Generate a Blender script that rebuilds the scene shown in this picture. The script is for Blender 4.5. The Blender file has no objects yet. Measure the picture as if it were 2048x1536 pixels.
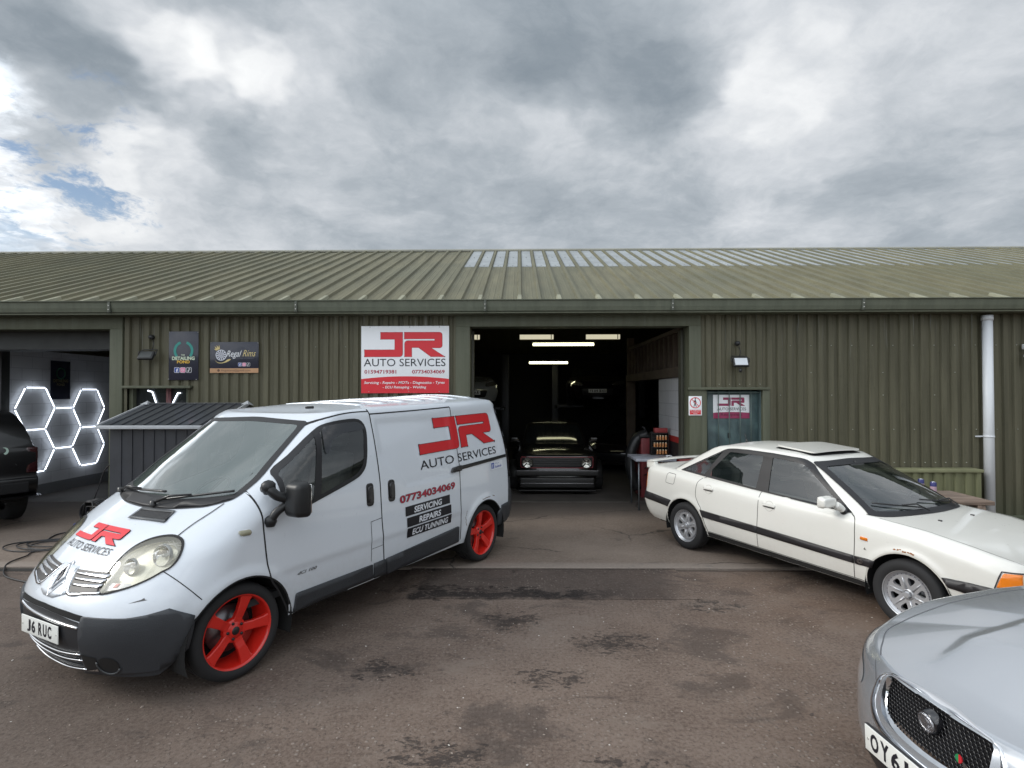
import bpy, bmesh, math, random
import numpy as np
from mathutils import Vector, Matrix
from mathutils.bvhtree import BVHTree
R = math.radians
rng = random.Random(7)
SC = bpy.context.scene
COL = SC.collection
# ------------------------------------------------------------------ camera
cd = bpy.data.cameras.new('camera')
cam = bpy.data.objects.new('camera', cd); COL.objects.link(cam)
cd.sensor_width = 36.0; cd.lens = 1130.0 / 2048.0 * 36.0
cd.clip_start = 0.05; cd.clip_end = 3000
cam.location = (0, 0, 2.0)
cam.rotation_euler = (R(90.86), R(0.10), R(0.8))
SC.camera = cam
# ------------------------------------------------------------------ sky
SUN_DIR = Vector((-0.863, -0.076, 0.50)).normalized()      # towards the sun
world = bpy.data.worlds.new("World"); SC.world = world; world.use_nodes = True
wt = world.node_tree; wt.nodes.clear()


class NG:
    """tiny node-graph helper"""
    def __init__(s, nt): s.nt = nt
    def n(s, typ, **kw):
        nd = s.nt.nodes.new(typ)
        for k, v in kw.items(): setattr(nd, k, v)
        return nd
    def put(s, sock, v):
        if hasattr(v, 'is_output'): s.nt.links.new(v, sock)
        elif v is not None:
            try: sock.default_value = v
            except Exception: sock.default_value = tuple(v) + (1,)
    def math(s, op, a, b=0.0, c=None, clamp=False):
        nd = s.n('ShaderNodeMath', operation=op, use_clamp=clamp)
        s.put(nd.inputs[0], a); s.put(nd.inputs[1], b)
        if c is not None: s.put(nd.inputs[2], c)
        return nd.outputs[0]
    def vmath(s, op, a, b=None, scale=None):
        nd = s.n('ShaderNodeVectorMath', operation=op)
        s.put(nd.inputs[0], a)
        if b is not None: s.put(nd.inputs[1], b)
        if scale is not None: s.put(nd.inputs['Scale'], scale)
        return nd.outputs['Value'] if op in ('DOT_PRODUCT', 'LENGTH', 'DISTANCE') else nd.outputs[0]
    def noise(s, vec, scale, detail=4, rough=0.55, dist=0.0, col=False):
        nd = s.n('ShaderNodeTexNoise')
        if vec is not None: s.put(nd.inputs['Vector'], vec)
        nd.inputs['Scale'].default_value = scale; nd.inputs['Detail'].default_value = detail
        nd.inputs['Roughness'].default_value = rough; nd.inputs['Distortion'].default_value = dist
        return nd.outputs['Color'] if col else nd.outputs['Fac']
    def vor(s, vec, scale, feature='F1', out='Distance', rand=1.0):
        nd = s.n('ShaderNodeTexVoronoi', feature=feature)
        s.put(nd.inputs['Vector'], vec); nd.inputs['Scale'].default_value = scale
        nd.inputs['Randomness'].default_value = rand
        return nd.outputs[out]
    def ramp(s, fac, stops, interp='LINEAR'):
        nd = s.n('ShaderNodeValToRGB'); cr = nd.color_ramp; cr.interpolation = interp
        while len(cr.elements) < len(stops): cr.elements.new(0.5)
        for e, (p, c) in zip(cr.elements, stops):
            e.position = p
            e.color = (c, c, c, 1) if isinstance(c, (int, float)) else tuple(c) + (1,)
        s.put(nd.inputs[0], fac); return nd.outputs[0]
    def mr(s, v, a, b, c=0.0, d=1.0, smooth=True):
        nd = s.n('ShaderNodeMapRange'); nd.interpolation_type = 'SMOOTHSTEP' if smooth else 'LINEAR'
        s.put(nd.inputs[0], v)
        for i, q in enumerate((a, b, c, d)): s.put(nd.inputs[i + 1], q)
        return nd.outputs[0]
    def mix(s, f, a, b, mode='MIX'):
        nd = s.n('ShaderNodeMix', data_type='RGBA', blend_type=mode)
        s.put(nd.inputs[0], f); s.put(nd.inputs[6], a); s.put(nd.inputs[7], b)
        return nd.outputs[2]
    def sep(s, v):
        nd = s.n('ShaderNodeSeparateXYZ'); s.put(nd.inputs[0], v); return nd.outputs
    def comb(s, x, y, z):
        nd = s.n('ShaderNodeCombineXYZ'); s.put(nd.inputs[0], x); s.put(nd.inputs[1], y); s.put(nd.inputs[2], z)
        return nd.outputs[0]


g = NG(wt)
geo = g.n('ShaderNodeTexCoord').outputs['Generated']
dirv = g.vmath('NORMALIZE', geo)
dx, dy, dz = g.sep(dirv)
zz = g.math('MAXIMUM', dz, 0.0)
den = g.math('ADD', zz, 0.28)
pl = g.comb(g.math('DIVIDE', dx, den), g.math('DIVIDE', dy, den), g.math('MULTIPLY', zz, 0.6))
warp = g.vmath('SUBTRACT', g.noise(pl, 1.6, 5, .6, col=True), (0.5, 0.5, 0.5))
dirw = g.vmath('NORMALIZE', g.vmath('ADD', dirv, g.vmath('SCALE', warp, scale=0.42)))
plw = g.vmath('ADD', pl, g.vmath('SCALE', warp, scale=0.3))
def skydir(px, py):
    v = Vector(((px - 1024) / 1130.0, 1.0, (785 - py) / 1130.0)); v.normalize(); return tuple(v)
def blob(px, py, r0, r1, vec=None):
    """soft round area of the sky about a direction: 1 inside r0 degrees, 0 outside r1"""
    d = g.vmath('DOT_PRODUCT', dirw if vec is None else vec, skydir(px, py))
    return g.mr(d, math.cos(R(r1)), math.cos(R(r0)))
n1 = g.noise(plw, 1.25, 9, .60)
n2 = g.noise(plw, 3.6, 10, .66)
n3 = g.noise(pl, 0.55, 3, .5)
v = g.math('ADD', g.math('MULTIPLY', n1, 0.90), g.math('MULTIPLY', n2, 0.44))
v = g.math('ADD', v, g.math('MULTIPLY', n3, 0.20))
v = g.math('SUBTRACT', v, 0.215)
def add(val, b, k): return g.math('ADD', val, g.math('MULTIPLY', b, k))
v = add(v, blob(1225, 60, 2, 13), -0.24); v = add(v, blob(1330, 150, 1, 7), -0.07)
v = add(v, blob(700, 40, 2, 14), -0.10); v = add(v, blob(960, 90, 2, 12), -0.09)
v = add(v, blob(60, 130, 1, 8), -0.12); v = add(v, blob(190, 190, 1, 7), -0.10)
v = add(v, blob(470, 240, 1, 6), -0.08); v = add(v, blob(1900, 440, 2, 9), -0.06)
v = add(v, blob(300, 90, 0, 5), 0.18); v = add(v, blob(420, 150, 0, 5), 0.18); v = add(v, blob(510, 205, 0, 4), 0.22)
v = add(v, blob(200, 20, 0, 5), 0.08)
v = add(v, blob(90, 330, 1, 8), 0.13); v = add(v, blob(280, 370, 0, 7), 0.09); v = add(v, blob(240, 300, 0, 3), 0.12)
v = add(v, blob(1560, 190, 0, 6), 0.11); v = add(v, blob(1650, 250, 0, 6), 0.06); v = add(v, blob(1950, 100, 1, 12), 0.06)
v = add(v, blob(740, 390, 0, 5), 0.07); v = add(v, blob(150, 360, 6, 22), 0.03); v = add(v, blob(600, 250, 1, 5), 0.10); v = add(v, blob(360, 250, 1, 6), 0.10); v = add(v, blob(1500, 330, 1, 9), 0.05)
# the cloud lit by the hidden sun, and the thinner bright cloud on the other side of the sky
sd = g.vmath('DOT_PRODUCT', dirw, tuple(SUN_DIR))
v = add(v, g.mr(sd, math.cos(R(24)), math.cos(R(4))), 0.40)
back = g.mr(g.vmath('DOT_PRODUCT', dirv, (-.50, -.82, .28)), .15, .85)
v = add(v, back, 0.10)
cloud = g.ramp(v, [(0.18, (.150, .185, .220)), (0.34, (.215, .250, .285)), (0.50, (.330, .365, .400)),
                   (0.66, (.500, .525, .555)), (0.80, (.655, .67, .685)), (0.98, (.80, .81, .81))])
gain = g.math('ADD', 1.0, g.math('MULTIPLY', back, 1.5))
gain = g.math('ADD', gain, g.math('MULTIPLY', g.mr(dz, .50, .95), .75))
gain = g.math('ADD', gain, g.math('MULTIPLY', g.math('MULTIPLY', g.mr(sd, math.cos(R(16)), math.cos(R(4))), g.mr(n2, .36, .56, .35, 1)), 2.4))
v_dummy = None; gain = g.math('ADD', gain, g.math('MULTIPLY', g.math('MULTIPLY', blob(-600, 400, 4, 16), g.mr(n2, .40, .56, .15, 1)), 3.4))
bgc = g.n('ShaderNodeBackground'); g.put(bgc.inputs[0], cloud); g.put(bgc.inputs[1], gain)
sky = g.n('ShaderNodeTexSky', sky_type='NISHITA'); sky.sun_disc = False
sky.sun_elevation = math.asin(SUN_DIR.z); sky.sun_rotation = math.atan2(SUN_DIR.x, SUN_DIR.y)
bgs = g.n('ShaderNodeBackground'); g.put(bgs.inputs[0], sky.outputs[0]); bgs.inputs[1].default_value = 0.085
hole = g.math('MAXIMUM', blob(100, 330, 1, 7), blob(230, 390, 0, 4))
hole = g.math('MAXIMUM', hole, g.mr(dy, -.15, -.6, 0, .75))
hn = g.noise(plw, 4.2, 9, .66)
holem = g.math('MULTIPLY', hole, g.mr(hn, 0.50, 0.60), clamp=True)
mixs = g.n('ShaderNodeMixShader'); g.put(mixs.inputs[0], holem)
wt.links.new(bgc.outputs[0], mixs.inputs[1]); wt.links.new(bgs.outputs[0], mixs.inputs[2])
wo = g.n('ShaderNodeOutputWorld'); wt.links.new(mixs.outputs[0], wo.inputs[0])
# ------------------------------------------------------------------ sun (veiled by cloud)
sl = bpy.data.lights.new('sun', 'SUN'); sl.energy = 1.05; sl.angle = R(16); sl.color = (1.0, .95, .87)
so = bpy.data.objects.new('sun', sl); COL.objects.link(so)
so.rotation_euler = (-SUN_DIR).to_track_quat('-Z', 'Y').to_euler()
SC.view_settings.view_transform = 'Standard'; SC.view_settings.look = 'None'
SC.view_settings.gamma = 1.0; SC.view_settings.exposure = 0.40
try:
    SC.cycles.use_denoising = True; SC.cycles.denoiser = 'OPENIMAGEDENOISE'
    SC.cycles.max_bounces = 8; SC.cycles.transparent_max_bounces = 16
except Exception: pass

# ------------------------------------------------------------------ helpers
class MB:
    """collects shapes; build() links them as ONE mesh object"""
    def __init__(s): s.v = []; s.f = []; s.m = []; s.sm = []
    def add(s, vs, fs, mi=0, smooth=False):
        k = len(s.v); s.v += [tuple(q) for q in vs]
        for f in fs: s.f.append(tuple(i + k for i in f)); s.m.append(mi); s.sm.append(smooth)
        return s
    def box(s, x0, x1, y0, y1, z0, z1, mi=0, mat=None):
        vs = [(x, y, z) for z in (z0, z1) for x, y in ((x0, y0), (x1, y0), (x1, y1), (x0, y1))]
        if mat is not None: vs = [mat @ Vector(q) for q in vs]
        return s.add(vs, [(3, 2, 1, 0), (4, 5, 6, 7), (0, 1, 5, 4), (1, 2, 6, 5), (2, 3, 7, 6), (3, 0, 4, 7)], mi)
    def bbox(s, x0, x1, y0, y1, z0, z1, b=.01, mi=0, seg=2, mat=None):
        """bevelled box"""
        bm = bmesh.new(); bmesh.ops.create_cube(bm, size=1)
        for q in bm.verts: q.co = Vector(((x0 + x1) / 2 + q.co.x * (x1 - x0), (y0 + y1) / 2 + q.co.y * (y1 - y0), (z0 + z1) / 2 + q.co.z * (z1 - z0)))
        bmesh.ops.bevel(bm, geom=list(bm.edges), offset=b, segments=seg, affect='EDGES', profile=.6)
        return s.bm(bm, mi, True, mat)
    def bm(s, bm, mi=0, smooth=False, mat=None):
        bm.verts.ensure_lookup_table(); bm.verts.index_update()
        s.add([(mat @ q.co if mat is not None else q.co) for q in bm.verts], [[q.index for q in f.verts] for f in bm.faces], mi, smooth)
        bm.free(); return s
    def tube(s, pts, r, n=8, mi=0, cap=True, closed=False, smooth=True):
        pts = [Vector(p) for p in pts]; N = len(pts); rs = r if isinstance(r, (list, tuple)) else [r] * N
        vs = []; fs = []; up = None
        for i, p in enumerate(pts):
            if closed: t = pts[(i + 1) % N] - pts[i - 1]
            else: t = pts[min(i + 1, N - 1)] - pts[max(i - 1, 0)]
            t.normalize()
            if up is None: up = t.orthogonal().normalized()
            up = (up - t * up.dot(t)).normalized(); b = t.cross(up)
            for k in range(n):
                a = 2 * math.pi * k / n; vs.append(p + (up * math.cos(a) + b * math.sin(a)) * rs[i])
        for i in range(N if closed else N - 1):
            j = (i + 1) % N
            for k in range(n): k2 = (k + 1) % n; fs.append((i * n + k, i * n + k2, j * n + k2, j * n + k))
        if cap and not closed: fs.append(tuple(range(n))[::-1]); fs.append(tuple((N - 1) * n + k for k in range(n)))
        return s.add(vs, fs, mi, smooth)
    def lathe(s, prof, n=48, axis='y', o=(0, 0, 0), mi=0, smooth=True, a0=0, a1=None):
        """profile of (radius, offset along axis)"""
        vs = []; fs = []; full = a1 is None; m = n if full else n + 1; span = 2 * math.pi if full else a1 - a0
        for (r, h) in prof:
            for k in range(m):
                a = a0 + span * k / n; c, q = r * math.cos(a), r * math.sin(a)
                p = {'y': (c, h, q), 'z': (c, q, h), 'x': (h, c, q)}[axis]
                vs.append((p[0] + o[0], p[1] + o[1], p[2] + o[2]))
        for i in range(len(prof) - 1):
            for k in range(n):
                k2 = (k + 1) % m; fs.append((i * m + k, i * m + k2, (i + 1) * m + k2, (i + 1) * m + k))
        return s.add(vs, fs, mi, smooth)
    def prism(s, poly, h0, h1, plane='xz', mi=0):
        """2-D polygon extruded along the remaining axis"""
        def P(a, b, h): return {'xz': (a, h, b), 'xy': (a, b, h), 'yz': (h, a, b)}[plane]
        n = len(poly); vs = [P(a, b, h0) for a, b in poly] + [P(a, b, h1) for a, b in poly]
        return s.add(vs, [tuple(range(n)), tuple(range(2 * n - 1, n - 1, -1))] + [(i, (i + 1) % n, n + (i + 1) % n, n + i) for i in range(n)], mi)
    def build(s, name, mats, parent=None, fixn=True, auto=None):
        me = bpy.data.meshes.new(name); me.from_pydata([tuple(q) for q in s.v], [], s.f)
        mats = mats if isinstance(mats, (list, tuple)) else [mats]
        for q in mats: me.materials.append(q)
        me.polygons.foreach_set('material_index', [min(i, len(mats) - 1) for i in s.m])
        me.polygons.foreach_set('use_smooth', s.sm)
        if fixn:
            bm = bmesh.new(); bm.from_mesh(me); bmesh.ops.recalc_face_normals(bm, faces=bm.faces)
            if auto:
                for e in bm.edges:
                    if len(e.link_faces) == 2 and e.calc_face_angle(0) > R(auto): e.smooth = False
            bm.to_mesh(me); bm.free()
        me.update(); o = bpy.data.objects.new(name, me); COL.objects.link(o)
        if parent is not None: o.parent = parent
        return o


def tag(o, label=None, cat=None, group=None, kind=None):
    if label: o['label'] = label
    if cat: o['category'] = cat
    if group: o['group'] = group
    if kind: o['kind'] = kind
    return o
def thing(name, label, cat, loc=(0, 0, 0), rz=0, group=None):
    o = bpy.data.objects.new(name, None); COL.objects.link(o); o.empty_display_size = .1
    o.location = loc; o.rotation_euler = (0, 0, rz); return tag(o, label, cat, group)
def copy_tree(o, parent=None):
    c = o.copy(); COL.objects.link(c)
    if parent is not None: c.parent = parent
    for ch in list(o.children): copy_tree(ch, c)
    return c
def L3(c, k=None): return tuple(c) if len(c) == 3 else tuple(c[:3])

_M = {}
def mat(name, col=(.5, .5, .5), rough=.5, metal=0.0, coat=0.0, emit=None, es=1.0, spec=None, fn=None, bump=None, var=None, ior=None, trans=None):
    """plain procedural material; var=(scale, amount) mottles the colour, bump=(scale, strength, detail)"""
    if name in _M: return _M[name]
    m = bpy.data.materials.new(name); m.use_nodes = True; nt = m.node_tree; b = nt.nodes['Principled BSDF']
    G = NG(nt)
    b.inputs['Base Color'].default_value = tuple(col) + (1,); b.inputs['Roughness'].default_value = rough
    b.inputs['Metallic'].default_value = metal; b.inputs['Coat Weight'].default_value = coat
    b.inputs['Coat Roughness'].default_value = .04
    if spec is not None: b.inputs['Specular IOR Level'].default_value = spec
    if ior: b.inputs['IOR'].default_value = ior
    if trans: b.inputs['Transmission Weight'].default_value = trans
    if emit: b.inputs['Emission Color'].default_value = tuple(emit) + (1,); b.inputs['Emission Strength'].default_value = es
    oc = G.n('ShaderNodeTexCoord').outputs['Object']
    if var:
        f = G.noise(oc, var[0], 6, .6); f = G.mr(f, .3, .7, 1 - var[1], 1 + var[1], smooth=False)
        G.put(b.inputs['Base Color'], G.vmath('SCALE', tuple(col), scale=f))
    if bump:
        bn = G.n('ShaderNodeBump'); bn.inputs['Strength'].default_value = bump[1]; bn.inputs['Distance'].default_value = .01
        G.put(bn.inputs['Height'], G.noise(oc, bump[0], bump[2] if len(bump) > 2 else 4, .6)); G.put(b.inputs['Normal'], bn.outputs[0])
    if fn: fn(G, b, oc)
    _M[name] = m; return m


def glass_mat(name, tint=(.05, .06, .06), trans=.5, rough=.0, f0=.09, pw=4.0, tint_mix=.12):
    """thin window glass: mirror reflection by angle over a tinted see-through"""
    if name in _M: return _M[name]
    m = bpy.data.materials.new(name); m.use_nodes = True; nt = m.node_tree; nt.nodes.clear(); G = NG(nt)
    tr = G.n('ShaderNodeBsdfTransparent'); tr.inputs[0].default_value = (trans * .95, trans, trans * .98, 1) if trans < .9 else (trans, trans, trans, 1)
    df = G.n('ShaderNodeBsdfDiffuse'); df.inputs[0].default_value = tuple(tint) + (1,)
    m1 = G.n('ShaderNodeMixShader'); m1.inputs[0].default_value = tint_mix; nt.links.new(tr.outputs[0], m1.inputs[1]); nt.links.new(df.outputs[0], m1.inputs[2])
    gl = G.n('ShaderNodeBsdfGlossy'); gl.inputs['Roughness'].default_value = rough; gl.inputs[0].default_value = (1, 1, 1, 1)
    lw_ = G.n('ShaderNodeLayerWeight'); lw_.inputs[0].default_value = .5
    fr = G.n('ShaderNodeMath', operation='MULTIPLY_ADD'); G.put(fr.inputs[0], G.math('POWER', lw_.outputs['Facing'], pw)); fr.inputs[1].default_value = .88; fr.inputs[2].default_value = f0
    m2 = G.n('ShaderNodeMixShader'); nt.links.new(fr.outputs[0], m2.inputs[0]); nt.links.new(m1.outputs[0], m2.inputs[1]); nt.links.new(gl.outputs[0], m2.inputs[2])
    out = G.n('ShaderNodeOutputMaterial'); nt.links.new(m2.outputs[0], out.inputs[0]); _M[name] = m; return m


# ---- 2-D shapes: polygons that may be cut into a fine grid and laid on a curved surface
def round_poly(pts, n=5):
    """pts: (x, y) or (x, y, r): corners rounded by r"""
    out = []; N = len(pts)
    for i, p in enumerate(pts):
        if len(p) < 3 or p[2] <= 0: out.append((p[0], p[1])); continue
        a = Vector(pts[i - 1][:2]); b = Vector(p[:2]); c = Vector(pts[(i + 1) % N][:2]); r = p[2]
        u = (a - b); w = (c - b); d1 = min(r, u.length * .49); d2 = min(r, w.length * .49)
        s_, e_ = b + u.normalized() * d1, b + w.normalized() * d2
        for k in range(n + 1):
            t = k / n; q = s_ * (1 - t) ** 2 + b * 2 * t * (1 - t) + e_ * t * t; out.append((q.x, q.y))
    return out
def smooth_poly(pts, n=6, closed=True):
    """Catmull-Rom through the points"""
    out = []; N = len(pts); P = [Vector(p) for p in pts]
    for i in range(N if closed else N - 1):
        if closed: a, b, c, d = P[i - 1], P[i], P[(i + 1) % N], P[(i + 2) % N]
        else: a, b, c, d = P[max(i - 1, 0)], P[i], P[i + 1], P[min(i + 2, N - 1)]
        for k in range(n):
            t = k / n
            out.append(tuple(0.5 * ((2 * b) + (c - a) * t + (2 * a - 5 * b + 4 * c - d) * t * t + (3 * b - 3 * c + d - a) * t ** 3)))
    if not closed: out.append(tuple(P[-1]))
    return out
def poly_bm(polys):
    bm = bmesh.new()
    for poly in polys:
        poly = [p for i, p in enumerate(poly) if (Vector(p) - Vector(poly[i - 1])).length > 1e-6]
        vs = [bm.verts.new((p[0], p[1], 0)) for p in poly]
        es = [bm.edges.new((vs[i], vs[(i + 1) % len(vs)])) for i in range(len(vs))]
        r = bmesh.ops.triangle_fill(bm, edges=es, use_beauty=True, use_dissolve=False)
    return bm
def loops_bm(outer, holes):
    bm = bmesh.new(); es = []
    for poly in [outer] + holes:
        vs = [bm.verts.new((p[0], p[1], 0)) for p in poly]
        es += [bm.edges.new((vs[i], vs[(i + 1) % len(vs)])) for i in range(len(vs))]
    bmesh.ops.triangle_fill(bm, edges=es, use_beauty=True, use_dissolve=False); return bm
_fc = {}
def text_bm(body, size=1.0, width=None, height=None, shear=0.0, weight=0.0, align='LEFT', spacing=1.0):
    cu = bpy.data.curves.new('lettering', 'FONT'); cu.body = body; cu.size = size; cu.shear = shear
    cu.offset = weight; cu.align_x = align; cu.space_character = spacing; cu.resolution_u = 3
    o = bpy.data.objects.new('lettering', cu); COL.objects.link(o)
    dg = bpy.context.evaluated_depsgraph_get(); me = o.evaluated_get(dg).to_mesh()
    bm = bmesh.new(); bm.from_mesh(me); o.evaluated_get(dg).to_mesh_clear()
    bpy.data.objects.remove(o); bpy.data.curves.remove(cu)
    for q in bm.verts: q.co.z = 0
    xs = [q.co.x for q in bm.verts]; ys = [q.co.y for q in bm.verts]
    if xs and (width or height):
        x0, x1, y0, y1 = min(xs), max(xs), min(ys), max(ys)
        sx = width / (x1 - x0) if width else None; sy = height / (y1 - y0) if height else None
        sx = sx or sy; sy = sy or sx
        for q in bm.verts: q.co = Vector(((q.co.x - x0) * sx, (q.co.y - y0) * sy, 0))
    return bm
def xf_bm(bm, ox=0, oy=0, sx=1, sy=1, rot=0, shear=0):
    c, s_ = math.cos(rot), math.sin(rot)
    for q in bm.verts:
        x, y = q.co.x * sx + q.co.y * shear, q.co.y * sy; q.co = Vector((ox + x * c - y * s_, oy + x * s_ + y * c, 0))
    return bm
def cut_bm(bm, step):
    """slice a flat mesh by a grid so it can bend over a curved surface"""
    if step:
        for ax in (0, 1):
            cs = [q.co[ax] for q in bm.verts]
            if not cs: continue
            a, b = min(cs), max(cs); k = math.ceil(a / step)
            nrm = (1, 0, 0) if ax == 0 else (0, 1, 0)
            while k * step < b - 1e-6:
                co = (k * step, 0, 0) if ax == 0 else (0, k * step, 0)
                bmesh.ops.bisect_plane(bm, geom=list(bm.verts) + list(bm.edges) + list(bm.faces), plane_co=co, plane_no=nrm, dist=1e-7)
                k += 1
    return bm
def lay(bm, P, D, bvh, off=.003, step=.05, thick=0.0, mb=None, mi=0, maxd=6):
    """lay a flat mesh on the body: P(x,y)->point, D: direction of projection towards the body"""
    cut_bm(bm, step); D = Vector(D).normalized(); bad = []
    for q in bm.verts:
        p0 = Vector(P(q.co.x, q.co.y)); hit = bvh.ray_cast(p0 - D * .0, D, maxd)
        if hit[0] is None: bad.append(q); continue
        n = hit[1]
        if n.dot(D) > 0: n = -n
        q.co = hit[0] + n * off
    if bad: bmesh.ops.delete(bm, geom=bad, context='VERTS')
    if thick:
        # a rim going down into the surface closes the sheet's edge
        be = [e for e in bm.edges if len(e.link_faces) == 1]; bm.normal_update()
        r = bmesh.ops.extrude_edge_only(bm, edges=be)
        for q in [x for x in r['geom'] if isinstance(x, bmesh.types.BMVert)]: q.co += D * thick
    mb = mb or MB(); mb.bm(bm, mi, True); return mb
# the two-letter emblem used on the signs and on the van, in its own 778 x 237 frame (y up)
def logo_polys():
    J = round_poly([(156, 237), (370, 237, 4), (370, 0, 36), (0, 0), (0, 68), (293, 68), (293, 169), (156, 169)])
    Rr = round_poly([(386, 237), (753, 237, 34), (753, 85, 30), (645, 85), (778, 0), (643, 0), (523, 88), (458, 88), (458, 0), (388, 0), (388, 155, 34), (680, 155, 6), (680, 172, 6), (386, 172)])
    return J, Rr
def logo_bm(w, grow=0.0):
    bm = poly_bm(logo_polys()); s_ = w / 778.0
    for q in bm.verts: q.co *= s_
    return bm
def logo_outline(w, t):
    """dark edging bands round the emblem"""
    s_ = w / 778.0; bm = bmesh.new()
    for poly in logo_polys():
        P = [Vector(p) * s_ for p in poly]; n = len(P)
        for i in range(n):
            a, b = P[i], P[(i + 1) % n]; d = (b - a)
            if d.length < 1e-6: continue
            d.normalize(); nn = Vector((-d.y, d.x)) * t
            q = [bm.verts.new((*(c), 0)) for c in (a - d * t * .5 - nn, b + d * t * .5 - nn, b + d * t * .5 + nn * .3, a - d * t * .5 + nn * .3)]
            bm.faces.new(q)
    return bm
def flat(bm, P, mb, mi=0):
    """place a flat mesh with P(x,y)->point"""
    for q in bm.verts: q.co = Vector(P(q.co.x, q.co.y))
    return mb.bm(bm, mi)
# ================================================================== ground
def ground_fn(G, b, oc):
    pos = G.n('ShaderNodeNewGeometry').outputs['Position']
    big = G.noise(pos, .35, 5, .6); mid = G.noise(pos, 1.7, 8, .62); fine = G.noise(pos, 38, 6, .75)
    peb = G.vor(pos, 34); pebc = G.vor(pos, 34, out='Color'); peb2 = G.vor(pos, 17, rand=1)
    base = G.ramp(G.math('ADD', G.math('MULTIPLY', mid, .65), G.math('MULTIPLY', big, .35)),
                  [(.30, (.086, .060, .046)), (.44, (.128, .092, .072)), (.56, (.160, .119, .095)), (.70, (.202, .156, .127))])
    grit = G.noise(pos, 75, 4, .8); base = G.mix(G.mr(fine, .44, .66, 0, .55), base, (.205, .166, .143)); base = G.mix(G.mr(fine, .50, .34, 0, .55), base, (.040, .030, .026)); base = G.mix(G.mr(grit, .56, .66, 0, .40), base, (.26, .22, .19)); base = G.mix(G.mr(grit, .42, .32, 0, .45), base, (.03, .023, .02))
    bl1 = G.noise(G.vmath('MULTIPLY', pos, (1, 1.5, 1)), 1.1, 8, .68, .6); bl2 = G.noise(G.vmath('MULTIPLY', pos, (1, 1.6, 1)), 4.4, 8, .7, .5)
    base = G.mix(G.mr(bl1, .47, .36, 0, .55), base, (.045, .036, .032)); base = G.mix(G.mr(bl1, .54, .66, 0, .55), base, (.19, .152, .126)); base = G.mix(G.mr(bl2, .60, .70, 0, .45), base, (.045, .034, .029)); base = G.mix(G.mr(bl2, .40, .31, 0, .35), base, (.20, .165, .14))
    pxx, pyy, _ = G.sep(pos); wob = G.math('MULTIPLY', G.math('SUBTRACT', G.noise(pos, 3.0, 6, .65), .5), .30)
    py2 = G.math('ADD', pyy, wob); px2 = G.math('ADD', pxx, G.math('MULTIPLY', G.math('SUBTRACT', pyy, 5.5), -.10)); px2 = G.math('ADD', px2, wob)
    pm = G.math('MULTIPLY', G.mr(py2, 5.46, 5.56), G.mr(px2, -1.16, -1.06), clamp=True); pm = G.math('MULTIPLY', pm, G.math('MULTIPLY', G.mr(px2, 1.72, 1.35), G.mr(pyy, 6.42, 6.40)), clamp=True)
    base = G.mix(G.math('MULTIPLY', pm, .62), base, (.042, .034, .031))
    wet = G.math('ADD', G.mr(pyy, 6.0, 5.52, 0, .19), G.noise(G.vmath('MULTIPLY', pos, (1, 1.6, 1)), 4.2, 8, .68, .4)); wm = G.math('MULTIPLY', G.math('MULTIPLY', G.mr(wet, .615, .655), G.mr(px2, 1.2, .4, .15, 1)), pm)
    base = G.mix(G.math('MULTIPLY', wm, .85), base, (.016, .012, .011)); base = G.mix(G.math('MULTIPLY', G.mr(pyy, 6.335, 6.375), .6), base, (.02, .016, .014))
    px_, py_, _ = G.sep(pos)
    warm = G.math('MULTIPLY', G.mr(px_, .5, 4.0), G.mr(G.noise(pos, .9, 4, .6), .42, .62))
    base = G.mix(G.math('MULTIPLY', warm, .5), base, (.145, .088, .055))
    # stones showing in the worn surface
    sc_ = G.sep(pebc); st = G.math('MULTIPLY', G.mr(peb, .40, .24), G.mr(sc_[0], .45, .70))
    worn = G.mr(G.noise(pos, .8, 5, .6), .44, .60)
    st = G.math('MULTIPLY', st, G.math('ADD', .25, G.math('MULTIPLY', worn, .75)))
    base = G.mix(G.math('MULTIPLY', st, .75), base, G.mix(sc_[1], (.10, .075, .06), (.30, .255, .22)))
    # damp, oily, blackened spots with ragged edges
    d1 = G.noise(pos, 2.6, 9, .72, .35); d2 = G.noise(pos, .75, 4, .6)
    sp = G.vmath('MULTIPLY', pos, (1.0, 1.7, 1.0))
    d1 = G.noise(sp, 3.1, 9, .70, .4)
    FL = G.math('ADD', G.math('MULTIPLY', G.noise(sp, 5.0, 9, .75, .6), .55), G.math('MULTIPLY', G.noise(sp, 22, 6, .75, .3), .45))
    damp = G.math('MULTIPLY', G.mr(G.math('ADD', G.math('MULTIPLY', d1, .6), G.math('MULTIPLY', FL, .4)), .575, .62), G.mr(d2, .47, .56), clamp=True)
    def spot(x, y, rx, ry, t=.5):
        dd = G.vmath('LENGTH', G.vmath('MULTIPLY', G.vmath('SUBTRACT', pos, (x, y, 0)), (1 / rx, 1 / ry, 0)))
        k = G.math('SUBTRACT', FL, G.math('MULTIPLY', G.math('MULTIPLY', dd, dd), .10))
        return G.mr(k, t - .022, t + .024)
    for a in [(-.1, 4.97, .42, .30), (-1.0, 4.1, .34, .2), (.22, 4.0, .35, .22), (.72, 4.55, .5, .30), (-.75, 5.75, 1.1, .18), (.30, 5.60, .5, .16), (.6, 2.93, .5, .25),
              (-.5, 3.15, .4, .22), (1.75, 5.35, .5, .2), (-1.05, 2.75, .3, .16)]:
        damp = G.math('MAXIMUM', damp, spot(*a))
    base = G.mix(G.math('MULTIPLY', damp, .72), base, (.014, .0105, .010))
    # greyer and darker towards the left
    left_grey = G.math('MULTIPLY', G.mr(px_, -.6, -3.2), .35)
    base = G.mix(left_grey, base, (.05, .044, .04))
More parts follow.
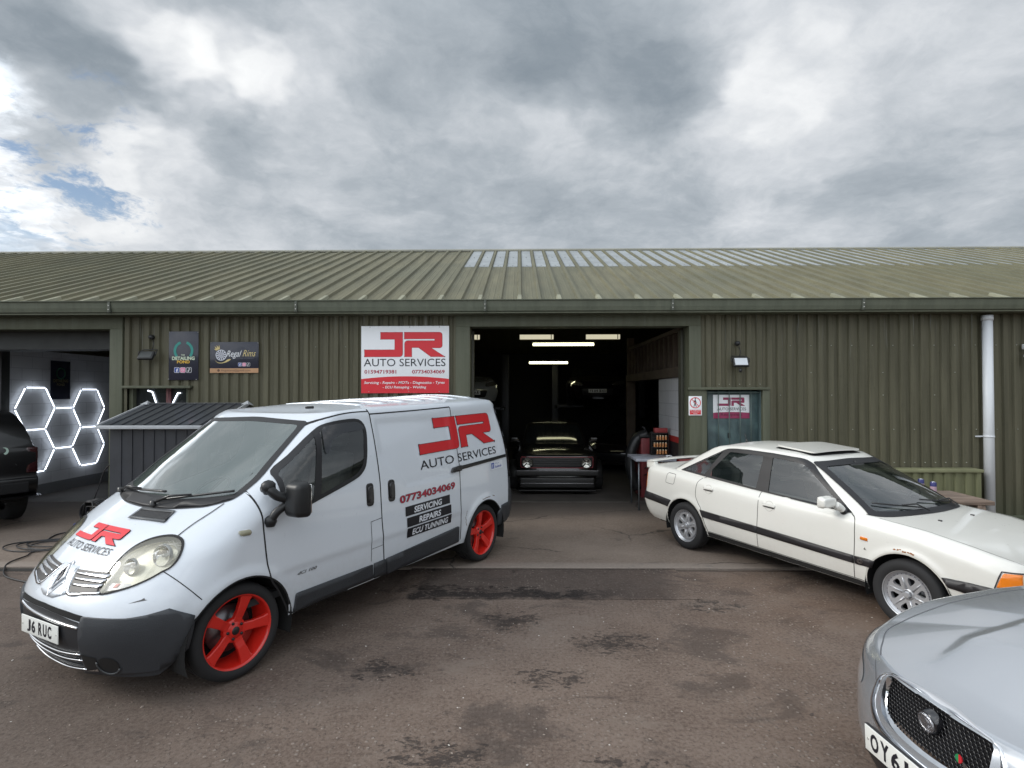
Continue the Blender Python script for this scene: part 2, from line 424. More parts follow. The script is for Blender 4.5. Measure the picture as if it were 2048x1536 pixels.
    crack = G.vor(G.vmath('ADD', pos, G.vmath('SCALE', G.noise(pos, 2, 4, .6, col=True), scale=.5)), .45, 'DISTANCE_TO_EDGE')
    base = G.mix(G.math('MULTIPLY', G.mr(crack, .008, .002, 0, .35), G.mr(big, .5, .6)), base, (.04, .03, .026))
    G.put(b.inputs['Base Color'], base)
    G.put(b.inputs['Roughness'], G.math('SUBTRACT', .92, G.math('MULTIPLY', damp, .34)))
    b.inputs['Specular IOR Level'].default_value = .35
    h = G.math('ADD', G.math('MULTIPLY', fine, .5), G.math('MULTIPLY', G.math('MULTIPLY', st, 1.0), .5))
    h = G.math('ADD', h, G.math('MULTIPLY', mid, 1.6)); h = G.math('SUBTRACT', h, G.math('MULTIPLY', damp, .25))
    bn = G.n('ShaderNodeBump'); bn.inputs['Strength'].default_value = .75; bn.inputs['Distance'].default_value = .012
    G.put(bn.inputs['Height'], h); G.put(b.inputs['Normal'], bn.outputs[0])
M_ground = mat('worn_tarmac', fn=ground_fn)
def conc_fn(G, b, oc):
    pos = G.n('ShaderNodeNewGeometry').outputs['Position']; X, Y, Z = G.sep(pos)
    a = G.noise(pos, .8, 7, .65); f = G.noise(pos, 30, 6, .7); s_ = G.noise(G.vmath('MULTIPLY', pos, (1, 2.2, 1)), 1.9, 8, .7, .4)
    base = G.ramp(a, [(.3, (.115, .088, .070)), (.5, (.165, .128, .102)), (.68, (.205, .163, .132))])
    base = G.mix(G.mr(f, .4, .7, 0, .5), base, (.26, .215, .175))
    base = G.mix(G.mr(s_, .58, .66, 0, .5), base, (.07, .058, .05))
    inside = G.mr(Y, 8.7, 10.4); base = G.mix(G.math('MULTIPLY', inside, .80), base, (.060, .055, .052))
    edge = G.math('MULTIPLY', G.mr(Y, 6.62, 6.50), .35); base = G.mix(edge, base, (.30, .265, .235))
    wl = G.vmath('ADD', pos, G.vmath('SCALE', G.noise(pos, 3, 5, .6, col=True), scale=.25))
    cr = G.vor(wl, .55, 'DISTANCE_TO_EDGE'); base = G.mix(G.math('MULTIPLY', G.mr(cr, .010, .003, 0, .7), G.mr(G.noise(pos, .55, 2, .5), .46, .56)), base, (.035, .03, .027))
    G.put(b.inputs['Base Color'], base); b.inputs['Roughness'].default_value = .86
    bn = G.n('ShaderNodeBump'); bn.inputs['Strength'].default_value = .5; bn.inputs['Distance'].default_value = .006
    G.put(bn.inputs['Height'], G.math('ADD', f, G.math('MULTIPLY', a, 2))); G.put(b.inputs['Normal'], bn.outputs[0])
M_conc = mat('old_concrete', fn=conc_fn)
mb = MB(); mb.add([(-400, -400, 0), (400, -400, 0), (400, 400, 0), (-400, 400, 0)], [(0, 1, 2, 3)])
tag(mb.build('ground', M_ground), kind='structure')
AP = .030
mb = MB()
# slab front edge runs slightly ragged, joints cut across it
n = 120; fr = [(-14 + 28 * i / n, 6.40 + rng.uniform(-.012, .012)) for i in range(n + 1)]
vs = [(x, y, AP - .008) for x, y in fr] + [(x, y + .02, AP) for x, y in fr] + [(x, 10.18, AP) for x, y in fr] + [(x, y, -.05) for x, y in fr]
fs = []
for i in range(n):
    a = n + 1
    fs += [(i, i + 1, a + i + 1, a + i), (a + i, a + i + 1, 2 * a + i + 1, 2 * a + i), (3 * a + i, 3 * a + i + 1, i + 1, i)]
mb.add(vs, fs)
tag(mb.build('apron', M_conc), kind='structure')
mb = MB(); mb.box(-14, 14, 10.215, 26, -.05, AP + .002)
M_floor = mat('workshop_floor', (.085, .077, .070), .6, var=(1.2, .35), bump=(20, .15))
tag(mb.build('workshop_floor', M_floor), kind='structure')
mb = MB(); mb.box(-14, 14, 10.18, 10.215, -.05, AP - .002)
tag(mb.build('floor_joint', mat('joint', (.22, .2, .18), .9, var=(6, .5))), kind='structure')
# tarmac fillet laid against the slab
mb = MB(); A = []; B = []
for i in range(41):
    t = i / 40; x = -1.22 + 2.95 * t; A.append((x, 6.385, AP - .010)); B.append((x - .10 + .1 * t, 5.50, .004))
mb.add(A + B, [(i, i + 1, 42 + i, 41 + i) for i in range(40)])
tag(mb.build('ramp_patch', M_ground), kind='structure')
# dark strip added for the dark kerb face of the bay slab
mb = MB(); mb.box(-9.6, -4.3, 6.30, 6.392, -.02, .006); tag(mb.build('kerb_strip', mat('kerb_strip', (.02, .018, .016), .95)), kind='structure')
# loose stones worked out of the surface
def pebbles():
    mb = MB(); rg = random.Random(3)
    for i in range(1500):
        t = rg.random() ** .8; y = 1.9 + 4.3 * t; x = rg.uniform(-1.05, 1.0) * y
        s_ = rg.uniform(.003, .0085) * (1.35 if rg.random() < .05 else 1)
        bm = bmesh.new(); bmesh.ops.create_icosphere(bm, subdivisions=1, radius=s_)
        a = rg.random() * 6.3; sx, sy, sz = rg.uniform(.7, 1.5), rg.uniform(.6, 1), rg.uniform(.3, .55)
        for q in bm.verts:
            c = q.co * rg.uniform(.85, 1.15); q.co = Vector((c.x * sx * math.cos(a) - c.y * sy * math.sin(a) + x, c.x * sx * math.sin(a) + c.y * sy * math.cos(a) + y, c.z * sz + s_ * .12))
        mb.bm(bm, 0 if rg.random() < .55 else (1 if rg.random() < .8 else 2), False)
    return mb
o = pebbles().build('gravel', [mat('pebble_a', (.17, .13, .105), .9), mat('pebble_b', (.27, .225, .19), .9), mat('pebble_c', (.50, .47, .43), .85)], fixn=False)
tag(o, 'loose small stones scattered over the worn brown tarmac yard', 'gravel', kind='stuff')
# wooded rise on the far side of the yard, behind the viewer; seen in windows and paint
def hills():
    mb = MB(); vs = []; fs = []; n = 90
    for i in range(n + 1):
        a = R(185 + 170 * i / n); r = 75
        h = 7.5 + 2.4 * math.sin(i * .21) + 1.2 * math.sin(i * .83 + 1) + rng.uniform(-.5, .5)
        for (k, hh) in ((1, -.5), (1.08, h * .55), (1.2, h * .9), (1.5, h)): vs.append((math.cos(a) * r * k, math.sin(a) * r * k, hh))
    for i in range(n):
        for k in range(3): fs.append((i * 4 + k, (i + 1) * 4 + k, (i + 1) * 4 + k + 1, i * 4 + k + 1))
    mb.add(vs, fs, 0, True); return mb
tag(hills().build('hills', mat('far_woodland', (.045, .06, .035), .95, var=(.25, .5))), kind='structure')

# ================================================================== the industrial unit
def clad_fn(c1, c2, streak=.5, alg=None):
    def fn(G, b, oc):
        pos = G.n('ShaderNodeNewGeometry').outputs['Position']; X, Y, Z = G.sep(pos)
        a = G.noise(G.vmath('MULTIPLY', pos, (9, 9, .6)), 1.0, 6, .65); f = G.noise(pos, 14, 5, .65)
        base = G.mix(G.mr(a, .3, .72), c1, c2)
        base = G.mix(G.mr(f, .55, .8, 0, .35), base, tuple(q * .6 for q in c1))
        # pale run marks under the eave, grime at the foot
        st = G.math('MULTIPLY', G.mr(G.noise(G.vmath('MULTIPLY', pos, (26, 26, .9)), 1.0, 3, .6), .60, .72), G.mr(Z, 2.35, 3.1))
        base = G.mix(G.math('MULTIPLY', st, streak), base, (.26, .27, .25))
        base = G.mix(G.mr(Z, .7, .05, 0, .45), base, (.05, .06, .035))
        G.put(b.inputs['Base Color'], base); b.inputs['Roughness'].default_value = .55
        b.inputs['Specular IOR Level'].default_value = .35
        bn = G.n('ShaderNodeBump'); bn.inputs['Strength'].default_value = .12; bn.inputs['Distance'].default_value = .004; G.put(bn.inputs['Height'], f); G.put(b.inputs['Normal'], bn.outputs[0])
    return fn
M_clad = mat('olive_cladding', fn=clad_fn((.078, .074, .046), (.122, .115, .074), .55))
M_flash = mat('olive_flashing', fn=clad_fn((.085, .092, .060), (.115, .122, .084), .1))
M_gut = mat('gutter_green', fn=clad_fn((.105, .118, .086), (.138, .150, .112), .0))
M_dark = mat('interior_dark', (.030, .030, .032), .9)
M_void = mat('black_void', (.006, .006, .007), 1.0)
M_screw = mat('screw_cap', (.26, .27, .22), .6)
unit = thing('industrial_unit', 'long low olive green corrugated steel workshop unit with a wide open vehicle door', 'workshop', (0, 8.85, 0))
def U(mb, name, m, parent=unit, auto=None):
    o = mb.build(name, m, None, auto=auto); o.parent = parent; o.matrix_parent_inverse = Matrix.Translation((0, -8.85, 0)); return o
PIT = .1575
def corr(mb, x0, x1, z0, z1, y=8.85, d=.032):
    """trapezoidal box-profile sheet"""
    xs = []; k = math.floor(x0 / PIT) - 1
    pr = [(0, 0), (.30, 0), (.42, -1), (.88, -1)]
    while k * PIT < x1 + PIT:
        for a, h in pr: xs.append(((k + a) * PIT, h))
        k += 1
    pts = []
    for i in range(len(xs) - 1):
        (a, ha), (b, hb) = xs[i], xs[i + 1]
        if b <= x0 or a >= x1: continue
        if a < x0: ha = ha + (hb - ha) * (x0 - a) / (b - a); a = x0
        if not pts: pts.append((a, ha))
        if b > x1: hb = ha + (hb - ha) * (x1 - a) / (b - a); b = x1
        pts.append((b, hb))
    zs = [z0, z1]; vs = [(x, y + h * d, z) for z in zs for x, h in pts]; n = len(pts)
    mb.add(vs, [(i, i + 1, n + i + 1, n + i) for i in range(n - 1)])
TOP = 3.24
mb = MB()
corr(mb, -6.27, -6.19, .06, TOP); corr(mb, -6.19, -5.22, 2.10, TOP); corr(mb, -6.19, -5.22, .06, 1.20); corr(mb, -5.22, -.98, .06, TOP)
corr(mb, 2.81, 3.86, 2.06, TOP); corr(mb, 3.86, 22, .08, TOP)
U(mb, 'wall', M_clad)
# screw heads along the rails
_sm = []
def screws(x0, x1, z, every=2):
    k = math.ceil(x0 / PIT)
    while k * PIT + .65 * PIT < x1:
        if k % every == 0:
            x = (k + .65) * PIT
            if not _sm: mb = MB(); mb.lathe([(0.0001, -.012), (.007, -.010), (.009, 0)], 6, 'y', (0, 0, 0)); o = U(mb, 'screw', M_screw); _sm.append(o)
            else: o = _sm[0].copy(); COL.objects.link(o)
            o.location = (x, 8.818, z)
        k += 1
for z in (2.72, 1.42): screws(-5.2, -1.0, z, 3); screws(3.9, 8, z, 2)
screws(2.85, 3.85, 2.12, 1); screws(4.6, 6.9, .91, 1); screws(3.9, 8, 1.95, 5); screws(3.9, 8, 2.3, 7)
# flashings round the openings
def flash(parts, name='flashing', m=None):
    mb = MB()
    for (x0, x1, z0, z1, y0, y1) in parts: mb.bbox(x0, x1, y0, y1, z0, z1, .004)
    U(mb, name, m or M_flash)
flash([(-1.00, -.78, AP, 3.03, 8.80, 9.12)], 'door_jamb'); flash([(2.63, 2.815, AP, 3.03, 8.80, 9.12)], 'door_jamb')
flash([(-1.00, 2.815, 3.03, 3.235, 8.802, 9.12)], 'door_lintel')
flash([(-6.46, -6.26, AP, 3.01, 8.80, 9.12)], 'bay_jamb'); flash([(-14.6, -6.26, 3.01, 3.235, 8.802, 9.12)], 'bay_lintel'); flash([(-14.8, -14.6, AP, 3.235, 8.80, 9.12)], 'bay_jamb')
flash([(-6.24, -5.16, 2.075, 2.115, 8.765, 8.87)], 'window_flashing')
flash([(2.60, 3.86, 2.035, 2.075, 8.77, 8.87)], 'porch_flashing'); flash([(3.755, 3.865, AP, 2.035, 8.79, 8.87)], 'porch_jamb')
flash([(3.0, 22, .03, .10, 8.79, 8.86)], 'foot_flashing')
flash([(2.815, 2.90, AP, 2.035, 8.808, 8.87)], 'porch_jamb')
# steel jambs behind the flashing seen in the reveal
flash([(2.595, 2.63, AP, 3.0, 9.12, 9.30)], 'door_guide', mat('guide_steel', (.06, .06, .045), .6)); flash([(-.78, -.745, AP, 3.0, 9.12, 9.26)], 'door_guide', mat('guide_steel'))
# roof
EY, EZ, RY, RZ = 8.58, 3.375, 14.72, 5.70
SL = (RZ - EZ) / (RY - EY)
def roof_fn(G, b, oc):
    pos = G.n('ShaderNodeNewGeometry').outputs['Position']; X, Y, Z = G.sep(pos)
    a = G.noise(G.vmath('MULTIPLY', pos, (7, .8, .8)), 1.0, 6, .65); f = G.noise(pos, 9, 6, .7); l = G.noise(pos, .5, 4, .6)
    base = G.mix(G.mr(a, .3, .7), (.108, .101, .058), (.156, .147, .088)); base = G.mix(G.mr(l, .4, .65, 0, .4), base, (.088, .096, .064))
    base = G.mix(G.mr(f, .60, .78, 0, .5), base, (.065, .064, .045)); base = G.mix(G.mr(f, .30, .22, 0, .4), base, (.20, .196, .145))
    G.put(b.inputs['Base Color'], base); b.inputs['Roughness'].default_value = .6; b.inputs['Specular IOR Level'].default_value = .4
M_roof = mat('weathered_roof_sheet', fn=roof_fn)
RP = .307
def roofsheet(mb, x0, x1, t0, t1, lift=0.0, dz=.0):
    pr = [(-.13, 0), (-.07, 1), (.07, 1), (.13, 0), (.30, 0), (.33, .10), (.37, .10), (.40, 0), (.60, 0), (.63, .10), (.67, .10), (.70, 0)]
    pts = []; k0 = round(x0 / RP); k1 = round(x1 / RP)
    for k in range(k0, k1):
        for a, h in pr: pts.append(((k + a) * RP, h * .038))
    n = len(pts); vs = []
    for t in (t0, t1):
        y = EY + (RY - EY) * t; z = EZ + (RZ - EZ) * t
        for x, h in pts: vs.append((x, y - h * .35, z + h + lift))
    mb.add(vs, [(i, i + 1, n + i + 1, n + i) for i in range(n - 1)])
mb = MB(); roofsheet(mb, -32, 32, 0, 1)
mb.add([(-32, RY, RZ), (32, RY, RZ), (32, 21.5, 3.2), (-32, 21.5, 3.2)], [(0, 1, 2, 3)])
U(mb, 'roof', M_roof)
# lifted lap ends at the eave, every other rib
for k in range(-36, 37, 2):
    mb = MB(); x = k * RP; t1 = .055
    for (a, b_, hh) in ((-.085, .085, .046),):
        y1, z1 = EY + (RY - EY) * t1, EZ + (RZ - EZ) * t1
        mb.add([(x + a * RP, EY - .03, EZ + hh - .01), (x + b_ * RP, EY - .03, EZ + hh - .01), (x + b_ * RP, y1, z1 + hh), (x + a * RP, y1, z1 + hh),
                (x + a * 1.6 * RP, EY - .03, EZ - .005), (x + b_ * 1.6 * RP, EY - .03, EZ - .005), (x + b_ * 1.6 * RP, y1, z1), (x + a * 1.6 * RP, y1, z1)],
               [(0, 1, 2, 3), (4, 0, 3, 7), (1, 5, 6, 2), (4, 5, 1, 0), (3, 2, 6, 7)])
    U(mb, 'rib_cap', mat('lap_end', (.235, .235, .165), .6, var=(3, .25)))
# translucent panels near the ridge
M_rl = mat('rooflight_sheet', (.28, .305, .315), .45, var=(2.2, .22))
tl = (12.02 - EY) / (RY - EY)
for k in range(-4, 46):
    mb = MB(); x0, x1 = (k + .15) * RP, (k + .85) * RP; t1 = .985
    y0, y1 = EY + (RY - EY) * tl, EY + (RY - EY) * t1; z0, z1 = EZ + (RZ - EZ) * tl + .012, EZ + (RZ - EZ) * t1 + .012
    mb.add([(x0, y0, z0), (x1, y0, z0), (x1, y1, z1), (x0, y1, z1), (x0, y0, z0 - .014), (x1, y0, z0 - .014)], [(0, 1, 2, 3), (4, 5, 1, 0)])
    for q in (0.02, .5): mb.lathe([(.0001, .012), (.012, .008), (.014, 0)], 6, 'z', ((x0 + x1) / 2, y0 + (y1 - y0) * q + .05, z0 + (z1 - z0) * q + .02))
    U(mb, 'rooflight', M_rl)
mb = MB()
mb.add([(-32, RY - .16, RZ - .045), (32, RY - .16, RZ - .045), (32, RY, RZ + .055), (-32, RY, RZ + .055), (32, RY + .2, RZ), (-32, RY + .2, RZ), (-32, RY - .16, RZ - .010), (32, RY - .16, RZ - .010)],
       [(6, 7, 2, 3), (3, 2, 4, 5), (0, 1, 7, 6)])
U(mb, 'ridge_cap', mat('ridge_capping', (.22, .22, .18), .6, var=(1.5, .2)))
# gutter
mb = MB(); pf = [(8.76, 3.23), (8.56, 3.225), (8.535, 3.24), (8.515, 3.30), (8.50, 3.385), (8.475, 3.395), (8.475, 3.405), (8.52, 3.402), (8.535, 3.30), (8.58, 3.25)]
n = len(pf); vs = [(x, y, z) for x in (-32, 32) for y, z in pf]
mb.add(vs, [(i, (i + 1) % n, n + (i + 1) % n, n + i) for i in range(n)])
U(mb, 'gutter', M_gut, auto=25)
mb = MB(); mb.box(-32, 32, 8.55, 8.84, 3.205, 3.222); U(mb, 'soffit', M_flash)
for x in (-9.1, -6.26, -3.40, -.53, 2.29, 5.13, 7.95):
    mb = MB(); mb.bbox(x - .012, x + .028, 8.483, 8.53, 3.228, 3.40, .004)
    for z in (3.27, 3.33): mb.lathe([(.0001, -.010), (.009, -.007), (.010, 0)], 8, 'y', (x + .008, 8.484, z), 1)
    U(mb, 'gutter_joint', [mat('joint_dark', (.085, .095, .075), .6), mat('zinc_bolt', (.55, .55, .52), .35, .7)])
# shell: back and ends, dark inside
def block_fn(G, b, oc):
    pos = G.n('ShaderNodeNewGeometry').outputs['Position']; X, Y, Z = G.sep(pos)
    br = G.n('ShaderNodeTexBrick'); G.put(br.inputs['Vector'], G.comb(G.math('ADD', X, Y), Z, 0)); br.inputs['Scale'].default_value = 1
    br.inputs['Brick Width'].default_value = .45; br.inputs['Row Height'].default_value = .225; br.inputs['Mortar Size'].default_value = .006
    br.inputs['Mortar Smooth'].default_value = .4
    br.inputs['Color1'].default_value = (.62, .63, .65, 1); br.inputs['Color2'].default_value = (.58, .59, .61, 1); br.inputs['Mortar'].default_value = (.42, .43, .45, 1)
    G.put(b.inputs['Base Color'], br.outputs['Color']); b.inputs['Roughness'].default_value = .6
    bn = G.n('ShaderNodeBump'); bn.inputs['Strength'].default_value = .4; bn.inputs['Distance'].default_value = .006; bn.invert = True
    G.put(bn.inputs['Height'], br.outputs['Fac']); G.put(b.inputs['Normal'], bn.outputs[0])
M_block = mat('white_painted_blockwork', fn=block_fn)
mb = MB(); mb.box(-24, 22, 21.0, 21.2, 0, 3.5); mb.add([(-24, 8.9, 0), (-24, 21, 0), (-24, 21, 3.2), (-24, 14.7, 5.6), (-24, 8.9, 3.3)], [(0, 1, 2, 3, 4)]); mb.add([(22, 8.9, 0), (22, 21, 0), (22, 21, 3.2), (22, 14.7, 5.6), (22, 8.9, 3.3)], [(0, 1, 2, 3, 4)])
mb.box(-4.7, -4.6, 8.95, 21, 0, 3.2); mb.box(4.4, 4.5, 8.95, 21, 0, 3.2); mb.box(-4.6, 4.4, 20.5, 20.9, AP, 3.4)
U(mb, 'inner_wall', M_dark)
mb = MB(); mb.box(-9.42, -9.30, 10.15, 15.5, .24, 2.82); mb.box(-9.3, -5.9, 15.4, 15.5, .24, 3.2)
U(mb, 'block_wall', M_block)
mb = MB(); mb.box(-9.42, -9.290, 10.15, 15.5, AP, .24); mb.box(-9.29, -5.9, 15.385, 15.5, AP, .24); U(mb, 'skirting_band', mat('grey_paint', (.20, .205, .215), .6))
mb = MB(); mb.box(-9.42, -9.28, 9.98, 10.149, AP, 3.2); mb.box(-14.5, -6.3, 9.14, 9.55, 2.72, 3.2)
U(mb, 'shutter_housing', mat('shutter_dark', (.03, .032, .03), .6, var=(3, .3)))
mb = MB(); mb.box(-6.26, -6.2, 9.12, 15.4, AP, 3.2); mb.box(-14.6, -6.2, 9.12, 15.5, 3.2, 3.26); U(mb, 'bay_ceiling', mat('bay_grey', (.30, .31, .32), .8))
# window opening of the bay with bars of light showing through
mb = MB(); mb.box(-6.19, -5.22, 8.95, 8.98, 1.2, 2.08); U(mb, 'window_pane', mat('dark_pane', (.02, .022, .024), .06, coat=.5))
for (a, b, m_) in ((-6.19, -6.13, M_flash), (-5.28, -5.22, M_flash), (-5.60, -5.57, mat('reddish_post', (.16, .06, .06), .6))): mb = MB(); mb.box(a, b, 8.87, 8.95, 1.2, 2.075); U(mb, 'window_post', m_)
# right-hand lined wall inside the big door
mb = MB(); mb.box(2.66, 2.78, 9.30, 10.86, 1.245, 2.25); U(mb, 'lining_wall', M_block)
mb = MB(); mb.box(2.655, 2.78, 9.30, 10.86, 1.145, 1.2435); U(mb, 'red_stripe', mat('red_paint', (.42, .03, .03), .5))
mb = MB(); mb.box(2.652, 2.78, 9.30, 10.86, AP, 1.1435); U(mb, 'black_dado', mat('black_paint', (.02, .02, .022), .5))
mb = MB(); mb.box(2.60, 2.80, 9.30, 13.9, 2.255, 2.42)
for i in range(14): y = 9.45 + i * .33; mb.box(2.66, 2.72, y, y + .10, 2.42, 3.0)
mb.box(2.62, 2.76, 9.30, 13.9, 3.0, 3.07); mb.box(2.60, 2.80, 13.75, 13.9, AP, 2.25); mb.box(2.6, 2.75, 13.6, 13.75, 2.42, 3.3)
U(mb, 'mezzanine_rail', mat('brown_timber', (.10, .075, .055), .8, var=(3, .3)))
# reception door with its bars and the lock
def teal_fn(G, b, oc):
    pos = G.n('ShaderNodeNewGeometry').outputs['Position']
    a = G.noise(G.vmath('MULTIPLY', pos, (1, 1, .7)), 2.6, 6, .65, .5)
    G.put(b.inputs['Base Color'], G.ramp(a, [(.3, (.028, .045, .048)), (.5, (.05, .085, .088)), (.66, (.085, .14, .14))])); b.inputs['Roughness'].default_value = .4
M_teal = mat('teal_door_paint', fn=teal_fn)
mb = MB(); mb.bbox(2.93, 3.74, 8.93, 8.97, AP, 2.02, .004); d = U(mb, 'reception_door', M_teal)
mb = MB(); mb.box(2.815, 2.93, 8.90, 8.97, AP, 2.03); mb.box(3.74, 3.76, 8.86, 8.97, AP, 2.03); U(mb, 'door_frame', mat('teal_frame', (.09, .135, .14), .5, var=(5, .2)))
mb = MB(); M_bar = mat('bar_green', (.085, .12, .11), .5)
for i in range(5): x = 2.93 + i * .169; mb.tube([(x, 8.872, 1.02), (x, 8.872, 2.03)], .0085, 8)
mb.box(2.83, 3.75, 8.862, 8.880, 1.985, 1.998); U(mb, 'security_bars', M_bar)
mb = MB(); mb.bbox(2.85, 3.03, 8.85, 8.88, .985, 1.01, .004); mb.bbox(3.40, 3.425, 8.87, 8.93, 1.05, 1.14, .004); mb.tube([(3.41, 8.88, 1.10), (3.36, 8.875, 1.10)], .006)
U(mb, 'door_handle', mat('zinc', (.55, .56, .55), .35, .8))
mb = MB(); mb.bbox(3.26, 3.30, 8.915, 8.93, 1.28, 1.36, .006); U(mb, 'letter_slot', mat('black_plastic', (.012, .012, .014), .45))
# downpipe
mb = MB(); mb.tube([(7.16, 8.74, .10), (7.16, 8.74, 3.17)], .068, 20); mb.tube([(7.16, 8.74, 3.09), (7.16, 8.74, 3.165)], .077, 20); mb.tube([(7.16, 8.74, 1.30), (7.16, 8.74, 1.33)], .073, 20); mb.box(7.0, 7.16, 8.78, 8.80, 1.305, 1.325)
M_pipe = mat('white_upvc', (.64, .67, .70), .35, var=(2, .05))
U(mb, 'downpipe', M_pipe)
# ================================================================== signs on the wall
M_white = mat('sign_white', (.84, .86, .88), .35); M_red = mat('sign_red', (.66, .022, .035), .35); M_blk = mat('sign_black', (.012, .013, .02), .35)
M_navy = mat('sign_navy', (.016, .018, .034), .25, coat=.3); M_bolt = mat('fixing_cap', (.45, .45, .42), .4, .6)
FY = 8.812
def sign_pl(x0, z0, y): return lambda a, b: (x0 + a, y, z0 + b)
def board(name, label, cat, x0, x1, z0, z1, m, y=FY, th=.012, skew=0):
    t = thing(name, label, cat, ((x0 + x1) / 2, y, z0)); mb = MB(); cx = (x0 + x1) / 2
    mb.bbox(x0 - cx, x1 - cx, -th, 0, 0, z1 - z0, .002); mb.build('board', m, t); return t
def on(t, bm, x, z, name, m, d=.0145, w0=0):
    mb = MB(); flat(bm, lambda a, b: (x + a, -d, z + b), mb); return mb.build(name, m, t)
def bolts(t, pts):
    mb = MB()
    for x, z in pts: mb.lathe([(.0001, -.007), (.006, -.006), (.008, 0)], 8, 'y', (x, -.012, z))
    mb.build('fixings', M_bolt, t)
# main board
t = board('shop_sign', 'large white board with red emblem and red foot band beside the open door', 'sign', -2.482, -1.105, 1.992, 3.043, M_white)
W, Hh = 1.377, 1.051; s_ = W / 850.0
sx = lambda px: (px - 900) * s_ - W / 2
sz = lambda py: (905 - py) * (Hh / 650.0)
mb = MB(); arc = [(-W / 2 + .001, .001), (W / 2 - .001, .001)] + [(W / 2 - .001 - (W - .002) * i / 24, sz(768) + (sz(742) - sz(768)) * (1 - (2 * i / 24 - 1) ** 2)) for i in range(25)]
flat(poly_bm([arc]), lambda a, b: (a, -.0140, b), mb); mb.build('foot_band', M_red, t)
lw = (1710 - 932) * s_
on(t, logo_outline(lw, .0095), sx(932), sz(553), 'emblem_edge', M_blk, .0140); on(t, logo_bm(lw), sx(932), sz(553), 'emblem', M_red, .0155)
on(t, text_bm('AUTO SERVICES', width=(1716 - 926) * s_, height=(645 - 572) * s_), sx(926), sz(645), 'lettering', M_blk)
M_maroon = mat('sign_maroon', (.40, .02, .05), .4)
on(t, text_bm('01594719381', width=(1240 - 932) * s_, height=(716 - 680) * s_, weight=.02), sx(932), sz(716), 'phone_number', M_maroon)
on(t, text_bm('07734034069', width=(1708 - 1393) * s_, height=(716 - 680) * s_, weight=.02), sx(1393), sz(716), 'phone_number', M_maroon)
on(t, text_bm('Servicing - Repairs - MOTs - Diagnostics - Tyres', width=(1708 - 930) * s_, height=34 * s_, weight=.012, shear=.15), sx(930), sz(823), 'lettering', M_white, .0165)
on(t, text_bm('- ECU Remaping - Welding', width=(1530 - 1110) * s_, height=32 * s_, weight=.012, shear=.15), sx(1110), sz(866), 'lettering', M_white, .0165)
bolts(t, [(sx(q), sz(265)) for q in (985, 1370, 1658)] + [(sx(q), sz(888)) for q in (975, 1362, 1655)])
# social icons
M_fb = mat('icon_blue', (.03, .07, .32), .35); M_pink = mat('icon_pink', (.75, .22, .38), .35); M_ico = mat('icon_white', (.75, .76, .8), .4)
def icons(t, x0, z, w, gap, zoff=0):
    """three rounded squares: a letter f, a camera outline, a music note"""
    for i, m in enumerate((M_fb, M_pink, M_blk)):
        x = x0 + i * (w + gap); r = w * .22
        sq = lambda k: round_poly([(k, k, r), (w - k, k, r), (w - k, w - k, r), (k, w - k, r)])
        on(t, poly_bm([sq(0)]), x, z, 'icon_rim', M_ico, .0142); on(t, poly_bm([sq(w * .06)]), x, z, 'icon_field', m, .0152)
        if i == 0: bm = text_bm('f', height=w * .78, weight=.05); xf_bm(bm, w * .36, 0)
        elif i == 1:
            bm = loops_bm([(w * .5 + w * .24 * math.cos(a), w * .5 + w * .24 * math.sin(a)) for a in [k * .3927 for k in range(16)]], [[(w * .5 + w * .16 * math.cos(a), w * .5 + w * .16 * math.sin(a)) for a in [k * .3927 for k in range(16)]]])
        else:
            bm = poly_bm([round_poly([(w * .46, w * .3), (w * .56, w * .3), (w * .56, w * .66), (w * .74, w * .58), (w * .74, w * .68), (w * .56, w * .84), (w * .46, w * .84)]),
                          [(w * .40 + w * .15 * math.cos(a), w * .32 + w * .13 * math.sin(a)) for a in [k * .5236 for k in range(12)]]])
        on(t, bm, x, z, 'icon_glyph', M_ico, .0162)
# upright navy board
t = board('detailing_sign', 'upright dark navy board with a teal ring and green and yellow lettering on the cladding', 'sign', -5.520, -5.050, 2.205, 2.970, M_navy)
k = .47 / 570.0; dx_ = lambda px: (px - 470) * k; dz_ = lambda py: (1108 - py) * (.765 / 895)
M_tealr = mat('ring_teal', (.03, .28, .24), .4); M_lime = mat('letter_cream', (.62, .72, .55), .4); M_yel = mat('letter_yellow', (.75, .45, .05), .4); M_grn = mat('leaf_green', (.10, .42, .08), .4)
ring = lambda r, a0, a1, n=24: [(r * math.cos(R(a0 + (a1 - a0) * i / n)), r * math.sin(R(a0 + (a1 - a0) * i / n))) for i in range(n + 1)]
rr = 190 * k
on(t, poly_bm([ring(rr, -40, 70) + ring(rr * .74, 70, -40)]), 0, dz_(570), 'ring', M_tealr); on(t, poly_bm([ring(rr, 110, 220) + ring(rr * .74, 220, 110)]), 0, dz_(570), 'ring', M_tealr)
on(t, text_bm('THE', height=28 * k, weight=.02, align='CENTER'), dx_(425), dz_(662), 'lettering', M_lime, .0165)
on(t, text_bm('DETAILING', width=435 * k, height=68 * k, weight=.035), dx_(252), dz_(742), 'lettering', M_lime, .0165)
on(t, text_bm('POND', width=245 * k, height=58 * k, weight=.035), dx_(348), dz_(803), 'lettering', M_yel, .0165)
icons(t, dx_(293), dz_(975), 103 * k, 13 * k)
bolts(t, [(dx_(203), dz_(225)), (dx_(745), dz_(230)), (dx_(185), dz_(1092)), (dx_(718), dz_(1100))])
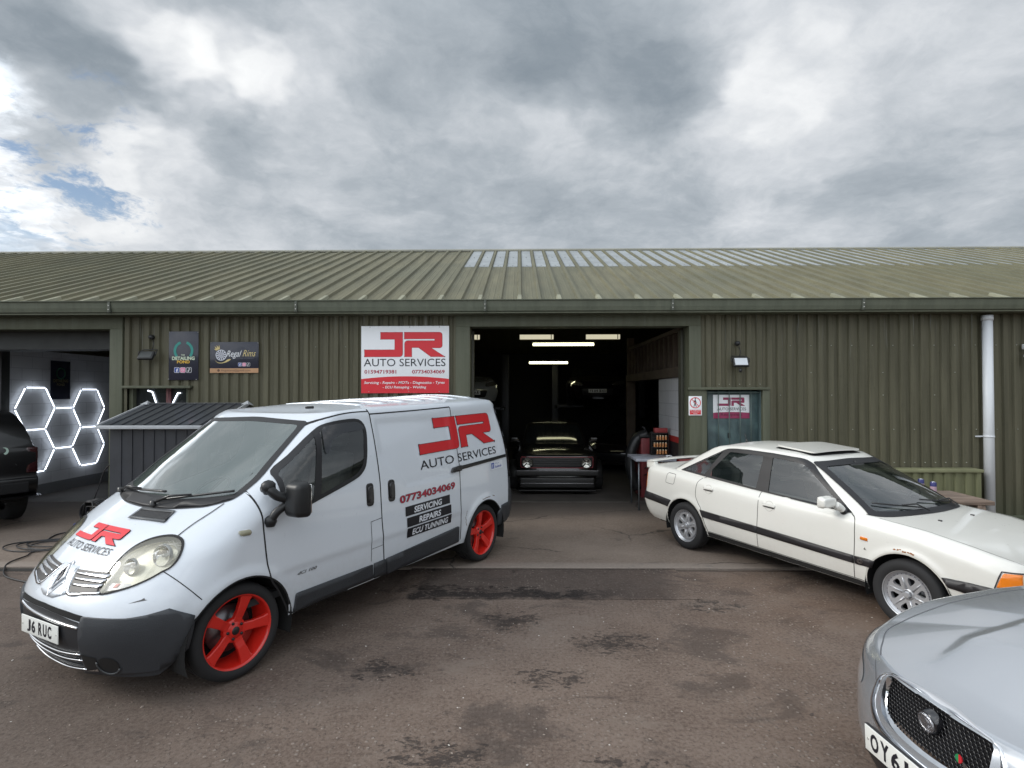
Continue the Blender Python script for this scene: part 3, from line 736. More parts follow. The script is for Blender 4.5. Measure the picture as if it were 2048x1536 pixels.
# wide navy board with copper band
t = board('wheel_shop_sign', 'wide dark navy board with a silver wheel emblem, script lettering and copper foot band', 'sign', -4.866, -4.098, 2.314, 2.802, M_navy)
k = .768 / 905.0; dx_ = lambda px: (px - 1402) * k; dz_ = lambda py: (965 - py) * (.488 / 565)
M_cop = mat('copper_band', (.46, .27, .15), .35, .3, var=(3, .2)); M_sil = mat('emblem_silver', (.60, .62, .68), .35); M_gold = mat('emblem_gold', (.62, .50, .22), .35)
on(t, poly_bm([[(-.3835, .0015), (.3835, .0015), (.3835, dz_(880)), (-.3835, dz_(880))]]), 0, 0, 'foot_band', M_cop)
on(t, text_bm('Regalrims@gmail.com', width=540 * k, height=44 * k), dx_(1165), dz_(944), 'lettering', mat('copper_dark', (.12, .06, .035), .5), .0155)
on(t, poly_bm([ring(24 * k, 0, 350)]), dx_(1112), dz_(918), 'icon_glyph', mat('copper_dark'), .0155)
wx, wz, wr = dx_(1158), dz_(640), 102 * k
bm = loops_bm(ring(wr, 0, 345), [ring(wr * .86, 0, 345)]); on(t, bm, wx, wz, 'wheel_emblem', M_sil)
bm = bmesh.new()
for i in range(12):
    a = R(30 * i + 8); u = Vector((math.cos(a), math.sin(a), 0)); p = Vector((-u.y, u.x, 0))
    bm.faces.new([bm.verts.new(q) for q in (u * wr * .22 - p * wr * .05, u * wr * .22 + p * wr * .05, u * wr * .84 + p * wr * .11, u * wr * .84 - p * wr * .11)])
bm.faces.new([bm.verts.new((*q, 0)) for q in ring(wr * .15, 0, 330)])
on(t, bm, wx, wz, 'wheel_spokes', M_sil)
cr = [(-.5, 0), (-.95, .55), (-.5, .35), (-.45, .95), (-.1, .42), (.15, 1.05), (.3, .45), (.75, .85), (.55, 0)]
bm = poly_bm([cr]); xf_bm(bm, 0, 0, 72 * k, 88 * k, R(22)); on(t, bm, dx_(1100), dz_(545), 'crown_emblem', M_gold)
sw = smooth_poly([(1040, 735), (1110, 775), (1200, 770), (1280, 720), (1340, 715), (1300, 750), (1200, 785), (1110, 785)], 4); on(t, poly_bm([[(dx_(a), dz_(b)) for a, b in sw]]), 0, 0, 'swoosh', M_gold)
on(t, text_bm('Regal', width=285 * k, height=150 * k, shear=.42, weight=.0), dx_(1255), dz_(705), 'lettering', M_white)
on(t, text_bm('Rims', width=245 * k, height=118 * k, shear=.42, weight=.0), dx_(1560), dz_(665), 'lettering', M_gold)
on(t, text_bm('ALLOY WHEEL REFURBISHMENT', width=360 * k, height=14 * k), dx_(1415), dz_(708), 'lettering', mat('dim_grey', (.14, .14, .17), .5))
icons(t, dx_(1475), dz_(845), 68 * k, 10 * k)
bolts(t, [(dx_(970), dz_(412)), (dx_(1845), dz_(420))])
# prohibition signs
def no_entry(x0, x1, z0, z1, label):
    t = board('prohibition_sign', label, 'sign', x0, x1, z0, z1, M_white, 8.797); w = x1 - x0; h = z1 - z0
    r = w * .42; cz = h - w * .50
    on(t, loops_bm(ring(r, 0, 350, 35), [ring(r * .86, 0, 350, 35)]), 0, cz, 'red_ring', M_red)
    # walking figure
    f = [[(-.05, .62), (.08, .62), (.10, .28), (.30, .02), (.26, -.04), (.04, .16), (.02, -.12), (.24, -.72), (.13, -.76), (-.06, -.28), (-.22, -.76), (-.33, -.72), (-.14, -.10), (-.10, .22), (-.30, .00), (-.38, .08), (-.14, .44)],
         [(.02 + .12 * math.cos(a), .80 + .12 * math.sin(a)) for a in [q * .5236 for q in range(12)]]]
    bm = poly_bm(f); xf_bm(bm, 0, 0, r, r); on(t, bm, 0, cz, 'walking_figure', M_blk)
    bm = poly_bm([[(-.62, .70), (-.70, .62), (.62, -.70), (.70, -.62)]]); xf_bm(bm, 0, 0, r, r); on(t, bm, 0, cz, 'red_bar', M_red, .0165)
    on(t, poly_bm([[(-w * .42, h * .05), (w * .42, h * .05), (w * .42, h * .29), (-w * .42, h * .29)]]), 0, 0, 'red_panel', M_red)
    for i, s1 in enumerate(('No pedestrians', 'beyond this', 'point')):
        wd = (.76, .6, .3)[i] * w; on(t, text_bm(s1, width=wd, height=h * .05, weight=.02), -wd / 2, h * (.225 - .072 * i), 'lettering', M_white, .0165)
    return t
no_entry(2.612, 2.815, 1.640, 1.938, 'small white no pedestrians sign with red ring at the right jamb of the open door')
no_entry(-.985, -.792, 1.640, 1.938, 'small white no pedestrians sign at the left jamb, mostly behind the van roof')
# reception notice behind the bars
t = board('reception_sign', 'white and maroon notice on the teal reception door behind green bars', 'sign', 3.035, 3.60, 1.588, 1.958, M_white, 8.928, .006)
w = .565; M_mar2 = mat('notice_maroon', (.30, .035, .10), .4)
on(t, poly_bm([[(-w / 2, .0), (w / 2, .0)] + [(w / 2 - w * i / 12, .088 + .012 * (1 - (2 * i / 12 - 1) ** 2)) for i in range(13)]]), 0, 0, 'foot_band', M_mar2, .0075)
on(t, logo_bm(.435), -.215, .195, 'emblem', M_mar2, .0075); on(t, text_bm('AUTO SERVICES', width=.45, height=.045, weight=.01), -.22, .125, 'lettering', M_blk, .0075)
on(t, text_bm('Reception', width=.33, height=.055), -.165, .025, 'lettering', mat('notice_dark', (.10, .01, .03), .5), .009)
# ================================================================== fittings on the wall
M_lampb = mat('lamp_black', (.02, .021, .022), .45); M_led = mat('led_face', (.62, .66, .70), .3)
def flood(label, x, z, lit):
    t = thing('floodlight', label, 'floodlight', (x, 8.80, z)); mb = MB(); T = Matrix.Translation((0, -.12, 0)) @ Matrix.Rotation(R(-38 if not lit else -24), 4, 'X')
    mb.bbox(-.115, .115, -.025, .02, -.075, .075, .008, mat=T); mb.build('housing', M_lampb, t)
    mb = MB(); mb.box(-.095, .095, -.031, -.024, -.058, .058, mat=T); mb.build('lamp_face', M_led if lit else mat('led_face_dim', (.06, .065, .065), .25), t)
    mb = MB(); mb.tube([(-.13, -.12, 0), (-.14, -.10, .06), (-.10, -.02, .10), (.10, -.02, .10), (.14, -.10, .06), (.13, -.12, 0)], .008, 6); mb.tube([(.02, -.02, .09), (.04, -.02, .18), (.02, .0, .25)], .006, 6)
    mb.build('bracket', M_lampb, t); mb = MB(); mb.lathe([(.0001, -.05), (.03, -.045), (.038, -.02), (.038, .02)], 14, 'y', (0, 0, .30)); mb.build('junction_box', M_lampb, t)
    if lit: mb = MB(); mb.lathe([(.0001, -.035), (.02, -.03), (.026, 0), (.02, .02), (.0001, .03)], 12, 'z', (-.01, -.14, -.12)); mb.build('sensor', M_lampb, t)
flood('unlit black floodlight on a bracket left of the navy upright board', -5.79, 2.58, False)
flood('black floodlight with a pale face above the reception door', 3.375, 2.455, True)
t = thing('security_camera', 'white dome camera on the cladding right of the downpipe', 'camera', (7.80, 8.80, 2.40)); mb = MB(); M_cw = mat('camera_white', (.72, .74, .76), .3)
mb.lathe([(.0001, .12), (.06, .12), (.07, .10), (.07, .05), (.055, .03)], 20, 'z', (0, -.08, .06)); mb.bbox(-.03, .03, -.08, .02, .13, .17, .006); mb.build('mount', M_cw, t)
mb = MB(); mb.lathe([(.055, .03), (.05, 0), (.035, -.03), (.0001, -.045)], 20, 'z', (0, -.08, .055)); mb.build('dome', mat('smoke_dome', (.35, .37, .40), .08, coat=.6), t)
mb = MB(); mb.bbox(-.075, .075, -.1, .0, .25, .33, .01); mb.build('junction_box', M_cw, t)
# low corrugated cupboard against the wall
t = thing('cable_cupboard', 'low olive corrugated cupboard with a flat lid against the wall by the downpipe', 'cupboard', (5.75, 8.80, .1)); mb = MB(); M_cup = mat('cupboard_olive', fn=clad_fn((.125, .13, .07), (.18, .185, .10), 0))
T0 = MB(); corr(T0, 4.60 - 0, 6.90, .1, .80, 8.60, .03); T0.v = [(a - 5.75, b - 8.80, c - .1) for a, b, c in T0.v]; T0.build('front', M_cup, t)
mb.bbox(-1.18, 1.18, -.25, -.0, .69, .735, .006); mb.build('lid', mat('lid_olive', (.21, .215, .12), .55, var=(3, .2)), t)
mb = MB(); mb.box(-1.155, -1.145, -.20, 0, 0, .69); mb.box(1.145, 1.155, -.20, 0, 0, .69); mb.build('side', M_cup, t)
# ================================================================== the lit bay on the left
t = thing('hexagon_light', 'white glowing honeycomb of light tubes on the white block wall of the left bay', 'light', (-9.285, 11.3, 1.3))
M_tube = mat('tube_light', (.9, .95, 1), emit=(.80, .88, 1.0), es=2.6); M_trim = mat('tube_joint', (.75, .78, .82), .4)
S_, HR = .446, .400
cent = [(10.645, 1.708), (11.314, 1.305), (11.985, 1.680), (11.985, .880), (10.645, .900)]
segs = {}
for (cy, cz) in cent:
    P = [(cy + S_ * math.cos(R(60 * i)), cz + HR * math.sin(R(60 * i)) / .866) for i in range(6)]
    for i in range(6):
        a, b = P[i], P[(i + 1) % 6]; key = tuple(sorted([(round(a[0] * 9), round(a[1] * 9)), (round(b[0] * 9), round(b[1] * 9))])); segs.setdefault(key, (a, b))
joints = []
for a, b in segs.values():
    A = Vector((0.055, a[0] - 11.3, a[1] - 1.3)); B = Vector((0.055, b[0] - 11.3, b[1] - 1.3)); d = (B - A).normalized()
    mb = MB(); mb.tube([A + d * .022, B - d * .022], .011, 8); mb.build('light_tube', M_tube, t); joints += [A, B]
for q in {(round(q.y, 2), round(q.z, 2)): q for q in joints}.values(): mb = MB(); mb.lathe([(.0001, .0), (.017, .0), (.017, .020), (.0001, .022)], 8, 'x', (.045, q.y, q.z)); mb.build('joint', M_trim, t)
tag(t)
t = thing('bay_poster', 'tall black poster on the white bay wall above the glowing tubes', 'poster', (-9.29, 11.29, 1.88)); mb = MB(); mb.box(.0, .012, -.238, .238, 0, .77); mb.build('panel', M_navy, t)
mb = MB(); bm = text_bm('DETAILING', width=.36, height=.06, weight=.02); flat(bm, lambda a, b: (.014, -.18 + a, .34 + b), mb); bm = text_bm('POND', width=.2, height=.05, weight=.02); flat(bm, lambda a, b: (.014, -.10 + a, .27 + b), mb)
mb.build('lettering', mat('poster_gold', (.16, .14, .05), .5), t)
mb = MB(); bm = loops_bm(ring(.12, 0, 345), [ring(.09, 0, 345)]); flat(bm, lambda a, b: (.014, a, .52 + b), mb); mb.build('ring', mat('poster_green', (.02, .10, .05), .5), t)
# bars of light in the window, from the fitting inside
t = thing('window_light', 'two slanting glowing tubes seen through the small bay window above the shed', 'light', (-5.7, 8.93, 1.8)); 
for (a, b) in (((-.235, .24), (-.16, .22)), ((-.16, .22), (-.09, .02)), ((.29, .20), (.25, .20)), ((.25, .20), (.16, .02))):
    mb = MB(); mb.tube([(a[0], 0, a[1]), (b[0], 0, b[1])], .010, 8); mb.build('light_tube', M_tube, t)
# shed
t = thing('garden_shed', 'dark grey ribbed metal shed with white roof trim behind the white van', 'shed', (-4.93, 8.1, AP))
M_shed = mat('shed_grey', (.035, .038, .045), .45, var=(3, .25), coat=.1); M_shtr = mat('shed_trim', (.42, .44, .46), .4, var=(4, .15))
x0, x1, y0, y1, ye = -.62, .72, -.50, .60, .42
def rib_wall(mb, p0, p1, z0, z1a, z1b, nrm, n):
    """wall with raised seams"""
    p0, p1 = Vector(p0), Vector(p1)
    for i in range(n):
        a, b = p0.lerp(p1, i / n), p0.lerp(p1, (i + 1) / n); za = z1a + (z1b - z1a) * i / n; zb = z1a + (z1b - z1a) * (i + 1) / n
        c = a.lerp(b, .88); zc = za + (zb - za) * .88; o = Vector(nrm) * .012
        mb.add([(*a, z0), (*c, z0), (*c, zc), (*a, za)], [(0, 1, 2, 3)])
        mb.add([(*(c + o), z0), (*(b + o), z0), (*(b + o), zb), (*(c + o), zc), (*c, z0), (*c, zc), (*b, z0), (*b, zb)], [(0, 1, 2, 3), (4, 0, 3, 5), (1, 6, 7, 2)])
mb = MB(); rib_wall(mb, (x0, y0), (x1, y0), 0, 1.49, 1.49, (0, -1), 9); rib_wall(mb, (x0, y1), (x0, y0), 0, 1.78, 1.49, (-1, 0), 6); rib_wall(mb, (x1, y0), (x1, y1), 0, 1.49, 1.78, (1, 0), 6)
mb.build('wall', M_shed, t)
rz = lambda y: 1.525 + (y + .60) / (ye + .60) * .285
mb = MB(); n = 10; ra, rb = -.73, .80
for i in range(n):
    a, b = ra + (rb - ra) * i / n, ra + (rb - ra) * (i + 1) / n; c = b - .022
    mb.add([(a, -.60, rz(-.60)), (c, -.60, rz(-.60)), (c, ye, rz(ye)), (a, ye, rz(ye))], [(0, 1, 2, 3)])
    for sgn in (1,): mb.add([(c, -.60, rz(-.6)), (c + .006, -.60, rz(-.6) + .016), (b - .006, -.60, rz(-.6) + .016), (b, -.6, rz(-.6)), (c, ye, rz(ye)), (c + .006, ye, rz(ye) + .016), (b - .006, ye, rz(ye) + .016), (b, ye, rz(ye))], [(0, 1, 5, 4), (1, 2, 6, 5), (2, 3, 7, 6)])
mb.add([(ra, ye, rz(ye)), (rb, ye, rz(ye)), (rb, .66, rz(ye) - .07), (ra, .66, rz(ye) - .07)], [(0, 1, 2, 3)])
mb.build('roof', mat('shed_roof', (.045, .05, .058), .35, var=(2, .2), coat=.3), t)
mb = MB(); mb.bbox(ra - .01, rb + .01, -.625, -.60, rz(-.6) - .035, rz(-.6) + .012, .003)
for x in (ra - .015, rb): mb.add([(x, -.62, rz(-.6) - .03), (x + .02, -.62, rz(-.6) - .03), (x + .02, -.62, rz(-.6) + .02), (x, -.62, rz(-.6) + .02), (x, ye, rz(ye) - .03), (x + .02, ye, rz(ye) - .03), (x + .02, ye, rz(ye) + .02), (x, ye, rz(ye) + .02)], [(0, 1, 2, 3), (3, 2, 6, 7), (0, 3, 7, 4), (1, 5, 6, 2), (0, 4, 5, 1)])
mb.build('roof_trim', M_shtr, t)
for x in (ra + .0, rb):
    mb = MB(); mb.add([(x - .06, ye - .09, rz(ye) - .01), (x + .05, ye - .09, rz(ye) - .01), (x, ye, rz(ye) + .045), (x + .05, ye + .09, rz(ye) - .03), (x - .05, ye + .09, rz(ye) - .03)], [(0, 1, 2), (1, 3, 2), (3, 4, 2), (4, 0, 2)])
    mb.build('ridge_end', M_shtr, t)
mb = MB(); mb.box(ra, rb, ye - .03, ye + .03, rz(ye) + .002, rz(ye) + .012); mb.build('ridge_strip', mat('shed_ridge', (.12, .125, .13), .5), t)
# hose reel and blue box at the shed corner
t = thing('hose_reel', 'black hose reel on the ground at the left corner of the grey shed', 'hose reel', (-6.02, 7.95, AP)); mb = MB()
M_hose = mat('hose_black', (.018, .018, .020), .5)
for i in range(7): mb.tube([(.15 * math.cos(a) * 1 + .0, -.09 + .027 * i, .30 + (.13 + .012 * (i % 2)) * math.sin(a) * 1.15) for a in [q * .3307 for q in range(19)]], .013, 6, closed=True)
mb.build('coil', M_hose, t); mb = MB(); mb.tube([(-.13, -.14, .0), (-.05, -.12, .45), (.05, -.12, .45), (.13, -.14, 0)], .011, 8); mb.tube([(-.13, .14, .0), (-.05, .12, .45), (.05, .12, .45), (.13, .14, 0)], .011, 8); mb.tube([(0, -.14, .3), (0, .14, .3)], .02, 8)
mb.build('stand', M_lampb, t)
t = thing('pressure_washer', 'small blue machine on the ground in front of the hose reel', 'machine', (-5.83, 7.55, AP)); mb = MB(); mb.bbox(-.12, .12, -.10, .10, .05, .24, .03, seg=3); mb.build('casing', mat('machine_blue', (.02, .05, .28), .4), t)
mb = MB(); mb.tube([(-.1, .1, .2), (-.1, .12, .42), (.1, .12, .42), (.1, .1, .2)], .01, 8); mb.lathe([(.0001, -.02), (.06, -.02), (.06, .02), (.0001, .02)], 16, 'x', (-.13, .03, .06)); mb.lathe([(.0001, -.02), (.06, -.02), (.06, .02), (.0001, .02)], 16, 'x', (.13, .03, .06)); mb.build('handle_and_wheels', M_lampb, t)
# coiled lead on the slab
pts = []
for i in range(110):
    a = i * .23; r = .40 + .10 * math.sin(i * .11) + .05 * math.sin(i * .37); pts.append((-6.05 + r * math.cos(a) * (1.05) + .05 * math.sin(i * .09), 7.25 + .55 * r * math.sin(a) + .06 * math.sin(i * .05), AP + .012 + .010 * abs(math.sin(i * .3))))
tail = smooth_poly([pts[-1], (-6.0, 6.95, AP + .012), (-5.95, 6.75, AP + .012), (-5.92, 6.5, AP + .012), (-5.85, 6.36, .02), (-5.6, 6.10, .013), (-5.25, 5.93, .013), (-4.85, 5.82, .013), (-4.5, 5.7, .013)], 8, False)
o = MB().tube(pts + tail, .0085, 6).build('cable', M_hose); tag(o, 'thin black lead lying in loops on the slab left of the van nose', 'cable')
o = MB().tube(smooth_poly([(-5.56, 7.88, 1.08), (-5.72, 7.9, 1.03), (-5.88, 7.93, .90), (-6.0, 7.95, .60), (-6.15, 7.95, .28), (-6.30, 7.92, .08), (-6.42, 7.75, AP + .012), (-6.3, 7.45, AP + .012)], 10, False), .009, 6).build('hose', M_hose)
tag(o, 'thin black hose hanging in a curve from the shed corner to the slab', 'hose')
# ================================================================== black pickup, seen from behind its left corner
def pickup():
    t = thing('pickup_truck', 'black pickup with a hard canopy, only its rear end showing at the left edge', 'pickup truck', (-8.87, 8.41, AP), R(-31))
    P = mat('truck_black', (.0035, .0035, .004), .30, coat=.5); tr = mat('truck_plastic', (.008, .008, .009), .85)
    # long body lying along x, tail towards +x
    prof = [(1.10, .46), (1.30, .465), (1.36, .58), (1.36, .70), (1.31, .74), (1.325, .95), (1.32, 1.12), (1.27, 1.20), (1.20, 1.33), (1.08, 1.48), (.90, 1.60), (.70, 1.67), (.3, 1.70), (-1.2, 1.70), (-3.2, 1.55), (-4.0, 1.1), (-4.0, .46), (-3.8, .46)]
    vs = []; fs = []; ys = [(-.93, .90), (-.96, .97), (-.93, 1.0), (-.5, 1.01), (0, 1.012), (.5, 1.01), (.93, 1.0), (.96, .97), (.93, .90)]
    sm = smooth_poly(prof, 4); n = len(sm)
    for y, k in ys:
        for x, z in sm:
            tum = max(0, z - 1.05) * .22; yy = y * (1 - tum); vs.append((x * k if x > 0 else x, yy, .46 + (z - .46) * (k if z > 1.2 else 1)))
    for j in range(len(ys) - 1):
        for i in range(n): fs.append((j * n + i, j * n + (i + 1) % n, (j + 1) * n + (i + 1) % n, (j + 1) * n + i))
    fs.append(tuple(range(n))); fs.append(tuple(range((len(ys) - 1) * n, len(ys) * n))[::-1])
    mb = MB(); mb.add(vs, fs, 0, True); mb.build('body', P, t, auto=40)
    mb = MB(); mb.bbox(1.28, 1.385, -.82, .82, .50, .66, .02, seg=3); mb.bbox(1.1, 1.30, -.80, .80, .40, .50, .02); mb.bbox(1.02, 1.16, .58, .80, .34, .46, .02); mb.build('rear_bumper', tr, t)
    mb = MB()
    mb.bbox(1.16, 1.325, .80, .958, .78, 1.16, .02); mb.build('rear_light', mat('lamp_dark_red', (.030, .004, .005), .15, coat=.6), t)
    for (x, y) in ((.55, -.86), (-2.8, -.86), (.55, .86), (-2.8, .86)):
        w = thing('wheel', None, None, (x, y, .385)); w.parent = t
        mb = MB(); mb.lathe([(.22, -.12), (.34, -.125), (.375, -.10), (.385, -.04), (.385, .04), (.375, .10), (.34, .125), (.22, .12)], 40, 'y'); mb.build('tyre', mat('tyre_rubber', (.016, .016, .017), .8), w)
        mb = MB(); mb.lathe([(.0001, -.06), (.10, -.07), (.20, -.05), (.225, -.11), (.235, -.12)], 32, 'y'); mb.lathe([(.0001, .06), (.10, .07), (.20, .05), (.225, .11)], 32, 'y'); mb.build('rim', mat('rim_dark', (.02, .02, .022), .4, .6), w)
    # painted cat's-eye graphic: a pale crescent and whisker lines
    mb = MB(); M_g = mat('graphic_mint', (.45, .60, .52), .5)
    cres = ring(.055, -80, 100) + [(a * .72 - .018, b * .72 + .008) for a, b in ring(.055, 100, -80)]
    bm = poly_bm([cres]); flat(bm, lambda a, b: (1.338, .51 + a, 1.13 + b), mb); mb.build('crescent_graphic', M_g, t)
    mb = MB()
    for p in ([(.46, 1.05), (.60, .98), (.70, .88)], [(.46, .97), (.54, .92), (.59, .82)]): mb.tube([(1.330 if b > .9 else 1.318, a, b) for a, b in smooth_poly(p, 5, False)], .003, 5)
    mb.build('whisker_graphic', mat('graphic_grey', (.12, .13, .13), .5), t)
    return t
pk = pickup(); pk.scale = (1, .90, 1)
# ================================================================== car-body tools
def interp(tab, x):
    xs = [p[0] for p in tab]; ys = [p[1] for p in tab]
    if xs[0] > xs[-1]: xs = xs[::-1]; ys = ys[::-1]
    return np.interp(x, xs, ys)
def smooth_interp(tab, x):
    """piecewise cubic through the table"""
    t = sorted(tab); xs = np.array([p[0] for p in t]); ys = np.array([p[1] for p in t]); x = np.clip(np.asarray(x, float), xs[0], xs[-1])
    i = np.clip(np.searchsorted(xs, x) - 1, 0, len(xs) - 2); h = xs[i + 1] - xs[i]; k = (x - xs[i]) / h
    d = np.gradient(ys, xs) if len(xs) > 2 else np.full(len(xs), (ys[-1] - ys[0]) / (xs[-1] - xs[0]))
    return (2 * k ** 3 - 3 * k ** 2 + 1) * ys[i] + (k ** 3 - 2 * k ** 2 + k) * h * d[i] + (-2 * k ** 3 + 3 * k ** 2) * ys[i + 1] + (k ** 3 - k ** 2) * h * d[i + 1]
class Shell:
    """body surface made of rings that run round the car, centre front to centre rear, half of it mirrored"""
    def __init__(s, keys, nf=26, ns=120, nr=12, nv=60, cap=None, disp=None, taper=None, vsub=None):
        s.keys = keys; s.disp = disp; s.taper = taper; s.nu = nf + ns + nr
        vv = np.array([k['v'] for k in keys], float); names = ('xf', 'cf', 'w', 'n', 'xr', 'cr', 'nr')
        val = {q: np.array([k.get(q, keys[0].get(q)) for k in keys], float) for q in names}
        vs = vsub if vsub is not None else np.linspace(vv[0], vv[-1], nv + 1)
        rows = []
        def cub(tab, v):
            return float(smooth_interp(list(zip(vv, tab)), v))
        for v in vs:
            p = {q: cub(val[q], v) for q in names}
            ph = np.linspace(0, math.pi / 2, 300)
            e = 2.0 / p['n']; x = p['cf'] + (p['xf'] - p['cf']) * np.cos(ph).clip(0) ** e; y = p['w'] * np.sin(ph).clip(0) ** e
            x, y = s.res(x, y, nf)
            xs_ = np.linspace(p['cf'], p['cr'], ns + 1)[1:]; ys_ = np.full(ns, p['w'])
            e = 2.0 / p['nr']; xr = p['cr'] + (p['xr'] - p['cr']) * np.sin(ph).clip(0) ** e; yr = p['w'] * np.cos(ph).clip(0) ** e
            xr, yr = s.res(xr, yr, nr)
            X = np.concatenate([x, xs_, xr[1:]]); Y = np.concatenate([y, ys_, yr[1:]])
            zk = np.array([np.full(len(X), k['z']) if isinstance(k['z'], (int, float)) else smooth_interp(k['z'], X) if k.get('zs') else interp(k['z'], X) for k in keys])
            # interpolate the height between the key rings with the same cubic
            Z = np.array([float(smooth_interp(list(zip(vv, zk[:, j])), v)) for j in range(0, len(X))]) if len(set(map(len, [zk]))) else None
            if taper: Y = Y * interp(taper, X)
            if disp is not None:
                f = np.clip((Y / max(p['w'], 1e-6)), 0, 1.2) ** 6
                Y = Y + disp(X, Z) * f
            rows.append(np.stack([X, Y, Z], 1))
        if cap:
            top = rows[-1]; m = cap['m']; xa, xb = cap['spine']
            for k in range(1, m + 1):
                q = 1 - k / m; X = top[:, 0] * q + np.clip(top[:, 0], xb, xa) * (1 - q); Y = top[:, 1] * q
                zs = smooth_interp(cap['z'], X); e = cap.get('e', 2.0); Z = top[:, 2] * (q ** e) + zs * (1 - q ** e)
                rows.append(np.stack([X, Y, Z], 1))
        s.rows = np.array(rows)
    @staticmethod
    def res(x, y, n):
        d = np.concatenate([[0], np.cumsum(np.hypot(np.diff(x), np.diff(y)))]); t = np.linspace(0, d[-1], n + 1)
        return np.interp(t, d, x), np.interp(t, d, y)
    def bm(s, close=True):
        bm = bmesh.new(); nv, nu, _ = s.rows.shape
        idx = [[bm.verts.new(s.rows[i, j]) for j in range(nu)] for i in range(nv)]
        idm = [[bm.verts.new(s.rows[i, j] * np.array([1, -1, 1])) for j in range(nu)] for i in range(nv)]
        for i in range(nv - 1):
            for j in range(nu - 1):
                for T, o in ((idx, 0), (idm, 1)):
                    f = [T[i][j], T[i + 1][j], T[i + 1][j + 1], T[i][j + 1]]
                    bm.faces.new(f if o == 0 else f[::-1])
        bmesh.ops.remove_doubles(bm, verts=bm.verts, dist=1e-4)
        bm.faces.ensure_lookup_table(); bmesh.ops.recalc_face_normals(bm, faces=bm.faces)
        return bm
def inside(poly, x, y):
    c = False; n = len(poly); j = n - 1
    for i in range(n):
        xi, yi = poly[i]; xj, yj = poly[j]
        if (yi > y) != (yj > y) and x < (xj - xi) * (y - yi) / (yj - yi) + xi: c = not c
        j = i
    return c
def near_on(poly, x, y):
    best = None; p = Vector((x, y))
    for i in range(len(poly)):
        a = Vector(poly[i - 1]); b = Vector(poly[i]); d = b - a; L = d.length_squared
        if L < 1e-12: continue
        t = max(0, min(1, (p - a).dot(d) / L)); q = a + d * t; k = (q - p).length_squared
        if best is None or k < best[0]: best = (k, q)
    return best[1]
def cut(bm, poly, ax=(0, 2), where=lambda c: True, snap=True, bvh=None):
    """open a hole: faces inside the outline go, the rim is drawn onto the outline"""
    xs = [p[0] for p in poly]; ys = [p[1] for p in poly]; bb = (min(xs), max(xs), min(ys), max(ys)); dead = []
    for f in bm.faces:
        c = f.calc_center_median()
        if bb[0] <= c[ax[0]] <= bb[1] and bb[2] <= c[ax[1]] <= bb[3] and where(c) and inside(poly, c[ax[0]], c[ax[1]]): dead.append(f)
    rim = set()
    for f in dead:
        for e in f.edges:
            if any(q not in dead for q in ()) : pass
    ds = set(dead)
    for f in dead:
        for q in f.verts:
            if any(g_ not in ds for g_ in q.link_faces): rim.add(q)
    keep = [q for q in rim]
    bmesh.ops.delete(bm, geom=dead, context='FACES')
    if snap:
        for q in keep:
            if q.is_valid:
                n_ = near_on(poly, q.co[ax[0]], q.co[ax[1]]); q.co[ax[0]] = n_.x; q.co[ax[1]] = n_.y
                if bvh is not None:
                    k = 3 - ax[0] - ax[1]; sg = 1 if q.co[k] > -1.5 or k == 1 else -1
                    if k == 1: sg = 1 if q.co.y > 0 else -1
                    p = q.co.copy(); p[k] = sg * 6; d = Vector((0, 0, 0)); d[k] = -sg; h = bvh.ray_cast(p, d)
                    if h[0] is not None and abs(h[0][k] - q.co[k]) < .12: q.co[k] = h[0][k]
def circ(cx, cz, r, n=48, a0=0, a1=360, zmin=None):
    P = [(cx + r * math.cos(R(a0 + (a1 - a0) * i / n)), cz + r * math.sin(R(a0 + (a1 - a0) * i / n))) for i in range(n)]
    if zmin is not None: P = [(x, max(z, zmin)) for x, z in P]
    return P
def bvh_of(bm):
    return BVHTree.FromBMesh(bm)
def put(bm, name, m, parent=None, smooth=True, solid=0):
    me = bpy.data.meshes.new(name); bm.to_mesh(me); bm.free(); me.materials.append(m)
    me.polygons.foreach_set('use_smooth', [smooth] * len(me.polygons)); me.update()
    o = bpy.data.objects.new(name, me); COL.objects.link(o); o.parent = parent; return o
class Car:
    def __init__(s, root, bvh): s.t = root; s.b = bvh
    def side(s, bm, name, m, sd=1, off=.003, step=.05, thick=0, parent=None, lab=None):
        mb = lay(bm, lambda a, b: (a, sd * 2.5, b), (0, -sd, 0), s.b, off, step, thick); o = mb.build(name, m, parent or s.t, fixn=False); 
        if lab: o['label'] = lab
        return o
    def front(s, bm, name, m, off=.003, step=.05, thick=0, parent=None, x=3.0, d=(-1, 0, 0)):
        return lay(bm, lambda a, b: (x, a, b), d, s.b, off, step, thick).build(name, m, parent or s.t, fixn=False)
    def top(s, bm, name, m, off=.003, step=.05, thick=0, parent=None):
        return lay(bm, lambda a, b: (a, b, 4), (0, 0, -1), s.b, off, step, thick).build(name, m, parent or s.t, fixn=False)
    def strip(s, pts, w, name, m, how='side', sd=1, off=.002, step=.04, parent=None, closed=False, wf=None):
        """narrow band along a drawn line, laid on the body"""
        P = smooth_path(pts, .02, closed); bm = band_bm(P, w, closed)
        return getattr(s, how)(bm, name, m, **({'sd': sd} if how == 'side' else {}), off=off, step=0, parent=parent)
def smooth_path(pts, d, closed=False):
    out = []; P = [Vector(p) for p in pts]
    if closed: P.append(P[0])
    for a, b in zip(P, P[1:]):
        n = max(1, int((b - a).length / d))
        for k in range(n): out.append(a.lerp(b, k / n))
    if not closed: out.append(P[-1])
    return out
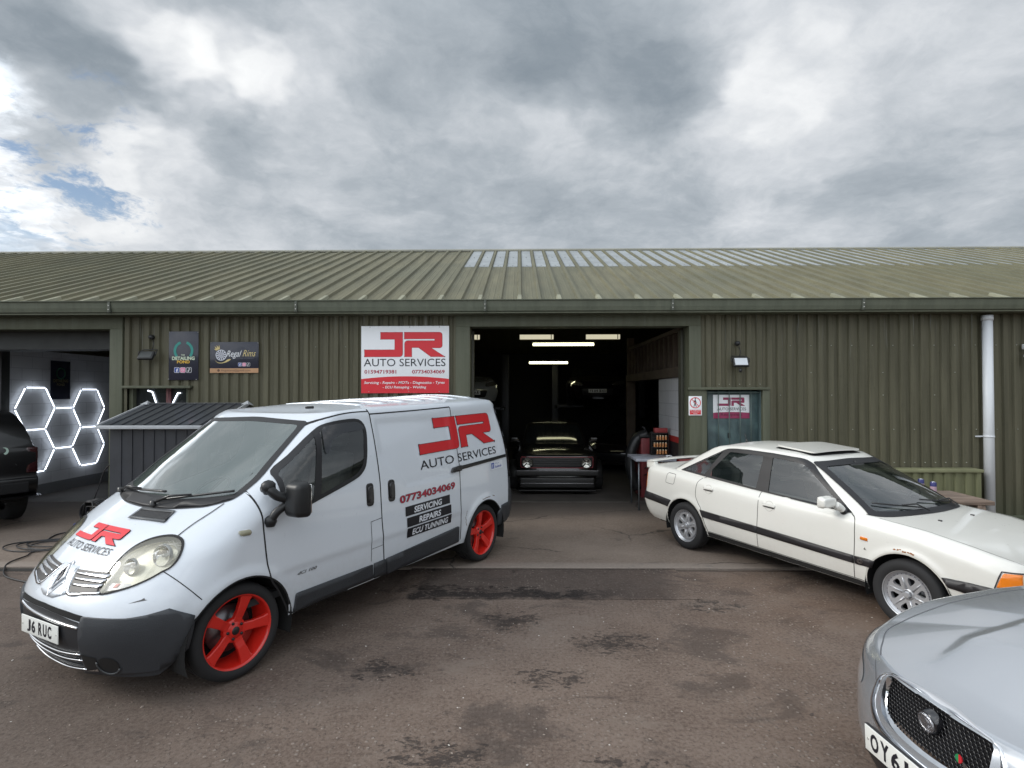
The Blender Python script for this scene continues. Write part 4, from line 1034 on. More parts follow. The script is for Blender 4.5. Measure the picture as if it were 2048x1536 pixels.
def band_bm(P, w, closed=False):
    bm = bmesh.new(); n = len(P); A = []; B = []
    for i, p in enumerate(P):
        t = (P[(i + 1) % n] - P[i - 1]) if closed else (P[min(i + 1, n - 1)] - P[max(i - 1, 0)])
        t = Vector((t.x, t.y)).normalized(); nn = Vector((-t.y, t.x)) * w * .5
        A.append(bm.verts.new((p.x + nn.x, p.y + nn.y, 0))); B.append(bm.verts.new((p.x - nn.x, p.y - nn.y, 0)))
    for i in range(n if closed else n - 1):
        j = (i + 1) % n; bm.faces.new((A[i], A[j], B[j], B[i]))
    return bm
def shrink(poly, d=.006):
    c = sum((Vector(p) for p in poly), Vector((0, 0))) / len(poly); return [tuple(Vector(p) + (c - Vector(p)).normalized() * d) for p in poly]
def pillow(c, s, p=.45, n=20, taper=None):
    """soft-edged box"""
    bm = bmesh.new(); bmesh.ops.create_uvsphere(bm, u_segments=2 * n, v_segments=n, radius=1); f = lambda v: math.copysign(abs(v) ** p, v)
    for q in bm.verts:
        v = Vector((f(q.co.x), f(q.co.y), f(q.co.z)))
        if taper: v = taper(v)
        q.co = Vector((c[0] + v.x * s[0] / 2, c[1] + v.y * s[1] / 2, c[2] + v.z * s[2] / 2))
    return bm
def mir(poly): return [(-a, b) for a, b in poly][::-1]
M_tyre = mat('tyre_rubber', (.016, .016, .017), .75, bump=(60, .2))
M_well = mat('wheel_well', (.006, .006, .006), .95)
M_seam = mat('panel_gap', (.012, .012, .013), .8)
M_rub = mat('window_rubber', (.010, .010, .012), .45)
M_plas = mat('grey_plastic', (.030, .033, .038), .55, bump=(180, .25))
M_chrome = mat('chrome', (.75, .76, .78), .08, 1.0)
M_cabin = mat('cabin_dark', (.030, .031, .033), .8)
M_cabing = mat('cabin_grey', (.075, .078, .082), .8)
M_disc = mat('brake_disc', (.22, .22, .23), .35, .9)
M_amber = mat('amber_lens', (.72, .20, .015), .12, coat=.8, emit=(.9, .2, .01), es=.04)
def paint_fn(c, dirt=.10, dcol=(.30, .27, .22), z0=.55):
    def fn(G, b, oc):
        X, Y, Z = G.sep(oc); a = G.noise(oc, 1.3, 6, .6); f = G.noise(oc, 22, 5, .7)
        k = G.math('MULTIPLY', G.mr(Z, z0 + .35, .22), G.mr(G.math('ADD', G.math('MULTIPLY', a, .6), G.math('MULTIPLY', f, .4)), .35, .7)); base = G.mix(G.math('MULTIPLY', k, dirt * 3.2), c, dcol)
        base = G.mix(G.mr(a, .35, .7, 0, .10), base, tuple(q * .80 for q in c))
        G.put(b.inputs['Base Color'], base); G.put(b.inputs['Roughness'], G.math('ADD', .22, G.math('MULTIPLY', f, .16)))
        bn = G.n('ShaderNodeBump'); bn.inputs['Strength'].default_value = .035; bn.inputs['Distance'].default_value = .01; G.put(bn.inputs['Height'], G.noise(oc, 3.5, 3, .5)); G.put(b.inputs['Normal'], bn.outputs[0])
        b.inputs['Coat Weight'].default_value = .75; b.inputs['Coat Roughness'].default_value = .045
    return fn
def arch_well(car_t, x, y0, y1, r, cz=.31, zlow=.2):
    """dark liner drum behind a wheel arch"""
    mb = MB(); n = 24; vs = []; fs = []
    for y in (y0, y1):
        for i in range(n + 1): a = R(-18 + 216 * i / n); vs.append((x + r * math.cos(a), y, cz + r * math.sin(a)))
    for i in range(n): fs.append((i, i + 1, n + 2 + i, n + 1 + i))
    fs.append(tuple(range(n + 1)))
    mb.add(vs, fs, 0, True); return mb.build('wheel_arch_liner', M_well, car_t)
def wheel_tyre(w, r, rr, width, sd):
    h = width / 2; mb = MB()
    mb.lathe([(rr - .01, -h * .8), (rr, -h * .92), (rr + (r - rr) * .45, -h * 1.03), (r - .016, -h * .93), (r - .004, -h * .76), (r, -h * .45), (r - .005, -h * .44), (r - .005, -h * .38), (r, -h * .37), (r, -.03 * h), (r - .005, -.02 * h), (r - .005, .03 * h), (r, .04 * h),
              (r, h * .37), (r - .005, h * .38), (r - .005, h * .44), (r, h * .45), (r - .004, h * .76), (r - .016, h * .93), (r - .008 - .5 * (r - rr), h * 1.03), (rr + .012, h * .97), (rr, h * .92), (rr - .01, h * .8)], 64, 'y')
    return mb.build('tyre', M_tyre, w, auto=50)
def spoke5(w, R0, off, sd, m, nuts=True, n=5, phase=90, caliper=None, hub=.055, rw=.056, tw=.074):
    """five straight spokes, deep dish rim; off = lip plane, sd = outward side"""
    s = sd; mb = MB()
    mb.lathe([(R0 + .004, s * (off - .02)), (R0 + .006, s * off), (R0 - .004, s * (off + .003)), (R0 - .020, s * (off - .004)), (R0 - .024, s * (off - .03)), (R0 - .040, s * (off - .10)), (R0 - .045, s * (off - .19))], 72, 'y')
    mb.build('rim', m, w)
    mb = MB()
    for i in range(n):
        a = R(phase + 360 / n * i); c, q = math.cos(a), math.sin(a)
        def P(r, t, y): return (r * c - t * q, s * y, r * q + t * c)
        f = off - .012
        prof = [(hub * .8, rw * .62, f - .030), (hub * 1.6, rw * .55, f - .026), (R0 * .5, rw * .56, f - .014), (R0 * .8, tw * .52, f - .004), (R0 - .012, tw * .72, f + .002)]
        vs = []; fs = []
        for (r, t, y) in prof: vs += [P(r, -t, y - .004), P(r, -t * .8, y), P(r, t * .8, y), P(r, t, y - .004), P(r, t * .95, y - .035), P(r, -t * .95, y - .035)]
        for k in range(len(prof) - 1):
            for e in range(6): fs.append((k * 6 + e, k * 6 + (e + 1) % 6, (k + 1) * 6 + (e + 1) % 6, (k + 1) * 6 + e))
        mb.add(vs, fs, 0, False)
    mb.lathe([(.0001, s * (off - .034)), (.034, s * (off - .034)), (.040, s * (off - .040)), (hub + .026, s * (off - .042)), (hub + .03, s * (off - .055)), (hub + .03, s * (off - .08))], 40, 'y')
    mb.build('spokes', m, w)
    mb = MB(); mb.lathe([(.0001, s * (off - .026)), (.024, s * (off - .027)), (.029, s * (off - .033))], 24, 'y'); 
    mb.build('centre_cap', mat('cap_black', (.015, .015, .016), .35), w)
    mb = MB()
    for i in range(5):
        a = R(phase + 36 + 72 * i); mb.lathe([(.0001, s * (off - .030)), (.009, s * (off - .031)), (.011, s * (off - .045))], 8, 'y', (.056 * math.cos(a), 0, .056 * math.sin(a)))
    mb.build('wheel_nuts', mat('nut_dark', (.03, .03, .032), .4, .5), w)
    mb = MB(); mb.lathe([(.0001, s * (off - .13)), (R0 * .62, s * (off - .13)), (R0 * .62, s * (off - .155)), (.0001, s * (off - .155))], 40, 'y'); mb.build('brake_disc', M_disc, w)
    mb = MB(); mb.lathe([(.0001, s * (off - .175)), (R0 - .03, s * (off - .175))], 40, 'y'); mb.build('backplate', M_well, w)
    if caliper is not None:
        mb = MB(); mb.lathe([(R0 * .42, s * (off - .10)), (R0 * .70, s * (off - .10)), (R0 * .72, s * (off - .16)), (R0 * .42, s * (off - .16)), (R0 * .42, s * (off - .10))], 10, 'y', a0=R(caliper - 22), a1=R(caliper + 22)); mb.build('brake_caliper', mat('caliper_red', (.35, .03, .02), .4), w)
# ================================================================== the white panel van
VAN = thing('panel_van', 'white panel van on red five-spoke wheels with red and black garage lettering', 'van', (-2.750, 4.400, 0))
def set_pose(t, o, yaw, wb, dz, sy=1.0, lat=0.0):
    t.rotation_mode = 'ZYX' if False else 'XYZ'
    t.matrix_world = Matrix.Translation(Vector(o)) @ Matrix.Rotation(R(yaw), 4, 'Z') @ Matrix.Rotation(math.atan2(dz, wb), 4, 'Y') @ Matrix.Translation((0, lat, 0)) @ Matrix.Diagonal((1, sy, 1, 1))
    # rotation about Y lifts the tail (negative x) by dz over the wheelbase
M_van = mat('van_white', fn=paint_fn((.64, .685, .735), .10))
vb = [(.9, .20), (.47, .20), (.37, .31), (-3.42, .31), (-3.5, .34), (-4, .36)]
vk = [dict(v=.20, z=vb, xf=.70, cf=.10, w=.905, n=2.35, xr=-3.86, cr=-3.60, nr=2.6),
      dict(v=.38, z=.40, xf=.785, cf=.12, w=.930, n=2.4, xr=-3.925, cr=-3.66),
      dict(v=.50, z=.51, xf=.800, cf=.14, w=.945, n=2.4, xr=-3.935, cr=-3.67),
      dict(v=.60, z=.60, xf=.790, cf=.15, w=.952, n=2.35, xr=-3.935, cr=-3.67),
      dict(v=.67, z=.67, xf=.765, cf=.13, w=.953, n=2.3, xr=-3.93, cr=-3.67),
      dict(v=.74, z=.74, xf=.715, cf=.10, w=.951, n=2.25, xr=-3.91, cr=-3.66),
      dict(v=.83, z=.83, xf=.635, cf=.05, w=.948, n=2.2, xr=-3.90, cr=-3.65),
      dict(v=.94, z=.94, xf=.515, cf=-.02, w=.944, n=2.2, xr=-3.895, cr=-3.65),
      dict(v=1.06, z=1.06, xf=.340, cf=-.20, w=.938, n=2.4, xr=-3.885, cr=-3.65),
      dict(v=1.18, z=1.18, xf=.115, cf=-.38, w=.930, n=2.7, xr=-3.87, cr=-3.64),
      dict(v=1.24, z=1.24, xf=.005, cf=-.46, w=.922, n=2.8, xr=-3.86, cr=-3.63),
      dict(v=1.40, z=1.40, xf=-.230, cf=-.62, w=.895, n=3.0, xr=-3.83, cr=-3.60),
      dict(v=1.56, z=1.56, xf=-.470, cf=-.80, w=.862, n=3.2, xr=-3.79, cr=-3.56),
      dict(v=1.70, z=1.70, xf=-.680, cf=-.96, w=.827, n=3.4, xr=-3.75, cr=-3.52),
      dict(v=1.80, z=[(-.7, 1.765), (-1.0, 1.795), (-1.5, 1.81), (-4, 1.84)], xf=-.785, cf=-1.05, w=.795, n=3.4, xr=-3.70, cr=-3.48),
      dict(v=1.85, z=[(-.7, 1.795), (-1.0, 1.825), (-1.5, 1.845), (-4, 1.875)], xf=-.845, cf=-1.10, w=.765, n=3.3, xr=-3.66, cr=-3.46)]
def van_disp(X, Z):
    d = np.zeros_like(X)
    for ax in (0.0, -3.10):       # arch flares
        r = np.hypot(X - ax, Z - .31); d += .016 * np.exp(-((r - .415) / .045) ** 2) * (Z > .15)
    s1 = 1 / (1 + np.exp(-(Z - .655) / .010)); reg = (1 / (1 + np.exp(-(-.27 - X) / .05))) * (1 / (1 + np.exp(-(X + 2.62) / .05)))
    d += -.010 * (1 - s1) * reg * np.clip((Z - .30) / .1, 0, 1)
    # sunk panel in the sliding door and rear quarter
    def box(x0, x1, z0, z1, k=.012): return 1 / (1 + np.exp(-(X - x0) / k)) / (1 + np.exp((X - x1) / k)) / (1 + np.exp(-(Z - z0) / k)) / (1 + np.exp((Z - z1) / k))
    slope = 1.09 + np.clip((X + 1.73) / .3, 0, 1) * .30
    d += -.010 * box(-2.50, -1.42, 1.0, 1.715) / (1 + np.exp(-(Z - slope) / .010)); d += -.008 * box(-3.50, -2.60, 1.235, 1.745)
    # swage from the headlight over the front wing
    zl = .86 + (X - .45) * -.42; d += .010 * np.exp(-((Z - zl) / .06) ** 2) / (1 + np.exp(-(X + .25) / .05)) / (1 + np.exp((X - .35) / .05))
    return d
vs_van = Shell(vk, nf=34, ns=170, nr=12, nv=92, disp=van_disp, taper=[(-4, .955), (-3.2, .985), (-2.4, 1.0), (1, 1.0)],
               cap=dict(m=12, spine=(-1.35, -3.3), z=[(-.8, 1.79), (-1.0, 1.835), (-1.35, 1.872), (-1.9, 1.900), (-2.8, 1.918), (-3.6, 1.918), (-3.7, 1.90)], e=2.2))
bmv = vs_van.bm(); vB = bvh_of(bmv)
#CASTSTOP
V = Car(VAN, vB)
# --- openings
win_in = smooth_poly([(-.37, 1.335), (-.37, 1.385), (-.50, 1.475), (-.74, 1.645), (-.87, 1.708), (-1.05, 1.728), (-1.20, 1.722), (-1.255, 1.66), (-1.235, 1.52), (-1.20, 1.38), (-1.15, 1.315), (-1.05, 1.265), (-.68, 1.165), (-.52, 1.125), (-.42, 1.12), (-.375, 1.22)], 3)
win_out = smooth_poly([(-.335, 1.33), (-.345, 1.40), (-.50, 1.505), (-.74, 1.672), (-.87, 1.735), (-1.05, 1.757), (-1.22, 1.750), (-1.285, 1.67), (-1.270, 1.52), (-1.232, 1.37), (-1.175, 1.292), (-1.06, 1.236), (-.68, 1.137), (-.52, 1.098), (-.385, 1.09), (-.338, 1.20)], 3)
ws_in = round_poly([(-.700, 1.245, .02), (-.35, 1.205, .1), (0, 1.198, .1), (.35, 1.205, .1), (.700, 1.245, .02), (.725, 1.36, .03), (.625, 1.728, .05), (0, 1.752, .1), (-.625, 1.728, .05), (-.725, 1.36, .03)], 4)
ws_out = round_poly([(-.735, 1.222, .03), (-.61, 1.178, .06), (-.30, 1.150, .1), (0, 1.142, .1), (.30, 1.150, .1), (.61, 1.178, .06), (.735, 1.222, .03), (.768, 1.355, .05), (.665, 1.752, .04), (0, 1.778, .1), (-.665, 1.752, .04), (-.768, 1.355, .05)], 4)
for c in (0.0, -3.10):
    cut(bmv, circ(c, .315, .392, 60), where=lambda q: abs(q.y) > .45, bvh=vB)
cut(bmv, [(.10, .19), (.3, .19), (.3, .33), (-.3, .33), (-.3, .19)], where=lambda q: abs(q.y) > .45, snap=False)
cut(bmv, win_in, where=lambda q: abs(q.y) > .5, bvh=vB)
cut(bmv, ws_in, ax=(1, 2), where=lambda q: q.x > -1.3 and q.z > 1.1, bvh=vB)
hl = [(.450, .728), (.408, .832), (.400, .900), (.420, .968), (.490, 1.012), (.600, 1.030), (.690, 1.012), (.742, .972), (.772, .915), (.768, .868), (.740, .843), (.690, .800), (.600, .757)]
for s_ in (1, -1): cut(bmv, smooth_poly([(s_ * a, b) for a, b in hl], 4), ax=(1, 2), where=lambda q: q.x > .15, bvh=vB)
body = put(bmv, 'body', M_van, VAN); body.data.materials.append(mat('bumper_plastic', (.034, .038, .044), .48, bump=(140, .18), var=(2, .12)))
for f in body.data.polygons:
    c = f.center
    if c.x > .32 and c.z < .33: f.material_index = 1
for c in (0.0, -3.10):
    for sd in (1, -1):
        arch_well(VAN, c, sd * .50, sd * .945, .405, .315)
        V.strip([(a, b) for a, b in circ(c, .315, .397, 40, 8 if c == 0 else 0, 172 if c == 0 else 180)], .012, 'arch_lip', M_seam, sd=sd, off=.0015)
# --- glass
M_gl = glass_mat('van_glass', (.05, .06, .06), .70, f0=.10); M_gls = glass_mat('windscreen_glass', (.24, .30, .275), .60, f0=.15, pw=3.0, tint_mix=.32)  # windscreen's pale look is put into its colour by a diffuse tint
for sd in (1, -1):
    fr = V.side(loops_bm(win_out, [shrink(win_in)]), 'window_frame', M_rub, sd, .004, .04)
    V.side(poly_bm([win_in]), 'door_window', M_gl, sd, .0015, .04)
    V.side(poly_bm([[(-.735, 1.665), (-.785, 1.69), (-.690, 1.145), (-.615, 1.13)]]), 'window_divider', M_rub, sd, .006, .04)
    V.side(poly_bm([smooth_poly([(-.80, 1.672), (-.90, 1.715), (-1.05, 1.728), (-1.20, 1.722), (-1.25, 1.66), (-1.05, 1.645), (-.92, 1.61), (-.86, 1.56), (-.84, 1.50), (-.785, 1.50)], 3)]), 'wind_deflector', glass_mat('smoked_strip', (.05, .05, .08), .25), sd, .012, .04)
V.front(loops_bm(ws_out, [shrink(ws_in, .010)]), 'windscreen_border', M_rub, .004, .04); V.front(poly_bm([ws_in]), 'windscreen', M_gls, .002, .05)
# --- seams
def seam(pts, sd=1, w=.012, name='panel_gap', n=3): V.strip(smooth_poly(pts, n, False), w, name, M_seam, sd=sd, off=.0016)
for sd in (1, -1):
    seam([(-.16, 1.30), (-.155, 1.20), (-.165, 1.04), (-.19, .76), (-.215, .64), (-.28, .545), (-.36, .40), (-.385, .34), (-.44, .318)], sd); seam([(-.44, .318), (-1.0, .316), (-1.44, .314)], sd)
    seam([(-.17, 1.30), (-.34, 1.43), (-.60, 1.62), (-.78, 1.735), (-.95, 1.79), (-1.15, 1.812), (-1.36, 1.815)], sd, .010)
    seam([(-1.36, 1.815), (-1.365, 1.78), (-1.37, 1.02), (-1.38, .75), (-1.42, .42), (-1.435, .318)], sd, .012)
    seam([(-1.37, 1.79), (-2.0, 1.80), (-2.60, 1.815)], sd); seam([(-2.60, 1.815), (-2.60, 1.04), (-2.60, .72), (-2.62, .36)], sd)
V.strip(smooth_poly([(.43, .85), (.36, .75), (.29, .655)], 4, False), .006, 'bumper_gap', M_seam, sd=1); V.strip(smooth_poly([(.43, .85), (.36, .75), (.29, .655)], 4, False), .006, 'bumper_gap', M_seam, sd=-1)
for m_ in (1, -1):
    V.strip([(m_ * a, b) for a, b in smooth_poly([(.645, 1.025), (.66, 1.09), (.685, 1.15), (.70, 1.20)], 4, False)], .008, 'bonnet_gap', M_seam, how='front', off=.004)
# flap, recess outline
V.strip([(-1.235, .845), (-1.375, .855)], .005, 'flap_gap', M_seam); V.strip([(-1.235, .845), (-1.25, .49)], .005, 'flap_gap', M_seam); V.strip([(-1.25, .60), (-1.395, .605)], .004, 'flap_gap', M_seam)
# --- rub strips
M_rubs = mat('sill_strip', (.032, .035, .040), .5, bump=(150, .3), var=(3, .2))
for sd in (1, -1):
    for P in ([(-.445, .462, .02), (-1.262, .462), (-1.285, .330), (-.425, .325, .02)], [(-1.285, .464), (-1.425, .468), (-1.452, .320), (-1.302, .326)], [(-1.442, .468), (-2.565, .525, .02), (-2.585, .350, .015), (-1.470, .314)]):
        V.side(poly_bm([round_poly(P)]), 'side_trim', M_rubs, sd, .016, .06, thick=.02)
# --- handles, rail
M_hand = mat('handle_black', (.012, .012, .013), .35, coat=.3)
def handle(xc, zc, h=.20, w=.085, sd=1):
    P = lambda k: round_poly([(xc - w * k / 2, zc - h * k / 2, w * .42), (xc + w * k / 2, zc - h * k / 2, w * .42), (xc + w * k / 2, zc + h * k / 2, w * .42), (xc - w * k / 2, zc + h * k / 2, w * .42)], 6)
    o = V.side(poly_bm([P(1)]), 'door_handle', M_hand, sd, .006, .03, thick=.01); V.side(poly_bm([P(.72)]), 'grip', M_hand, sd, .020, .03, thick=.02, parent=o)
for sd in (1, -1): handle(-1.235, 1.085, sd=sd); handle(-1.51, 1.078, sd=sd)
V.side(poly_bm([round_poly([(-2.60, 1.128), (-2.60, 1.168), (-3.62, 1.195), (-3.62, 1.160)])]), 'door_rail', M_hand, 1, .008, .05, thick=.012)
V.side(poly_bm([round_poly([(-2.44, 1.115, .02), (-2.47, 1.165, .03), (-2.62, 1.176), (-2.62, 1.12)])]), 'rail_cap', M_hand, 1, .022, .03, thick=.025)
# --- bumper in dark plastic, wrapped round the nose (angle, height)
M_bump = mat('bumper_plastic', (.034, .038, .044), .48, bump=(140, .18), var=(2, .12))
def wrap(bm, name, m, off=.004, step=.05, thick=0, parent=None, o=(-.10, 0)):
    cut_bm(bm, step); bad = []
    for q in bm.verts:
        a, z = q.co.x, q.co.y; D = Vector((-math.cos(a), -math.sin(a), 0)); p = Vector((o[0], o[1], z)) - D * 4; h = vB.ray_cast(p, D, 6)
        if h[0] is None: bad.append(q); continue
        n = h[1] if h[1].dot(D) < 0 else -h[1]; q.co = h[0] + n * off
        q.co = Vector(q.co)
    if bad: bmesh.ops.delete(bm, geom=bad, context='VERTS')
    if thick:
        be = [e for e in bm.edges if len(e.link_faces) == 1]; r = bmesh.ops.extrude_edge_only(bm, edges=be)
        for q in [x for x in r['geom'] if isinstance(x, bmesh.types.BMVert)]:
            d = Vector((o[0] - q.co.x, -q.co.y, 0)).normalized(); q.co += d * thick
    mb = MB(); mb.bm(bm, 0, True); return mb.build(name, m, parent or VAN, fixn=False)
at2 = lambda x, y: math.atan2(y, x + .10)
c1, c2, c3, c4 = at2(.75, .43), at2(.63, .70), at2(.55, .79), at2(.46, .875); ce = at2(.335, .935)
zb = .205
for s_ in (1, -1):
    P = [(s_ * c1, .600), (s_ * c2, .602), (s_ * c3, .615), (s_ * c4, .638), (s_ * at2(.39, .91), .60), (s_ * ce, .572), (s_ * at2(.335, .93), .52), (s_ * at2(.365, .92), .36), (s_ * at2(.42, .89), .30), (s_ * at2(.50, .82), .245), (s_ * at2(.7, .33), zb), (s_ * at2(.72, .36), .26), (s_ * at2(.745, .40), .38), (s_ * at2(.76, .42), .54)]
    wrap(poly_bm([P if s_ > 0 else P[::-1]]), 'bumper', M_bump, .014, .05, .03)
a_in = at2(.74, .40)
wrap(poly_bm([[(-a_in, .565), (-.25, .585), (0, .592), (.25, .585), (a_in, .565), (a_in, zb + .01), (-a_in, zb + .01)]]), 'bumper_centre', mat('bumper_inner', (.016, .017, .020), .5), .003, .05)
wrap(poly_bm([[(-at2(.75, .43), .610), (-.3, .618), (0, .624), (.3, .618), (at2(.75, .43), .606), (at2(.75, .43), .570), (.25, .586), (0, .594), (-.25, .586), (-at2(.75, .43), .572)]]), 'air_gap', M_well, .004, .05)
def arcstrip(P, w, name, m, off, thick=.012): 
    return wrap(band_bm([Vector(p) for p in smooth_poly(P, 5, False)], w), name, m, off, 0, thick)
arcstrip([(-at2(.74, .40), .560), (-.25, .553), (0, .548), (.25, .543), (a_in, .535)], .013, 'chrome_strip', M_chrome, .016)
for k, (za, zc_) in enumerate(((.362, .345), (.318, .298), (.246, .222))):
    arcstrip([(-.44, za), (-.2, zc_), (0, zc_ - .004), (.2, zc_), (.44, za)], .010, 'chrome_strip', M_chrome, .018)
for z in (.335, .29, .265): arcstrip([(-.42, z), (0, z - .015), (.42, z)], .006, 'intake_bar', M_plas, .012)
# thin bright lip along the lower edge of the painted bumper
for s_ in (1, -1):
    cxy = (.645, .555)
    o = wrap(poly_bm([[(s_ * at2(cxy[0], cxy[1]) + .075 * math.cos(q * .2618), .302 + .060 * math.sin(q * .2618)) for q in range(24)]]), 'fog_light_blank', mat('blank_black', (.012, .013, .014), .5), .0165, .03)
    wrap(band_bm([Vector((s_ * at2(*cxy) + .079 * math.cos(q * .2), .302 + .063 * math.sin(q * .2))) for q in range(14, 31)], .012), 'fog_ring', mat('blank_grey', (.06, .065, .07), .4), .022, 0, .006, parent=o)
    P = [(s_ * at2(.725, .40), .365), (s_ * at2(.69, .50), .355), (s_ * at2(.69, .49), .24), (s_ * at2(.715, .38), .235)]
    wrap(poly_bm([P if s_ > 0 else P[::-1]]), 'duct', mat('blank_black'), .0165, .03)
    P = [(s_ * at2(.72, .385), .238), (s_ * at2(.69, .49), .252), (s_ * at2(.69, .49), .270)]
    wrap(poly_bm([P if s_ > 0 else P[::-1]]), 'duct_blade', M_chrome, .020, .03)
# --- number plate
def plate(parent, txt, x, y, z, w=.50, h=.108, tilt=0, nm='number_plate', col=(.72, .73, .70), letters='sign_black', tw=None, yaw=0, holes=True):
    T = Matrix.Translation((x, y, z)) @ Matrix.Rotation(R(yaw), 4, 'Z') @ Matrix.Rotation(R(tilt), 4, 'Y')
    mb = MB(); mb.bbox(-.006, .0, -w / 2, w / 2, -h / 2, h / 2, .0025, mat=T); p = mb.build(nm, mat('plate_white', col, .35), parent)
    W = tw or w * .9; cells = sum(.5 if ch == ' ' else 1 for ch in txt); cw = W / cells; y0 = -W / 2
    for ch in txt:
        if ch == ' ': y0 += cw * .5; continue
        k = .34 if ch in '1I' else .80; bm = text_bm(ch, width=cw * k, height=h * .70, weight=.035); mb = MB()
        for q in bm.verts: q.co = T @ Vector((.0012, y0 + cw * (1 - k) / 2 + q.co.x, -h * .35 + q.co.y))
        mb.bm(bm); mb.build('registration_character', mat(letters), p); y0 += cw
    if holes:
        mb = MB()
        for s_ in (-1, 1): mb.lathe([(.0001, .003), (.005, .002), (.006, 0)], 8, 'x', (T @ Vector((0, s_ * w * .46, 0))).to_tuple())
        mb.build('plate_screws', M_bolt, p)
    return p
plate(VAN, 'J6 RUC', .822, .012, .468, w=.47, h=.115, tilt=0, tw=.325, yaw=3)
# --- grille in two halves round the maker's diamond
def frontlay(poly, name, m, off, thick=0, step=.03, parent=None, d=(-1, 0, 0)): return V.front(poly_bm([poly]), name, m, off, step, thick, parent, d=d)
for s_ in (1, -1):
    P = [(s_ * .105, .822), (s_ * .25, .827), (s_ * .425, .832), (s_ * .455, .735), (s_ * .34, .722), (s_ * .20, .710)]
    if s_ < 0: P = P[::-1]
    gr = frontlay(P, 'grille', mat('grille_black', (.010, .010, .012), .45), .004)
    V.front(band_bm([Vector(q) for q in smooth_poly([(s_ * .095, .822), (s_ * .195, .705), (s_ * .34, .715), (s_ * .46, .728)], 4, False)], .012), 'chrome_trim', M_chrome, .010, 0, .006, gr)
    for k, (za, zb_) in enumerate(((.803, .812), (.777, .788), (.748, .763))):
        x0 = .13 + k * .025
        bmx = poly_bm([[(s_ * x0, za - .004), (s_ * x0, za + .003), (s_ * (.44 - .0 * k), zb_ + .008), (s_ * (.44), zb_ - .008)]])
        V.front(bmx, 'grille_bar', mat('bar_silver', (.55, .56, .58), .25, .8), .013, .03, .008, gr)
c = V.front(poly_bm([[(0 - .075, .832), (.10, .832), (.185, .700), (.06, .662), (-.06, .662), (-.185, .700), (-.10, .832)][1:]]), 'nose_panel', M_van, .007, .03, .01)
dm = lambda k: [(0, .835 + .018 * (k - 1)), (.058 * k, .765), (0, .695 - .018 * (k - 1)), (-.058 * k, .765)]
bd = V.front(loops_bm(dm(1.05), [dm(.55)]), 'diamond_badge', M_chrome, .020, .02, .012)
V.front(poly_bm([dm(.55)]), 'badge_field', mat('badge_dark', (.02, .02, .03), .3), .010, .02, 0, bd)
V.front(loops_bm([(x * 1.55, .765 + (z - .765) * 1.35 - .01) for x, z in dm(1.05)], [[(x * 1.42, .765 + (z - .765) * 1.26 - .01) for x, z in dm(1.05)]]), 'badge_surround', M_chrome, .010, .02, .006, bd)
# --- headlights: clear lens over reflector shapes
M_lens = glass_mat('lamp_lens', (.74, .70, .50), .95, .02, f0=.08); M_refl = mat('reflector', (.80, .80, .80), .12, 1.0); M_hz = mat('lamp_shell', (.62, .60, .48), .25, .55, coat=.3, var=(9, .12))
for s_ in (1, -1):
    pl = smooth_poly([(s_ * a, b) for a, b in hl], 4)
    h = V.front(poly_bm([pl]), 'headlight', M_hz, -.045, .02, -.05)
    V.front(band_bm([Vector(q) for q in pl], .011, True), 'lamp_seam', M_seam, .0050, 0, 0, h)
    def surf(y, z): r_ = vB.ray_cast(Vector((3, y, z)), Vector((-1, 0, 0))); return r_[0]
    for (y, z, r_, nm) in (((.655, .925, .068, 'main_bowl'), (.512, .862, .050, 'dip_bowl')) if s_ > 0 else ((.50, .862, .035, 'dip_bowl'),)):
        c = surf(s_ * y, z); T = Matrix.Translation((c.x - (.022 if s_ > 0 else .040), s_ * y, z)) @ Matrix.Rotation(R(s_ * 16), 4, 'Z') @ Matrix.Rotation(R(-10), 4, 'Y')
        mb = MB(); mb.lathe([(r_, .012), (r_ * .96, .0), (r_ * .80, -.022), (r_ * .5, -.036), (.012, -.042)], 32, 'x'); mb.v = [T @ Vector(q) for q in mb.v]; b_ = mb.build(nm, M_refl, h)
        mb = MB(); mb.lathe([(.0001, -.002), (.012, -.004), (.014, -.04)], 16, 'x'); mb.lathe([(r_, .012), (r_ * 1.05, .010), (r_ * 1.10, -.01)], 32, 'x'); mb.v = [T @ Vector(q) for q in mb.v]; mb.build('bulb_shield', mat('shield_grey', (.34, .34, .32), .3, .6), b_)
    for k in range(4 if s_ > 0 else 0):
        c0_, c1_ = surf(s_ * (.56 + .02 * k), .975 + .009 * k), surf(s_ * (.70 + .008 * k), .990 - .016 * k)
        mb = MB(); mb.tube([(c0_.x - .030, c0_.y, c0_.z), (c1_.x - .030, c1_.y, c1_.z)], .003, 4); mb.build('lamp_flute', mat('shield_grey'), h)
    V.front(poly_bm([[(s_ * .455, .745), (s_ * .44, .785), (s_ * .60, .792), (s_ * .62, .772)]]), 'indicator_lamp', mat('lamp_clear_grey', (.50, .50, .49), .2, .7), -.02, .02, 0, h)
    V.front(poly_bm([[(s_ * .50, .765), (s_ * .505, .785), (s_ * .535, .788), (s_ * .53, .768)]]), 'red_bulb', mat('bulb_red', (.55, .10, .08), .3), -.016, .02, 0, h)
    V.front(poly_bm([pl]), 'lens', M_lens, .003, .02, 0, h)
